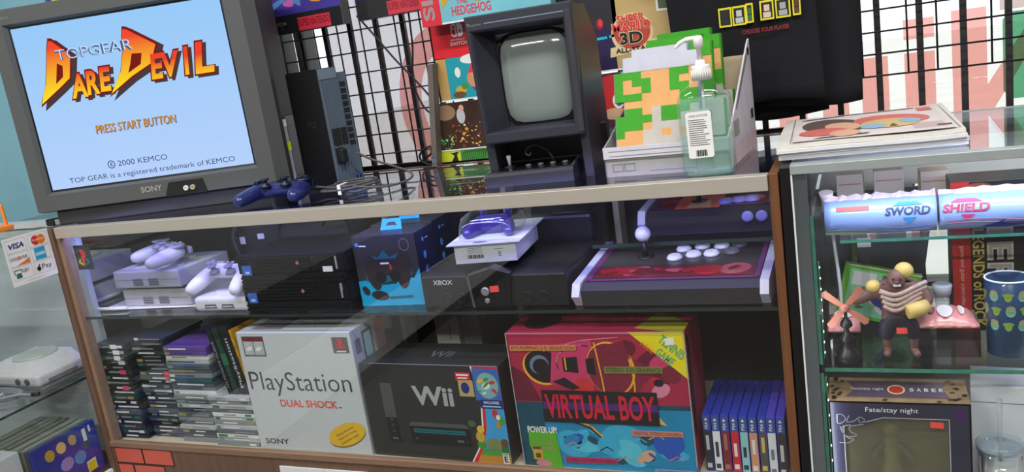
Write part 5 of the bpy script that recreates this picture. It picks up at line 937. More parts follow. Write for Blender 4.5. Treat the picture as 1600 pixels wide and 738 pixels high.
b.ell(F, 0.072, 0.225, 0.044, 0.038, 0.0012, OR2, -20); b.ell(F, 0.074, 0.228, 0.041, 0.036, 0.0014, DKV, -20); b.ell(F, 0.066, 0.232, 0.022, 0.020, 0.0016, m('visor_sheen', (110, 130, 160), 0.3), 40); b.ell(F, 0.069, 0.228, 0.018, 0.017, 0.0018, DKV, 40)
b.poly(F, [(0.085, 0.19), (0.175, 0.17), (0.185, 0.29), (0.10, 0.275)], 0.0015, PK); b.poly(F, [(0.118, 0.218), (0.150, 0.215), (0.150, 0.250), (0.118, 0.248)], 0.0020, INK); b.poly(F, [(0.168, 0.215), (0.186, 0.21), (0.186, 0.248), (0.168, 0.246)], 0.0020, INK); b.line(F, [(0.124, 0.222), (0.124, 0.247)], 0.003, 0.0024, OR2); b.ell(F, 0.158, 0.186, 0.022, 0.018, 0.0022, m('tomato_print')); b.ell(F, 0.218, 0.225, 0.050, 0.058, 0.0016, OR2, 10); b.ell(F, 0.216, 0.224, 0.047, 0.055, 0.0018, m('rosewood_print', (130, 36, 60), 0.4), 10); b.line(F, [(0.19, 0.28), (0.198, 0.20), (0.20, 0.16)], 0.003, 0.0022, OR2); b.line(F, [(0.258, 0.245), (0.264, 0.20), (0.262, 0.165)], 0.003, 0.0022, OR2); b.ell(F, 0.315, 0.180, 0.020, 0.014, 0.0016, PK2, 30); b.ell(F, 0.312, 0.196, 0.010, 0.008, 0.0018, DKV); b.line(F, [(0.08, 0.262), (0.16, 0.285), (0.24, 0.292)], 0.002, 0.0022, PK2)
b.line(F, [(0.10, 0.118), (0.16, 0.098), (0.19, 0.068)], 0.004, 0.0014, OR2); b.line(F, [(0.10, 0.114), (0.16, 0.093), (0.19, 0.063)], 0.003, 0.0016, DKV); b.ell(F, 0.118, 0.055, 0.040, 0.030, 0.0012, m('azure_light', (60, 176, 220), 0.4), -20); b.ell(F, 0.225, 0.062, 0.050, 0.042, 0.0012, m('azure_light')); b.ell(F, 0.125, 0.062, 0.012, 0.008, 0.0018, m('pale_violet_print', (170, 150, 210), 0.4)); b.ell(F, 0.218, 0.066, 0.012, 0.010, 0.0018, DKV); b.ell(F, 0.238, 0.060, 0.012, 0.010, 0.0018, m('pale_violet_print')); b.ell(F, 0.275, 0.072, 0.014, 0.012, 0.0018, m('petrol_print')); b.ell(F, 0.27, 0.035, 0.022, 0.012, 0.0018, m('peach_print'), 30); b.poly(F, [(0.28, 0.125), (0.30, 0.13), (0.32, 0.105), (0.295, 0.11)], 0.0018, m('picture_yellow'))
blobs(b, F, 0.19, 0.155, 0.36, 0.29, 0.0010, [MAGD, PK, m('carmine_print', (196, 36, 60), 0.4), m('rosewood_print')], 61, 16, 0.012, 0.04); blobs(b, F, 0.09, 0.002, 0.365, 0.10, 0.0015, [m('azure_light'), m('petrol_print'), m('aqua_glint', (90, 200, 226), 0.35), AZ, m('cobalt_glint', (40, 90, 190), 0.35)], 62, 26, 0.008, 0.032)
for k in range(9):
    a_ = 0.6 + k * 0.31; b.line(F, [(0.16 + 0.055 * math.cos(a_ + q * 0.12), 0.235 + 0.040 * math.sin(a_ + q * 0.12)) for q in range(4)], 0.0022, 0.0022 + k * 0.00003, (PK2, OR2, m('violet_glow', (84, 40, 120), 0.4))[k % 3])
for k in range(7): b.line(F, [(0.10 + k * 0.036, 0.020 + 0.03 * math.sin(k * 1.7) + 0.03), (0.118 + k * 0.036, 0.030 + 0.03 * math.sin(k * 1.7) + 0.03), (0.13 + k * 0.036, 0.022 + 0.03 * math.sin(k * 1.7) + 0.03)], 0.0022, 0.0020, (m('pink_glow', (220, 130, 160), 0.4), m('aqua_glint'), OR2)[k % 3])
b.poly(F, [(0.19, 0.27), (0.25, 0.285), (0.262, 0.245), (0.24, 0.262), (0.205, 0.255)], 0.0023, m('rosewood_print')); b.poly(F, [(0.09, 0.195), (0.13, 0.178), (0.15, 0.182), (0.118, 0.205)], 0.0023, DKV)
b.build('cover_art', t)
b = MB(); b.slab(F, [(0.060, 0.104), (0.306, 0.104), (0.306, 0.176), (0.062, 0.176)], 0.0024, 0.0028, INK); b.rect(F, 0.062, 0.134, 0.305, 0.150, 0.0032, m('violet_glow', (84, 40, 120), 0.4)); b.text(F, 'VIRTUAL BOY', 0.068, 0.114, 0.232, 0.054, 0.0036, m('logo_crimson', (214, 28, 58), 0.4), 0.022); b.build('title_print', t)
b = MB(); b.slab(F, [(0.262, 0.302), (0.372, 0.302), (0.372, 0.204)], 0.0010, 0.0014, YEL); TG = F @ T(0.338, 0.262, 0.0018) @ RZ(-42); b.text(TG, 'TENNIS', -0.03, 0.002, 0.06, 0.020, 0, m('sage_letter', (110, 176, 120), 0.5), 0.03); b.text(TG, 'GAME', -0.018, -0.022, 0.04, 0.018, 0, m('sage_letter'), 0.03); b.text(TG, 'INSIDE!', -0.05, -0.026, 0.030, 0.009, 0, ORG, 0.01); b.slab(F, [(0.334, 0.275), (0.352, 0.277), (0.351, 0.291), (0.333, 0.289)], 0.0022, 0.0026, WHITE); b.build('corner_flash', t, label='yellow corner flash')
b = MB()
for u, v, w, h, bg, fg, s_ in ((0.006, 0.262, 0.145, 0.014, m('tan_strip', (214, 140, 90), 0.4), m('rust_print'), 'EYE-POPPING 3-D SENSATION'), (0.205, 0.215, 0.118, 0.016, m('olive_strip', (130, 130, 70), 0.4), m('moss_dark', (70, 84, 40), 0.4), 'STEREO 3-D GRAPHICS'), (0.245, 0.080, 0.105, 0.014, m('salmon_strip', (206, 140, 124), 0.4), m('rust_print'), 'DIGITAL STEREO SOUND'), (0.096, 0.013, 0.112, 0.014, m('magenta_strip', (186, 50, 104), 0.4), DKR, 'DUAL CONTROL PADS'), (0.285, 0.0005, 0.08, 0.010, m('lilac_strip', (150, 160, 210), 0.4), m('navy_print'), 'HIGH RESOLUTION')):
    b.slab(F, [(u, v), (u + w, v + 0.002), (u + w, v + h), (u, v + h - 0.001)], 0.0026, 0.003, bg); b.text(F, s_, u + 0.004, v + 0.004, w - 0.008, h - 0.007, 0.0034, fg, 0.01)
b.build('caption_strip', t)
b = MB(); b.slab(F, [(0.020, 0.082), (0.082, 0.082), (0.088, 0.0), (0.034, 0.0), (0.018, 0.05)], 0.0024, 0.003, m('leaf_green_label', (96, 180, 40), 0.45)); b.text(F, 'POWER UP!', 0.019, 0.078, 0.066, 0.015, 0.0034, WHITE, 0.03); b.text(F, '3D TRIAL', 0.030, 0.050, 0.045, 0.008, 0.0034, m('salmon_strip')); b.text(F, 'PLAYER', 0.042, 0.038, 0.036, 0.008, 0.0034, m('salmon_strip')); b.rect(F, 0.024, 0.016, 0.046, 0.046, 0.0034, m('ochre_print')); b.rect(F, 0.025, 0.040, 0.043, 0.046, 0.0038, m('brown_print2')); b.rect(F, 0.030, 0.020, 0.041, 0.031, 0.0038, m('brown_print2')); b.ell(F, 0.046, 0.008, 0.018, 0.007, 0.0036, m('pink_glow')); b.build('green_label', t, label='green label')
b = MB(); TP = top(0, 0, 0.302); b.text(TP, 'VIRTUAL BOY', 0.10, 0.05, 0.18, 0.05, 0.0005, DKR, 0.0); b.ell(TP, 0.06, 0.07, 0.04, 0.05, 0.0005, DKV); b.poly(TP, [(0.27, 0.02), (0.34, 0.0), (0.37, 0.0), (0.372, 0.05), (0.3, 0.12)], 0.0005, m('mustard_print', (170, 160, 40), 0.5)); b.build('top_print', t)
b = MB(); 
for pts in ([(0, 0.301), (0.372, 0.301)], [(0.001, 0.002), (0.001, 0.302)], [(0.3711, 0.02), (0.3711, 0.302)]): b.line(F, pts, 0.002, 0.004, m('worn_edge'))
b.build('worn_edge', t)
b = MB(); b.slab(right(0.372, 0, 0), [(0.006, 0.08), (0.025, 0.08), (0.03, 0.285), (0.008, 0.295)], 0, 0.0008, INK); b.build('side_print', t)
# row of upright blue game cases
t0 = None; BLC = m('blue_case', (52, 66, 190), 0.2, var=0.06, coat=0.3); BLC2 = m('blue_case_violet', (92, 80, 214), 0.2, coat=0.3)
SPN = [((50, 52, 58), (200, 204, 206), 'black and white'), ((232, 234, 236), (60, 60, 66), 'white'), ((128, 38, 44), (176, 110, 100), 'dark red'), ((204, 40, 52), (250, 220, 220), 'bright red'), ((150, 200, 206), (40, 60, 66), 'pale teal'), ((214, 150, 120), (230, 226, 220), 'peach'), ((90, 84, 84), (216, 190, 110), 'grey and gold'), ((226, 232, 232), (120, 130, 136), 'plain white'), ((62, 58, 56), (216, 214, 210), 'dark grey')]
ORD = ['first', 'second', 'third', 'fourth', 'fifth', 'sixth', 'seventh', 'eighth', 'ninth']
for k, (c1, c2, nm) in enumerate(SPN):
    hh = 0.122 if k < 7 else 0.127
    t = thing('game_case', 'upright blue game case with %s spine, %s from the left' % (nm, ORD[k]), 'game case', (1.5665 + k * 0.0176, 0.050 - 0.001 * (k % 3) - (0.008 if k > 6 else 0), ZD), 0, 'upright blue game cases')
    MB().box(0, 0.0158, 0, 0.170, 0, hh, BLC2 if k > 6 else BLC, bev=0.0012).build('case', t)
    b = MB(); ma = m('spine_%s' % nm.replace(' ', '_'), c1, 0.4); mb_ = m('spine_mark_%s' % nm.replace(' ', '_'), c2, 0.4)
    b.rect(F, 0.0008, 0.003, 0.0150, hh - 0.034, 0.0005, ma); b.rect(F, 0.0008, hh - 0.034, 0.0150, hh - 0.002, 0.0005, m('blue_band', (58, 84, 160), 0.35))
    G = F @ T(0.0104, 0, 0.0008) @ RZ(90); b.text(G, 'PS4', hh - 0.030, 0.0, 0.014, 0.006, 0, WHITE, 0.01); b.poly(F, [(0.004, hh - 0.012), (0.0108, hh - 0.012), (0.0074, hh - 0.006)], 0.0009, WHITE)
    R_ = random.Random(k); z0 = R_.uniform(0.03, 0.05); b.rect(F, 0.0044, z0, 0.0104, z0 + R_.uniform(0.02, 0.035), 0.0009, mb_); b.rect(F, 0.003, 0.008, 0.012, 0.018, 0.0009, mb_); b.build('spine_print', t)
# small white box and grey strip at the back
t = carton('small_carton', 'small off-white carton standing at the back under the wide black console', 'carton', (0.845, 0.33, ZD), 0, 0.066, 0.05, 0.245, m('offwhite_carton', (206, 200, 188), 0.6)); b = MB(); b.line(F, [(0.04, 0.17), (0.043, 0.21)], 0.003, 0.0005, m('grey_text')); b.rect(F, 0.0, 0.236, 0.066, 0.240, 0.0005, m('grey_text')); b.build('print', t)
t = carton('small_carton', 'grey upright carton beside the small off-white one at the back', 'carton', (0.918, 0.34, ZD), 0, 0.05, 0.05, 0.25, m('sage_grey_carton', (120, 122, 112), 0.6)); b = MB(); b.rect(F, 0.004, 0.0, 0.008, 0.25, 0.0005, m('grey_lettering')); b.build('print', t)

# ---- flat stacks of game cases
CASEC = {'dark green': (40, 62, 56), 'black': (32, 34, 38), 'charcoal': (58, 60, 64), 'navy': (40, 48, 74), 'slate': (84, 94, 104), 'grey': (134, 140, 144), 'pale grey': (182, 188, 190), 'white': (226, 228, 228), 'violet': (104, 76, 150), 'brown': (84, 66, 58), 'teal': (50, 92, 96), 'red': (150, 56, 56), 'olive': (96, 100, 74)}
NUM = ['top', 'second', 'third', 'fourth', 'fifth', 'sixth', 'seventh', 'eighth', 'ninth', 'tenth', 'eleventh', 'twelfth', 'thirteenth', 'fourteenth', 'fifteenth', 'sixteenth', 'seventeenth', 'eighteenth', 'nineteenth', 'twentieth', 'twenty-first', 'twenty-second', 'twenty-third', 'twenty-fourth']
SPM = [m('spine_white', (216, 218, 218), 0.4), m('spine_grey', (140, 144, 146), 0.4), m('spine_green', (48, 120, 80), 0.4), m('spine_blue', (60, 76, 130), 0.4), m('spine_ochre', (170, 150, 90), 0.4)]
def stack(where, x, y, w, d, th, ztop, cols, seed, labels={}, kinds=()):
    R_ = random.Random(seed); n = int(round((ztop - ZD) / th)); 
    for k in range(n):                                   # k = 0 is the top of the stack
        z = ZD + (n - 1 - k) * th; cn = cols[k % len(cols)] if k >= len(kinds) else kinds[k]
        t = thing('game_case', '%s flat game case, %s in the %s' % (cn, 'topmost' if k == 0 else NUM[k] + ' from top', where), 'game case', (x + R_.uniform(-0.004, 0.004), y + R_.uniform(-0.003, 0.005), z), R_.uniform(-0.8, 0.8), 'flat game cases')
        MB().box(0, w, 0, d, 0.0002, th - 0.0003, m('case_' + cn.replace(' ', '_'), CASEC[cn], 0.3, var=0.12, scale=12), bev=0.001).build('case', t)
        b = MB(); u = R_.uniform(0.02, w * 0.45); 
        b.rect(F, u, th * 0.35, min(w - 0.01, u + R_.uniform(0.03, 0.08)), th * 0.65, 0.0004, R_.choice(SPM[:2])); 
        if R_.random() < 0.5: b.rect(F, 0.006, th * 0.2, 0.006 + R_.uniform(0.01, 0.03), th * 0.8, 0.0004, R_.choice(SPM))
        if R_.random() < 0.4: b.rect(F, w - 0.03, th * 0.25, w - 0.01, th * 0.75, 0.0004, R_.choice(SPM))
        b.build('spine_print', t)
        if k in labels: 
            u0, mm = labels[k]; b = MB(); b.slab(F, [(u0, 0.001), (u0 + 0.022, 0.001), (u0 + 0.022, th - 0.001), (u0, th - 0.001)], 0.0004, 0.0010, mm); b.build('price_label', t)
PKL = m('pink_price_label', (226, 70, 130), 0.5)
stack('leftmost stack', -0.022, 0.034, 0.110, 0.125, 0.0142, 0.637, ['dark green', 'black', 'charcoal', 'dark green', 'black', 'navy', 'slate'], 1, {0: (0.058, WHITE), 1: (0.062, WHITE), 2: (0.066, WHITE), 3: (0.072, WHITE), 5: (0.068, PKL), 8: (0.070, PKL)}, ['charcoal', 'black', 'dark green', 'black', 'black', 'dark green', 'black', 'dark green', 'black'])
stack('second stack from the left', 0.094, 0.052, 0.112, 0.14, 0.0118, 0.652, ['black', 'charcoal', 'slate', 'navy', 'dark green'], 2, {8: (0.088, STICK), 9: (0.092, STICK)}, ['navy', 'charcoal', 'black', 'dark green', 'black', 'black', 'charcoal', 'black', 'charcoal', 'slate'])
stack('third stack from the left', 0.212, 0.040, 0.118, 0.135, 0.0118, 0.500, ['grey', 'slate', 'pale grey', 'charcoal', 'slate'], 3)
stack('fourth stack, under the leaning boxes', 0.335, 0.032, 0.134, 0.13, 0.0112, 0.495, ['pale grey', 'grey', 'pale grey', 'slate', 'white'], 4)
# wider cases lying across the third stack
R_ = random.Random(8); z = ZD + 11 * 0.0118
for k, cn in enumerate(['violet', 'violet', 'white', 'pale grey', 'slate', 'slate', 'grey', 'teal', 'slate', 'grey', 'white'][::-1]):
    j = 10 - k
    t = thing('game_case', '%s flat game case, %s of the wide cases on the third stack' % (cn, 'topmost' if j == 0 else NUM[j] + ' from top'), 'game case', (0.212 + R_.uniform(-0.003, 0.003), 0.042 + R_.uniform(-0.003, 0.003), z), R_.uniform(-0.6, 0.6), 'wide game cases topping the third stack')
    MB().box(0, 0.142, 0, 0.16, 0.0003, 0.0118, m('case_' + cn.replace(' ', '_'), CASEC[cn], 0.3, var=0.12, scale=12), bev=0.001).build('case', t)
    b = MB(); b.rect(F, 0.02, 0.004, R_.uniform(0.06, 0.12), 0.008, 0.0004, R_.choice(SPM)); b.rect(F, 0.004, 0.003, 0.02, 0.009, 0.0004, R_.choice(SPM)); b.build('spine_print', t); z += 0.0121
# leaning tall boxes on the fourth stack
def lean(label, x, w, h, mat, txt, tm, extra=None, lift=0.0):
    t = thing('game_box', label, 'game box', (x, 0.046, 0.4975 + lift), 0, rot=(0, -9, 0))
    MB().box(0, w, 0, 0.145, 0, h, mat, bev=0.001).build('carton', t)
    b = MB(); G = F @ T(w * 0.72, 0.02, 0.0006) @ RZ(90); b.text(G, txt, 0, 0, h * 0.72, w * 0.42, 0, tm, 0.0)
    if extra: b.rect(F, 0.001, h * 0.45, w - 0.001, h * 0.62, 0.0003, extra)
    b.build('spine_print', t); return t
lean('slim black box with a pale lettered spine, leftmost of the leaning boxes', 0.390, 0.015, 0.172, DKC, 'ULTIMATE GUIDE', m('pale_spine'))
lean('black box with a green spine patch, second of the leaning boxes', 0.4075, 0.020, 0.178, m('bottle_green_card', (36, 52, 46), 0.4), 'GAME GUIDE', m('spine_green'), m('spine_green'))
lean('black box lettered in white along its spine, third of the leaning boxes', 0.4305, 0.027, 0.182, DKC, 'PlayStation', WHITE)
lean('thin yellow box among the leaning boxes, beside the pale grey console box', 0.4605, 0.008, 0.174, m('mustard_box', (214, 160, 40), 0.4), 'PLAY', INK)
# ================================================================ right-hand glass case
t = RC = thing('display_case', 'glass display case at the right with black edge and grey metal rail, newspapers on top', 'display case', (0, 0, 0))
GALU = m('grey_rail', (172, 182, 184), 0.35, 0.3, var=0.03)
SHELFZ = 0.601; RD = 0.300
MB().box(1.7515, 1.7690, -0.002, 0.5, 0.0, 0.974, m('black_edge', (20, 20, 22), 0.35), bev=0.001).build('end_panel', t)
b = MB(); b.box(1.7692, 1.772, -0.005, 0.012, 0.0, 0.974, m('white_edge', (226, 230, 232), 0.35)); b.box(1.772, 1.794, 0.0, 0.012, 0.0, 0.962, m('satin_frame', (150, 162, 172), 0.16, 0.85, var=0.02)); b.build('corner_post', t)
for z0, z1 in ((0.302, 0.595), (0.612, 0.885)): MB().box(1.7945, 1.8005, 0.012, 0.44, z0, z1, GLASS).build('side_glass', t); MB().box(1.7946, 1.8004, 0.0105, 0.0118, z0, z1, GEDGE).build('glass_edge', t, label='green glass edge')
MB().box(1.769, 2.75, -0.006, 0.018, 0.9615, 0.9775, GALU, bev=0.001).build('front_rail', t)
MB().box(1.769, 2.75, 0.018, 0.50, 0.9695, 0.9760, TOPGL).build('glass_top', t)
MB().box(1.769, 2.75, 0.488, 0.50, 0.955, 0.9772, GALU).build('back_rail', t)
MB().box(1.794, 2.75, 0.001, 0.006, 0.302, 0.9615, GLASS).build('front_glass', t)
b = MB(); b.box(1.838, 2.74, 0.092, 0.198, 0.812, 0.8175, GLASS); b.box(1.838, 2.74, 0.0912, 0.0919, 0.8121, 0.8174, GEDGE); b.build('glass_shelf', t)
b = MB(); b.box(1.802, 2.74, 0.022, 0.40, SHELFZ - 0.007, SHELFZ, GLASS); b.box(1.802, 2.74, 0.0212, 0.0219, SHELFZ - 0.0069, SHELFZ - 0.0001, GEDGE); b.build('glass_shelf', t)
b = MB(); b.box(1.769, 2.75, 0.0, 0.50, 0.0, RD - 0.005, m('dark_base', (44, 44, 48), 0.5)); b.box(1.80, 2.75, 0.006, 0.49, RD - 0.005, RD, m('grey_deck', (196, 198, 198), 0.6)); b.build('base', t)
b = MB(); b.box(1.87, 1.884, 0.126, 0.14, SHELFZ, 0.812, CLEAR); b.box(1.866, 1.889, 0.123, 0.143, 0.795, 0.8118, m('clear_bracket', (200, 210, 216), 0.3)); b.build('shelf_post', t, label='clear acrylic shelf post')
led('blue-white glowing LED strip under the front rail of the right case', 1.80, 2.7, 0.027, 0.9665, 40, LED_W * 0.65, (0.56, 0.64, 1.0))
for z0, z1, lab in ((0.315, 0.585, 'green LED strip up the left corner of the right case, lower piece'), (0.622, 0.80, 'green LED strip up the left corner of the right case, upper piece')):
    t = thing('led_strip', lab, 'light strip', (1.8036, 0.019, (z0 + z1) / 2)); L = (z1 - z0) / 2
    MB().box(-0.001, 0.0005, -0.005, 0.005, -L, L, m('led_tape_green', (66, 140, 112), 0.4)).build('tape', t)
    b = MB()
    for k in range(9): z = -L + 2 * L * (k + 0.5) / 9; b.box(0.0005, 0.0015, -0.0015, 0.0015, z - 0.0015, z + 0.0015, glow('led_bead_white', (220, 230, 255), 5.0))
    b.build('bead', t, kind='stuff'); area('led_light', (0.004, 0.002, 0), (math.radians(90), 0, math.radians(-62)), 0.008, 2 * L, 0.10, (0.86, 0.92, 1.0), t)
# plastic-wrapped tubes
TUBEP = m('pale_blue_wrap', (150, 176, 226), 0.25, var=0.04, scale=5, coat=0.5); CRUMP = m('crinkled_wrap', (232, 206, 196), 0.35, var=0.15, scale=60, bump=0.6)
def roll(label, x0, x1, word_, wm, tri, ty):
    t = thing('wrapped_tube', label, 'wrapped tube', (x0 + 0.008, 0.130, 0.8176 + 0.0358)); L = x1 - x0; r = 0.0335; n = 26
    b = MB(); b.loft([[(x, r * (1 + 0.012 * math.sin(x * 60 + j)) * math.cos(2 * math.pi * j / n), r * math.sin(2 * math.pi * j / n)) for j in range(n)] for x in [L * k / 14 for k in range(15)]], TUBEP); b.build('tube', t)
    b = MB()      # crinkled wrap seam along the top
    rr = []
    R_ = random.Random(int(x0 * 100))
    for k in range(24): x = L * k / 23; h = 0.003 + 0.006 * R_.random(); rr.append([(x, -0.014, r - 0.004), (x, -0.004 + 0.006 * R_.random(), r + h), (x, 0.012, r - 0.002)])
    b.loft(rr, CRUMP, smooth=False); b.build('wrap_seam', t)
    b = MB(); a0 = math.radians(158)
    def cyl(u, v): a = math.radians(208) - v / r; return (u, (r + 0.0012) * math.cos(a), (r + 0.0012) * math.sin(a))
    def put(pts, mat, lift=0):
        i = b.mi(mat); vs = [b.bm.verts.new(Vector(cyl(*p)) * 1.0 + Vector((0, -lift, 0))) for p in pts]; b._face(vs, i)
    vs, fs = glyphs(word_, 0.04, 0.15); i = b.mi(wm)
    q = [b.bm.verts.new(Vector(cyl(ty + p[0] * 0.072, 0.020 + p[1] * 0.015))) for p in vs]
    for f in fs: b._face([q[k] for k in f], i)
    put([(ty + 0.028, 0.016), (ty + 0.05, 0.016), (ty + 0.038, 0.005)], tri); put([(ty + 0.012, 0.037), (ty + 0.062, 0.037), (ty + 0.05, 0.044), (ty + 0.024, 0.044)], tri)
    b.build('title_print', t)
    b = MB(); lm = m('lilac_stroke', (110, 130, 190), 0.3) if word_ == 'SWORD' else m('rose_stroke', (206, 120, 150), 0.3)
    for c0, c1 in ((0.006, -0.002), (0.0, -0.012)):
        P = [cyl(0.01 + (L - 0.02) * k / 10, c0 + (c1 - c0) * (k / 10) + 0.004 * math.sin(k * 0.7)) for k in range(11)]; b.tube(P, 0.0006, lm, 5)
    b.build('swirl_print', t); return t, cyl
t, cyl = roll('left wrapped blue tube with a sword title on the upper shelf of the right case', 1.806, 1.988, 'SWORD', m('sword_blue', (54, 70, 110), 0.4), m('sword_cyan', (60, 150, 220), 0.4), 0.100)
b = MB(); b.tube([(0.006, 0, 0.01), (0.004, 0.004, 0.028), (0.004, 0.0, 0.046)], [0.012, 0.009, 0.013], CRUMP, 9); b.build('wrap_end', t, label='crumpled wrap end')
b = MB(); i = b.mi(m('faded_red_print')); b._face([b.bm.verts.new(Vector(cyl(u, v))) for u, v in ((0.02, 0.032), (0.075, 0.032), (0.075, 0.040), (0.02, 0.040))], i); i = b.mi(m('sage_band', (190, 204, 160), 0.4)); b._face([b.bm.verts.new(Vector(cyl(u, v))) for u, v in ((0.0, -0.020), (0.09, -0.020), (0.05, -0.010), (0.0, -0.008))], i); b.build('band_print', t)
t, cyl = roll('right wrapped blue tube with a shield title on the upper shelf of the right case', 1.992, 2.26, 'SHIELD', m('shield_red', (176, 60, 90), 0.4), m('shield_rose', (214, 70, 120), 0.4), 0.004)
b = MB(); i = b.mi(m('deep_blue_print', (30, 60, 150), 0.5)); vs = [(0.062, -0.014), (0.085, -0.002), (0.100, 0.006), (0.094, -0.001), (0.125, -0.003), (0.138, 0.006), (0.132, -0.009), (0.10, -0.015)]; b._face([b.bm.verts.new(Vector(cyl(u, v)) + Vector((0, -0.0006, 0))) for u, v in vs], i); b.build('fin_print', t)
# back of the right case
t = thing('dark_board', 'dark grey board standing at the back of the right case', 'board', (1.80, 0.455, SHELFZ - 0.30), 0); b = MB(); b.slab(F, [(0.0, 0.0), (0.205, 0.0), (0.195, 0.36), (0.22, 0.53), (0.0, 0.53)], -0.012, 0, m('board_charcoal', (108, 109, 110), 0.5)); b.build('panel', t); b = MB(); b.box(0.03, 0.17, -0.001, 0.004, 0.0, 0.10, m('tan_board', (190, 160, 110), 0.6)) if False else b.box(0.02, 0.19, 0.0125, 0.03, 0, 0.03, m('board_charcoal')); b.build('foot', t)
for k, (x, w, h, lab) in enumerate(((1.83, 0.05, 0.075, 'small beige carton at the left back of the upper shelf in the right case'), (1.90, 0.055, 0.078, 'small beige carton in the middle behind the wrapped tubes'), (1.985, 0.05, 0.07, 'small beige carton at the right behind the wrapped tubes'))):
    t = thing('small_carton', lab, 'carton', (x, 0.33, 0.8165), 3 * k - 3); MB().box(0, w, 0, 0.05, 0, h, m('beige_carton', (232, 210, 186), 0.6), bev=0.001).build('carton', t)
    b = MB(); b.line(F, [(0.004, h - 0.02), (w - 0.004, h - 0.02)], 0.002, 0.0005, m('tan_strip')); b.build('print', t)
t = thing('glass_shelf', 'short glass shelf at the back behind the wrapped tubes', 'shelf', (1.80, 0.30, 0.8105)); MB().box(0.003, 0.5, 0, 0.12, 0, 0.0055, GLASS).build('pane', t)
for x in (0.05, 0.4): MB().box(x, x + 0.01, 0.121, 0.15, -0.25, 0.006, CHROME).build('bracket', t)
# action figure
t = thing('action_figure', 'muscular toy figure with yellow hair and dark trousers on the right case shelf', 'toy figure', (1.927, 0.080, SHELFZ + 0.0005))
FSK = m('toy_skin', (120, 84, 78), 0.5); FDK = m('toy_navy', (44, 42, 58), 0.55); FYL = m('toy_yellow', (214, 184, 106), 0.5); FPK = m('toy_pink_wrap', (184, 156, 148), 0.5, var=0.25, scale=160, stretch=(1, 1, 4))
V = [(0, 0, 0.088), (0, 0, 0.112), (0, -0.003, 0.130), (0, -0.008, 0.142), (-0.016, 0, 0.080), (-0.021, -0.004, 0.046), (-0.019, 0.002, 0.012), (-0.021, -0.016, 0.0065), (0.016, 0, 0.080), (0.023, -0.004, 0.046), (0.024, 0.002, 0.012), (0.030, -0.016, 0.0065), (-0.034, 0, 0.126), (-0.060, -0.008, 0.112), (-0.076, -0.008, 0.104), (0.036, 0, 0.128), (0.050, -0.010, 0.104), (0.018, -0.028, 0.094)]
E_ = [(0, 1), (1, 2), (2, 3), (0, 4), (4, 5), (5, 6), (6, 7), (0, 8), (8, 9), (9, 10), (10, 11), (2, 12), (12, 13), (13, 14), (2, 15), (15, 16), (16, 17)]
Rr = [(0.022, 0.016), (0.026, 0.018), (0.028, 0.017), 0.010, 0.013, 0.010, 0.007, 0.0065, 0.013, 0.010, 0.007, 0.0065, 0.015, 0.010, 0.008, 0.015, 0.011, 0.010]
skin(V, E_, Rr, FSK, 2).build('body', t)
b = skin([(0, 0, 0.094), (0, 0, 0.084), (-0.017, 0, 0.072), (-0.021, -0.004, 0.048), (-0.020, 0.0, 0.030), (0.017, 0, 0.072), (0.023, -0.004, 0.048), (0.024, 0.0, 0.032)], [(0, 1), (1, 2), (2, 3), (3, 4), (1, 5), (5, 6), (6, 7)], [(0.026, 0.020), (0.026, 0.020), 0.017, 0.0145, 0.0115, 0.017, 0.0145, 0.0115], FDK, 2); b.build('trousers', t)
b = MB(); b.ball((0.0, -0.014, 0.150), 0.016, FSK, 0.95, 1.0, 1.1, 16); hd = b.build('head', t)
b = MB(); b.ball((-0.006, -0.0285, 0.153), 0.0022, INK); b.ball((0.005, -0.029, 0.153), 0.0022, INK); b.box(-0.006, 0.006, -0.0295, -0.027, 0.140, 0.1435, CARD); b.ball((0.0, -0.031, 0.148), 0.003, m('toy_dark_red', (130, 60, 66), 0.5)); b.build('face', hd)
b = MB(); b.ball((0.012, -0.008, 0.162), 0.016, FYL, 1, 1, 0.95); b.build('hair', t, label='yellow hair')
b = MB(); b.ball((-0.038, -0.006, 0.134), 0.013, FYL, 1, 1, 0.9); b.build('shoulder_guard', t, label='yellow shoulder guard'); b = MB(); b.tube([(0.046, -0.018, 0.102), (0.032, -0.027, 0.097), (0.014, -0.033, 0.094)], [0.011, 0.014, 0.012], FYL, 12); b.build('arm_guard', t, label='yellow forearm guard')
b = MB(); 
for k in range(4): b.tube(spline([(-0.028 + k * 0.002, -0.021, 0.130 - k * 0.009), (-0.002, -0.027, 0.124 - k * 0.0095), (0.03 - k * 0.001, -0.018, 0.136 - k * 0.008), (0.046, -0.006, 0.140 - k * 0.008)], 4), 0.0042, FPK, 7)
b.build('chest_wrap', t, label='ribbed pink chest wrap')
b = MB(); b.slab(front(0, -0.02, 0), [(-0.004, 0.050), (0.013, 0.050), (0.013, 0.061), (-0.004, 0.061)], 0, 0.001, STICK); b.build('price_label', t)
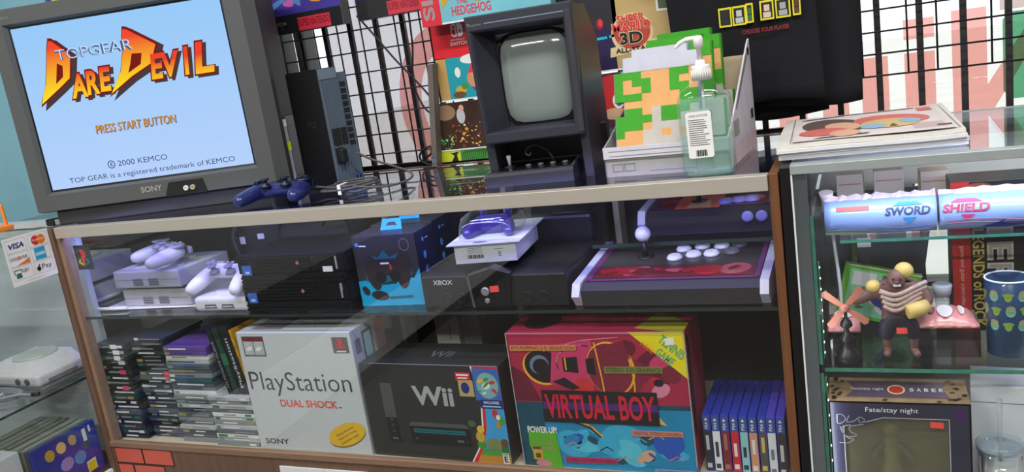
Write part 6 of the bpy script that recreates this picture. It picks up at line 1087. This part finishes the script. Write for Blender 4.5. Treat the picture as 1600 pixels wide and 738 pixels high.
# propeller toy on its stand
t = thing('toy_propeller', 'brown four-bladed toy propeller on a small black stand at the left of the lower shelf', 'toy', (1.841, 0.060, SHELFZ + 0.0005), 0)
BR = m('toy_rust', (170, 104, 84), 0.5, var=0.12)
for a in (38, 128, 218, 308):
    X = T(0, -0.012, 0.104) @ RY(a); b = MB(); b.slab(X @ front(0, 0, 0), [(0.004, -0.004), (0.044, -0.0065), (0.047, 0.0), (0.044, 0.0065), (0.004, 0.004)], -0.0015, 0.0015, BR); b.build('blade', t)
b = MB(); b.lathe([(0.007, -0.004), (0.007, 0.004), (0.003, 0.006)], BR, front(0, -0.013, 0.104), 14); b.tube([(0, -0.009, 0.104), (0.0, 0.0, 0.104), (0.0, 0.0, 0.095)], 0.003, BLACK, 8); b.build('hub', t)
b = MB(); b.lathe([(0.019, 0.0), (0.020, 0.010), (0.012, 0.020), (0.008, 0.034), (0.013, 0.042), (0.006, 0.052), (0.004, 0.060), (0.011, 0.066), (0.009, 0.074), (0.003, 0.080), (0.003, 0.098)], BLACK, None, 18); b.build('stand', t, label='black stand')
# green game case leaning behind
t = thing('game_case', 'bright green game case leaning behind the toy figure', 'game case', (1.842, 0.215, SHELFZ + 0.139), 0, rot=(0, 13.5, 0))
GC = m('green_case', (110, 190, 50), 0.35)
b = MB(); b.box(0, 0.137, 0, 0.014, -0.107, 0, GC, bev=0.001); b.build('case', t)
b = MB(); b.rect(F, 0.0, -0.107, 0.137, 0.0, 0.0004, GC); b.rect(F, 0.012, -0.10, 0.129, -0.008, 0.0007, m('pale_green_print')); b.rect(F, 0.018, -0.04, 0.06, -0.012, 0.0010, WHITE); b.rect(F, 0.07, -0.035, 0.115, -0.012, 0.0010, m('grey_text')); blobs(b, F, 0.014, -0.098, 0.127, -0.04, 0.0011, [m('violet_print'), m('grass_print'), WHITE, m('smoky_lilac')], 52, 18, 0.006, 0.02); b.line(F, [(0, -0.001), (0.137, -0.001)], 0.002, 0.001, WHITE); b.build('cover_art', t)
# pouches in clear trays
PINKW = m('pink_pouch', (226, 150, 146), 0.3, var=0.2, scale=40, coat=0.5, bump=0.4); PWH = m('white_pouch_print', (236, 226, 222), 0.3)
def pouch_tray(lab_tray, lab_pouch, x, y, w, d, h, art):
    t = thing('acrylic_tray', lab_tray, 'clear tray', (x, y, SHELFZ + 0.0004)); b = MB(); b.box(0, w, 0, 0.003, 0, h, CLEAR); b.box(0, w, d - 0.003, d, 0, h, CLEAR); b.box(0, 0.003, 0.003, d - 0.003, 0, h, CLEAR); b.box(w - 0.003, w, 0.003, d - 0.003, 0, h, CLEAR); b.box(0, w, 0, d, h, h + 0.003, CLEAR); b.build('tray', t)
    p = thing('wrapped_pouch', lab_pouch, 'pouch', (x, y, SHELFZ + h + 0.0038)); n = 14
    b = MB(); up = lambda u, v: 0.022 * max(0, math.sin(math.pi * u)) ** 0.6 * max(0, math.sin(math.pi * v)) ** 0.6
    rows = [[(w * (0.01 + 0.98 * i / n), d * (0.02 + 0.96 * j / 8), 0.004 + up(i / n, j / 8) + 0.002 * math.sin(i * 2.3 + j)) for j in range(9)] + [(w * (0.01 + 0.98 * i / n), d * (0.02 + 0.96 * j / 8), 0.0) for j in range(8, -1, -1)] for i in range(n + 1)]
    b.loft(rows, PINKW); b.build('pouch', p)
    b = MB(); TPp = top(0, 0, 0)
    for (cu, cv, ru, rv, mm) in art:
        ps = [(cu + ru * math.cos(2 * math.pi * k / 14), cv + rv * math.sin(2 * math.pi * k / 14)) for k in range(14)]; i = b.mi(mm); b._face([b.bm.verts.new((u * w, v * d, 0.0075 + up(u, v))) for u, v in ps], i)
    b.build('print', p)
pouch_tray('clear tray holding up the pink pouch beside the blue cup', 'pink and white wrapped pouch beside the blue cup', 1.950, 0.075, 0.105, 0.085, 0.050, ((0.5, 0.3, 0.12, 0.2, PWH), (0.3, 0.35, 0.06, 0.12, m('dark_pink_print', (150, 90, 96), 0.4)), (0.75, 0.4, 0.05, 0.2, PWH), (0.2, 0.6, 0.08, 0.15, PWH)))
pouch_tray('clear tray holding up the pale pink pouch at the left behind the propeller toy', 'pale pink pouch at the left of the lower shelf', 1.806, 0.11, 0.058, 0.09, 0.030, ((0.5, 0.4, 0.3, 0.2, PWH),))
t = thing('beige_card_box', 'pale beige box under the left pouch tray', 'box', (1.806, 0.215, SHELFZ + 0.0005)); MB().box(0, 0.055, 0, 0.05, 0, 0.05, m('pale_beige', (206, 198, 176), 0.6), bev=0.001).build('carton', t); b = MB(); b.rect(F, 0.01, 0.01, 0.045, 0.03, 0.0005, m('smoky_lilac')); b.build('print', t)
# blue cup
t = thing('cup', 'dark blue cup with white rim and green spots in the right case', 'cup', (2.100, 0.098, SHELFZ + 0.0005))
CUPB = m('cup_blue', (34, 66, 100), 0.3, coat=0.4)
b = MB(); b.lathe([(0.030, 0.0), (0.0335, 0.003), (0.036, 0.135), (0.0335, 0.137), (0.031, 0.01), (0.002, 0.006)], CUPB, None, 36); b.build('cup', t)
b = MB(); b.tube([(0.035 * math.cos(a), 0.035 * math.sin(a), 0.1375) for a in [2 * math.pi * k / 36 for k in range(36)]], 0.0017, WHITE, 6, True); b.build('rim', t, label='white rim')
b = MB(); 
for r_ in range(3):
    for c_ in range(9):
        a0 = math.radians(-170 + c_ * 36 + (r_ % 2) * 6); zc = 0.112 - r_ * 0.026; kind = (r_ + c_) % 2
        def cp(du, dz): rr = 0.0336 + 0.0026 * (zc + dz) / 0.135 + 0.0004; return (rr * math.cos(a0 + du / 0.036), rr * math.sin(a0 + du / 0.036), zc + dz)
        for (eu, ez, su, sz, mm) in (((0, 0, 0.008, 0.009, m('cup_sage', (120, 170, 140), 0.4)), (0, 0.006, 0.007, 0.005, m('cup_orange', (200, 130, 80), 0.4))) if kind else ((0, 0, 0.006, 0.008, m('cup_green', (130, 160, 70), 0.4)), (0, 0.004, 0.009, 0.0035, m('cup_green')))):
            i = b.mi(mm); b._face([b.bm.verts.new(Vector(cp(eu + su * math.cos(2 * math.pi * k / 12), ez + sz * math.sin(2 * math.pi * k / 12))) * 1.0) for k in range(12)], i)
b.build('pattern', t, label='green and orange spot pattern')
# big guitar-game carton
t = carton('game_carton', 'tall black and red rock game carton lettered sideways behind the blue cup', 'game carton', (2.026, 0.205, SHELFZ + 0.0005), 0, 0.30, 0.09, 0.285, m('carton_black', (34, 30, 32), 0.4))
b = MB(); b.poly(F, [(0.0, 0.0), (0.040, 0.0), (0.036, 0.12), (0.030, 0.285), (0.0, 0.285)], 0.0005, m('carton_red', (196, 48, 44), 0.4)); G = F @ T(0.011, 0.166, 0.0010) @ RZ(-90); b.text(G, 'game and guitar controller', 0.0, 0.0, 0.116, 0.0095, 0, m('pale_pink_text', (236, 190, 180), 0.4))
G = F @ T(0.033, 0.215, 0.0014) @ RZ(-90); b.slab(G, [(-0.06, -0.003), (0.212, -0.003), (0.212, 0.022), (-0.06, 0.022)], -0.0006, -0.0002, INK); b.text(G, 'LEGENDS of ROCK', 0.018, 0.0, 0.188, 0.019, 0.0004, m('legend_yellow', (214, 186, 90), 0.4), 0.02); b.build('side_lettering', t)
b = MB(); b.ell(F, 0.045, 0.262, 0.03, 0.02, 0.0006, m('rust_print')); G = F @ T(0.056, 0.285, 0.0010) @ RZ(-90); 
for s_, u, w in (('H', 0.058, 0.040), ('E', 0.114, 0.034), ('R', 0.153, 0.036), ('O', 0.195, 0.036)):
    b.text(G, s_, u - 0.002, -0.002, w + 0.004, 0.046, 0.0, INK, 0.08); b.text(G, s_, u, 0.0, w, 0.042, 0.0006, m('bone_lettering', (206, 200, 184), 0.4), 0.05); b.text(G, s_, u + 0.003, 0.004, w - 0.006, 0.034, 0.0010, m('bone_lettering2', (170, 164, 150), 0.4), 0.0)
b.build('title_print', t); b = MB(); b.ell(F, 0.10, 0.05, 0.03, 0.05, 0.0004, m('steel_print', (90, 92, 100), 0.4)); b.build('art_print', t)
# white cable inside, frosted cap
t = thing('white_cable', 'white cable hanging inside the right case behind its corner', 'cable', (1.824, 0.15, 0.66)); MB().tube(spline([(-0.004, 0.0, 0.20), (0.0, 0.0, 0.16), (0.006, 0, 0.08), (0.008, 0.0, 0.02), (0.004, 0.004, 0.0)], 6), 0.0032, m('cable_white', (220, 220, 224), 0.5), 8).build('cable', t)
t = thing('clear_cylinder', 'clear plastic cylinder with a frosted cap beside the rock game carton', 'cylinder', (2.006, 0.185, SHELFZ + 0.0005)); MB().lathe([(0.012, 0), (0.012, 0.082)], CLEAR, None, 18).build('body', t); MB().lathe([(0.014, 0.080), (0.017, 0.098), (0.016, 0.100)], m('frosted_cap', (214, 224, 228), 0.4), None, 20).build('cap', t)
# figure box with a window
FBX = m('indigo_carton', (52, 50, 74), 0.35); LEO = m('tan_ornament', (150, 122, 86), 0.45, var=0.2, scale=50); SLV = m('silver_line', (186, 184, 190), 0.35)
t = thing('figure_box', 'dark indigo figure box with a clear window and scroll ornament on the right case floor', 'figure box', (1.803, 0.032, RD + 0.0005), 0)
w, d, h = 0.230, 0.105, 0.232
b = MB(); b.box(0, 0.003, 0, d, 0, h, FBX); b.box(w - 0.003, w, 0, d, 0, h, FBX); b.box(0.003, w - 0.003, d - 0.003, d, 0, h, m('olive_backing', (196, 190, 160), 0.6)); b.box(0.003, w - 0.003, 0, d - 0.003, 0, 0.003, FBX); b.box(0.003, w - 0.003, 0, d - 0.003, h - 0.003, h, FBX)
wl, wr, wt = 0.024, w - 0.034, h - 0.030
b.slab(F, [(0, 0), (wl, 0), (wl, h - 0.05), (0.06, h - 0.045), (0.09, wt), (wr, wt), (wr, 0), (w, 0), (w, h), (0, h)], -0.002, 0, FBX); b.build('carton', t)
MB().box(0.022, w - 0.032, 0.003, 0.0036, 0.003, h - 0.026, glass('window_film_clear', (0.78, 0.78, 0.70), 1.6, 0.05, 0.12, (190, 186, 160))).build('window', t, label='crinkled clear window')
b = MB(); b.text(F, 'Fate/stay night', 0.062, h - 0.022, 0.086, 0.012, 0.0008, WHITE, 0.0); b.build('title_print', t)
b = MB(); b.line(F, [(wl, 0), (wl, h - 0.05)], 0.0016, 0.0006, SLV); b.line(F, [(0.06, h - 0.040), (0.09, wt), (wr, wt), (wr, 0)], 0.0016, 0.0006, SLV)
sc = [[(0.014, h - 0.026), (0.022, h - 0.026), (0.028, h - 0.034), (0.022, h - 0.042), (0.014, h - 0.043), (0.014, h - 0.026)], [(0.034, h - 0.028), (0.030, h - 0.040), (0.042, h - 0.038), (0.052, h - 0.030), (0.060, h - 0.036), (0.052, h - 0.041), (0.050, h - 0.034)], [(0.018, h - 0.05), (0.022, h - 0.062), (0.032, h - 0.070), (0.046, h - 0.066), (0.036, h - 0.060), (0.034, h - 0.05), (0.048, h - 0.046), (0.058, h - 0.044)], [(0.016, h - 0.082), (0.030, h - 0.082), (0.040, h - 0.074), (0.030, h - 0.072), (0.022, h - 0.06), (0.022, h - 0.05), (0.036, h - 0.046)]]
for c in sc: b.line(F, [(p.x, p.y) for p in spline([(q[0], q[1], 0) for q in c], 5)], 0.0016, 0.0010, SLV)
b.build('ornament', t, label='silver scroll ornament')
b = MB(); b.ell(F, w - 0.018, h - 0.020, 0.010, 0.011, 0.0008, m('purple_dot', (72, 34, 96), 0.4)); b.build('sticker', t, label='round purple sticker'); b = MB(); b.slab(F, [(0.166, h - 0.046), (0.187, h - 0.047), (0.187, h - 0.036), (0.166, h - 0.035)], 0.0006, 0.0012, STICK); b.build('price_label', t)
TP = top(0, 0, h); b = MB(); b.rect(TP, 0, 0, w, d, 0.0004, LEO); b.slab(TP, [(0.03, 0.02), (0.20, 0.02), (0.19, 0.06), (0.20, 0.09), (0.03, 0.09), (0.045, 0.055)], 0.0006, 0.0008, m('mauve_panel', (96, 76, 96), 0.25, coat=0.4)); b.text(TP, 'Fate/stay night', 0.038, 0.046, 0.056, 0.014, 0.0012, CARD); b.ell(TP, 0.115, 0.052, 0.015, 0.020, 0.0012, m('pale_gold_print')); b.ell(TP, 0.115, 0.052, 0.012, 0.016, 0.0014, m('oval_red', (190, 50, 44), 0.4))
for k, ch in enumerate('SABER'): b.text(TP, ch, 0.137 + k * 0.012, 0.046, 0.007, 0.014, 0.0012, CARD, 0.02)
R_ = random.Random(4)
for k in range(26): 
    u = R_.choice((R_.uniform(0.004, 0.03), R_.uniform(0.20, 0.226), R_.uniform(0.0, w))); v = R_.uniform(0.004, 0.016) if 0.03 < u < 0.2 else R_.uniform(0.004, d - 0.004); b.ell(TP, max(0.006, min(w - 0.006, u)), v, 0.005, 0.0035, 0.0016, m('umber_print'), R_.uniform(0, 90), 10)
b.build('top_print', t)
t = thing('boxed_figurine', 'pale gold figurine packed behind the window of the indigo box', 'figurine', (1.905, 0.085, RD + 0.0045)); MB().lathe([(0.034, 0.0), (0.030, 0.02), (0.022, 0.06), (0.014, 0.095), (0.018, 0.115), (0.015, 0.13), (0.006, 0.138)], m('pale_gown', (196, 190, 150), 0.45, var=0.1), None, 22).build('gown', t); MB().ball((0, 0, 0.152), 0.016, m('flaxen', (190, 180, 96), 0.45)).build('head', t)
b = skin([(0, -0.004, 0.125), (0.022, -0.010, 0.118), (0.040, -0.022, 0.095), (-0.022, -0.010, 0.118), (-0.034, -0.022, 0.095)], [(0, 1), (1, 2), (0, 3), (3, 4)], [0.009, 0.008, 0.006, 0.008, 0.006], m('steel_blue_sleeve', (110, 130, 150), 0.4), 1); b.build('sleeves', t)
# white cartons and tumbler at the lower right
t = carton('small_carton', 'white carton standing behind the tumbler in the right case', 'carton', (2.040, 0.115, RD + 0.0005), -6, 0.10, 0.09, 0.232, m('white_carton', (220, 222, 226), 0.55)); b = MB(); b.line(F, [(0.0, 0.20), (0.10, 0.20)], 0.0012, 0.0005, m('grey_text')); b.build('print', t)
t = carton('small_carton', 'white carton at the right edge beyond the tumbler in the right case', 'carton', (2.175, 0.110, RD + 0.0005), 14, 0.14, 0.12, 0.25, m('cool_white_carton', (226, 222, 220), 0.55)); b = MB(); b.ell(F, 0.03, 0.20, 0.012, 0.004, 0.0006, INK); b.build('print', t)
t = thing('tumbler', 'clear straw tumbler holding a cream candle on the right case floor', 'tumbler', (2.078, 0.052, RD + 0.0005))
b = MB(); b.lathe([(0.030, 0.0), (0.032, 0.003), (0.0355, 0.145), (0.0345, 0.145), (0.031, 0.006), (0.002, 0.005)], CLEAR, None, 30); b.build('cup', t); b = MB(); b.lathe([(0.0295, 0.007), (0.0335, 0.118), (0.002, 0.118)], m('cream_wax', (226, 226, 206), 0.5), None, 30); b.build('wax', t, label='cream filling')
b = MB(); b.lathe([(0.0375, 0.142), (0.038, 0.152), (0.034, 0.156), (0.010, 0.157), (0.008, 0.155)], glass('lid_plastic', (0.82, 0.88, 0.92), 1.5, 0, 0.2, (210, 220, 226)), None, 30); b.build('lid', t); b = MB(); b.lathe([(0.004, 0.12), (0.004, 0.235)], glass('straw_plastic', (0.85, 0.88, 0.88), 1.4, 0, 0.15), None, 12); b.build('straw', t)

# ================================================================ inside the left wing
LG_Z = 0.5515
t = thing('game_console', 'white disc console with grey lid on the shelf of the left case', 'game console', (-0.295, -0.088, LG_Z), 0)
b = MB(); b.box(0, 0.195, 0, 0.153, 0.012, 0.045, WH, bev=0.010, seg=3); b.loft([[(0.006, 0.006, 0.044), (0.189, 0.006, 0.044), (0.189, 0.148, 0.044), (0.006, 0.148, 0.044)], [(0.03, 0.025, 0.072), (0.165, 0.025, 0.072), (0.165, 0.138, 0.072), (0.03, 0.138, 0.072)]], WH, smooth=False); b.box(0.01, 0.185, 0.01, 0.145, 0.0005, 0.012, m('pad_trim_grey')); b.build('housing', t)
MB().lathe([(0.056, 0.0722), (0.056, 0.075), (0.05, 0.077)], m('lid_grey', (190, 196, 194), 0.3), T(0.098, 0.082, 0), 30).build('disc_lid', t)
b = MB(); RS_ = right(0.195, 0, 0); 
for k in range(2): b.lathe([(0.009, 0), (0.009, 0.002), (0.005, 0.003)], m('port_dark'), F @ T(0.12 + k * 0.035, 0.028, 0.0), 14)
b.build('controller_port', t); MB().box(0.1952, 0.1965, 0.03, 0.12, 0.018, 0.026, m('seam_grey')).build('side_vent', t)
t = thing('cable_coil', 'coiled grey cable with a black plug on the left case shelf', 'cable', (-0.19, -0.135, LG_Z + 0.0065))
pts = []
for k in range(3):
    for j in range(16): a = 2 * math.pi * j / 16; pts.append(((0.062 + 0.006 * k) * math.cos(a), (0.026 + 0.004 * k) * math.sin(a), 0.0045 * k + 0.002 * math.sin(a * 2 + k)))
pts += [(0.085, 0.0, 0.010), (0.105, 0.012, 0.004)]
MB().tube(pts, 0.0036, m('pale_grey_cord', (170, 172, 184), 0.5), 7).build('cord', t); MB().tube([(0.105, 0.012, 0.004), (0.122, 0.020, 0.004)], 0.0055, BLACK, 8).build('plug', t); MB().tube([(0.034, -0.032, -0.002), (0.036, -0.036, 0.014), (0.034, -0.014, 0.016), (0.034, -0.012, -0.002)], 0.003, WHITE, 6).build('cord_tie', t)
# row of game cases standing face to the glass
LCOV = m('cobalt_cover', (44, 64, 160), 0.35, var=0.3, scale=9); EDG = m('case_edge_grey', (150, 152, 146), 0.4); EDG2 = m('case_edge_green', (110, 140, 100), 0.4); EDG3 = m('case_edge_dark', (90, 92, 94), 0.4)
SEQ = ['front', 'second', 'third', 'fourth', 'fifth', 'sixth', 'seventh', 'eighth', 'ninth', 'tenth', 'eleventh', 'twelfth', 'thirteenth', 'fourteenth']
for k in range(14):
    t = thing('game_case', ('blue covered game case standing against the left case glass, front of its row' if k == 0 else 'game case on edge, %s in the row behind the blue cover' % SEQ[k]), 'game case', (-0.044 - k * 0.0148, -0.196 + 0.001 * (k % 3), 0.3025), 0, 'game cases in the left case row')
    MB().box(-0.0138, 0, 0, 0.19, 0, 0.138 - 0.002 * (k % 2), (EDG, EDG3, EDG, EDG2, EDG)[k % 5] if k else LCOV, bev=0.001).build('case', t)
    b = MB()
    if k == 0:
        R2 = right(0.0, 0, 0); b.rect(R2, 0.002, 0.002, 0.188, 0.136, 0.0004, LCOV)
        for u, v, a, c, mm in ((0.045, 0.105, 0.014, 0.016, 'ochre_print'), (0.080, 0.110, 0.014, 0.016, 'pale_gold_print'), (0.115, 0.114, 0.012, 0.015, 'sand_gold_print'), (0.085, 0.062, 0.020, 0.018, 'pale_violet_print'), (0.040, 0.055, 0.018, 0.02, 'violet_print'), (0.125, 0.060, 0.018, 0.018, 'sky_print'), (0.15, 0.085, 0.014, 0.012, 'print_slate_blue')): b.ell(R2, u, v, a, c, 0.0008, m(mm), 15, 10)
        b.rect(R2, 0.146, 0.094, 0.157, 0.128, 0.0012, WHITE); b.rect(R2, 0.166, 0.112, 0.172, 0.130, 0.0012, WHITE); b.slab(R2, [(0.138, 0.008), (0.166, 0.010), (0.166, 0.040), (0.138, 0.038)], 0.0008, 0.0012, WHITE); b.slab(R2, [(0.140, 0.008), (0.164, 0.010), (0.164, 0.036), (0.140, 0.034)], 0.0012, 0.0015, m('yellow_sticker', (236, 214, 30), 0.5)); b.build('cover_print', t)
    else: b.rect(top(-0.0138, 0, 0.138 - 0.002 * (k % 2)), 0.004, 0.01, 0.0095, 0.18, 0.0004, (m('pale_edge', (190, 190, 184), 0.4), EDG2, m('pale_edge'), EDG3)[k % 4]); b.build('edge_print', t)
for k in range(4):
    t = thing('game_case', 'white spined game case with %s mark at the near left case floor' % ('a green', 'a black', 'a red', 'a grey')[k], 'game case', (-0.145 + k * 0.022, -0.335, 0.3025), 4, 'near game cases in the left case')
    MB().box(0, 0.019, 0, 0.125, 0, 0.148, m('white_case', (216, 220, 222), 0.4), bev=0.001).build('case', t)
    b = MB(); b.rect(F, 0.002, 0.11, 0.017, 0.135, 0.0005, (m('grass_print'), INK, STICK, m('grey_text'))[k]); b.line(F, [(0.0095, 0.02), (0.0095, 0.10)], 0.006, 0.0005, m('grey_text')); b.build('spine_print', t)
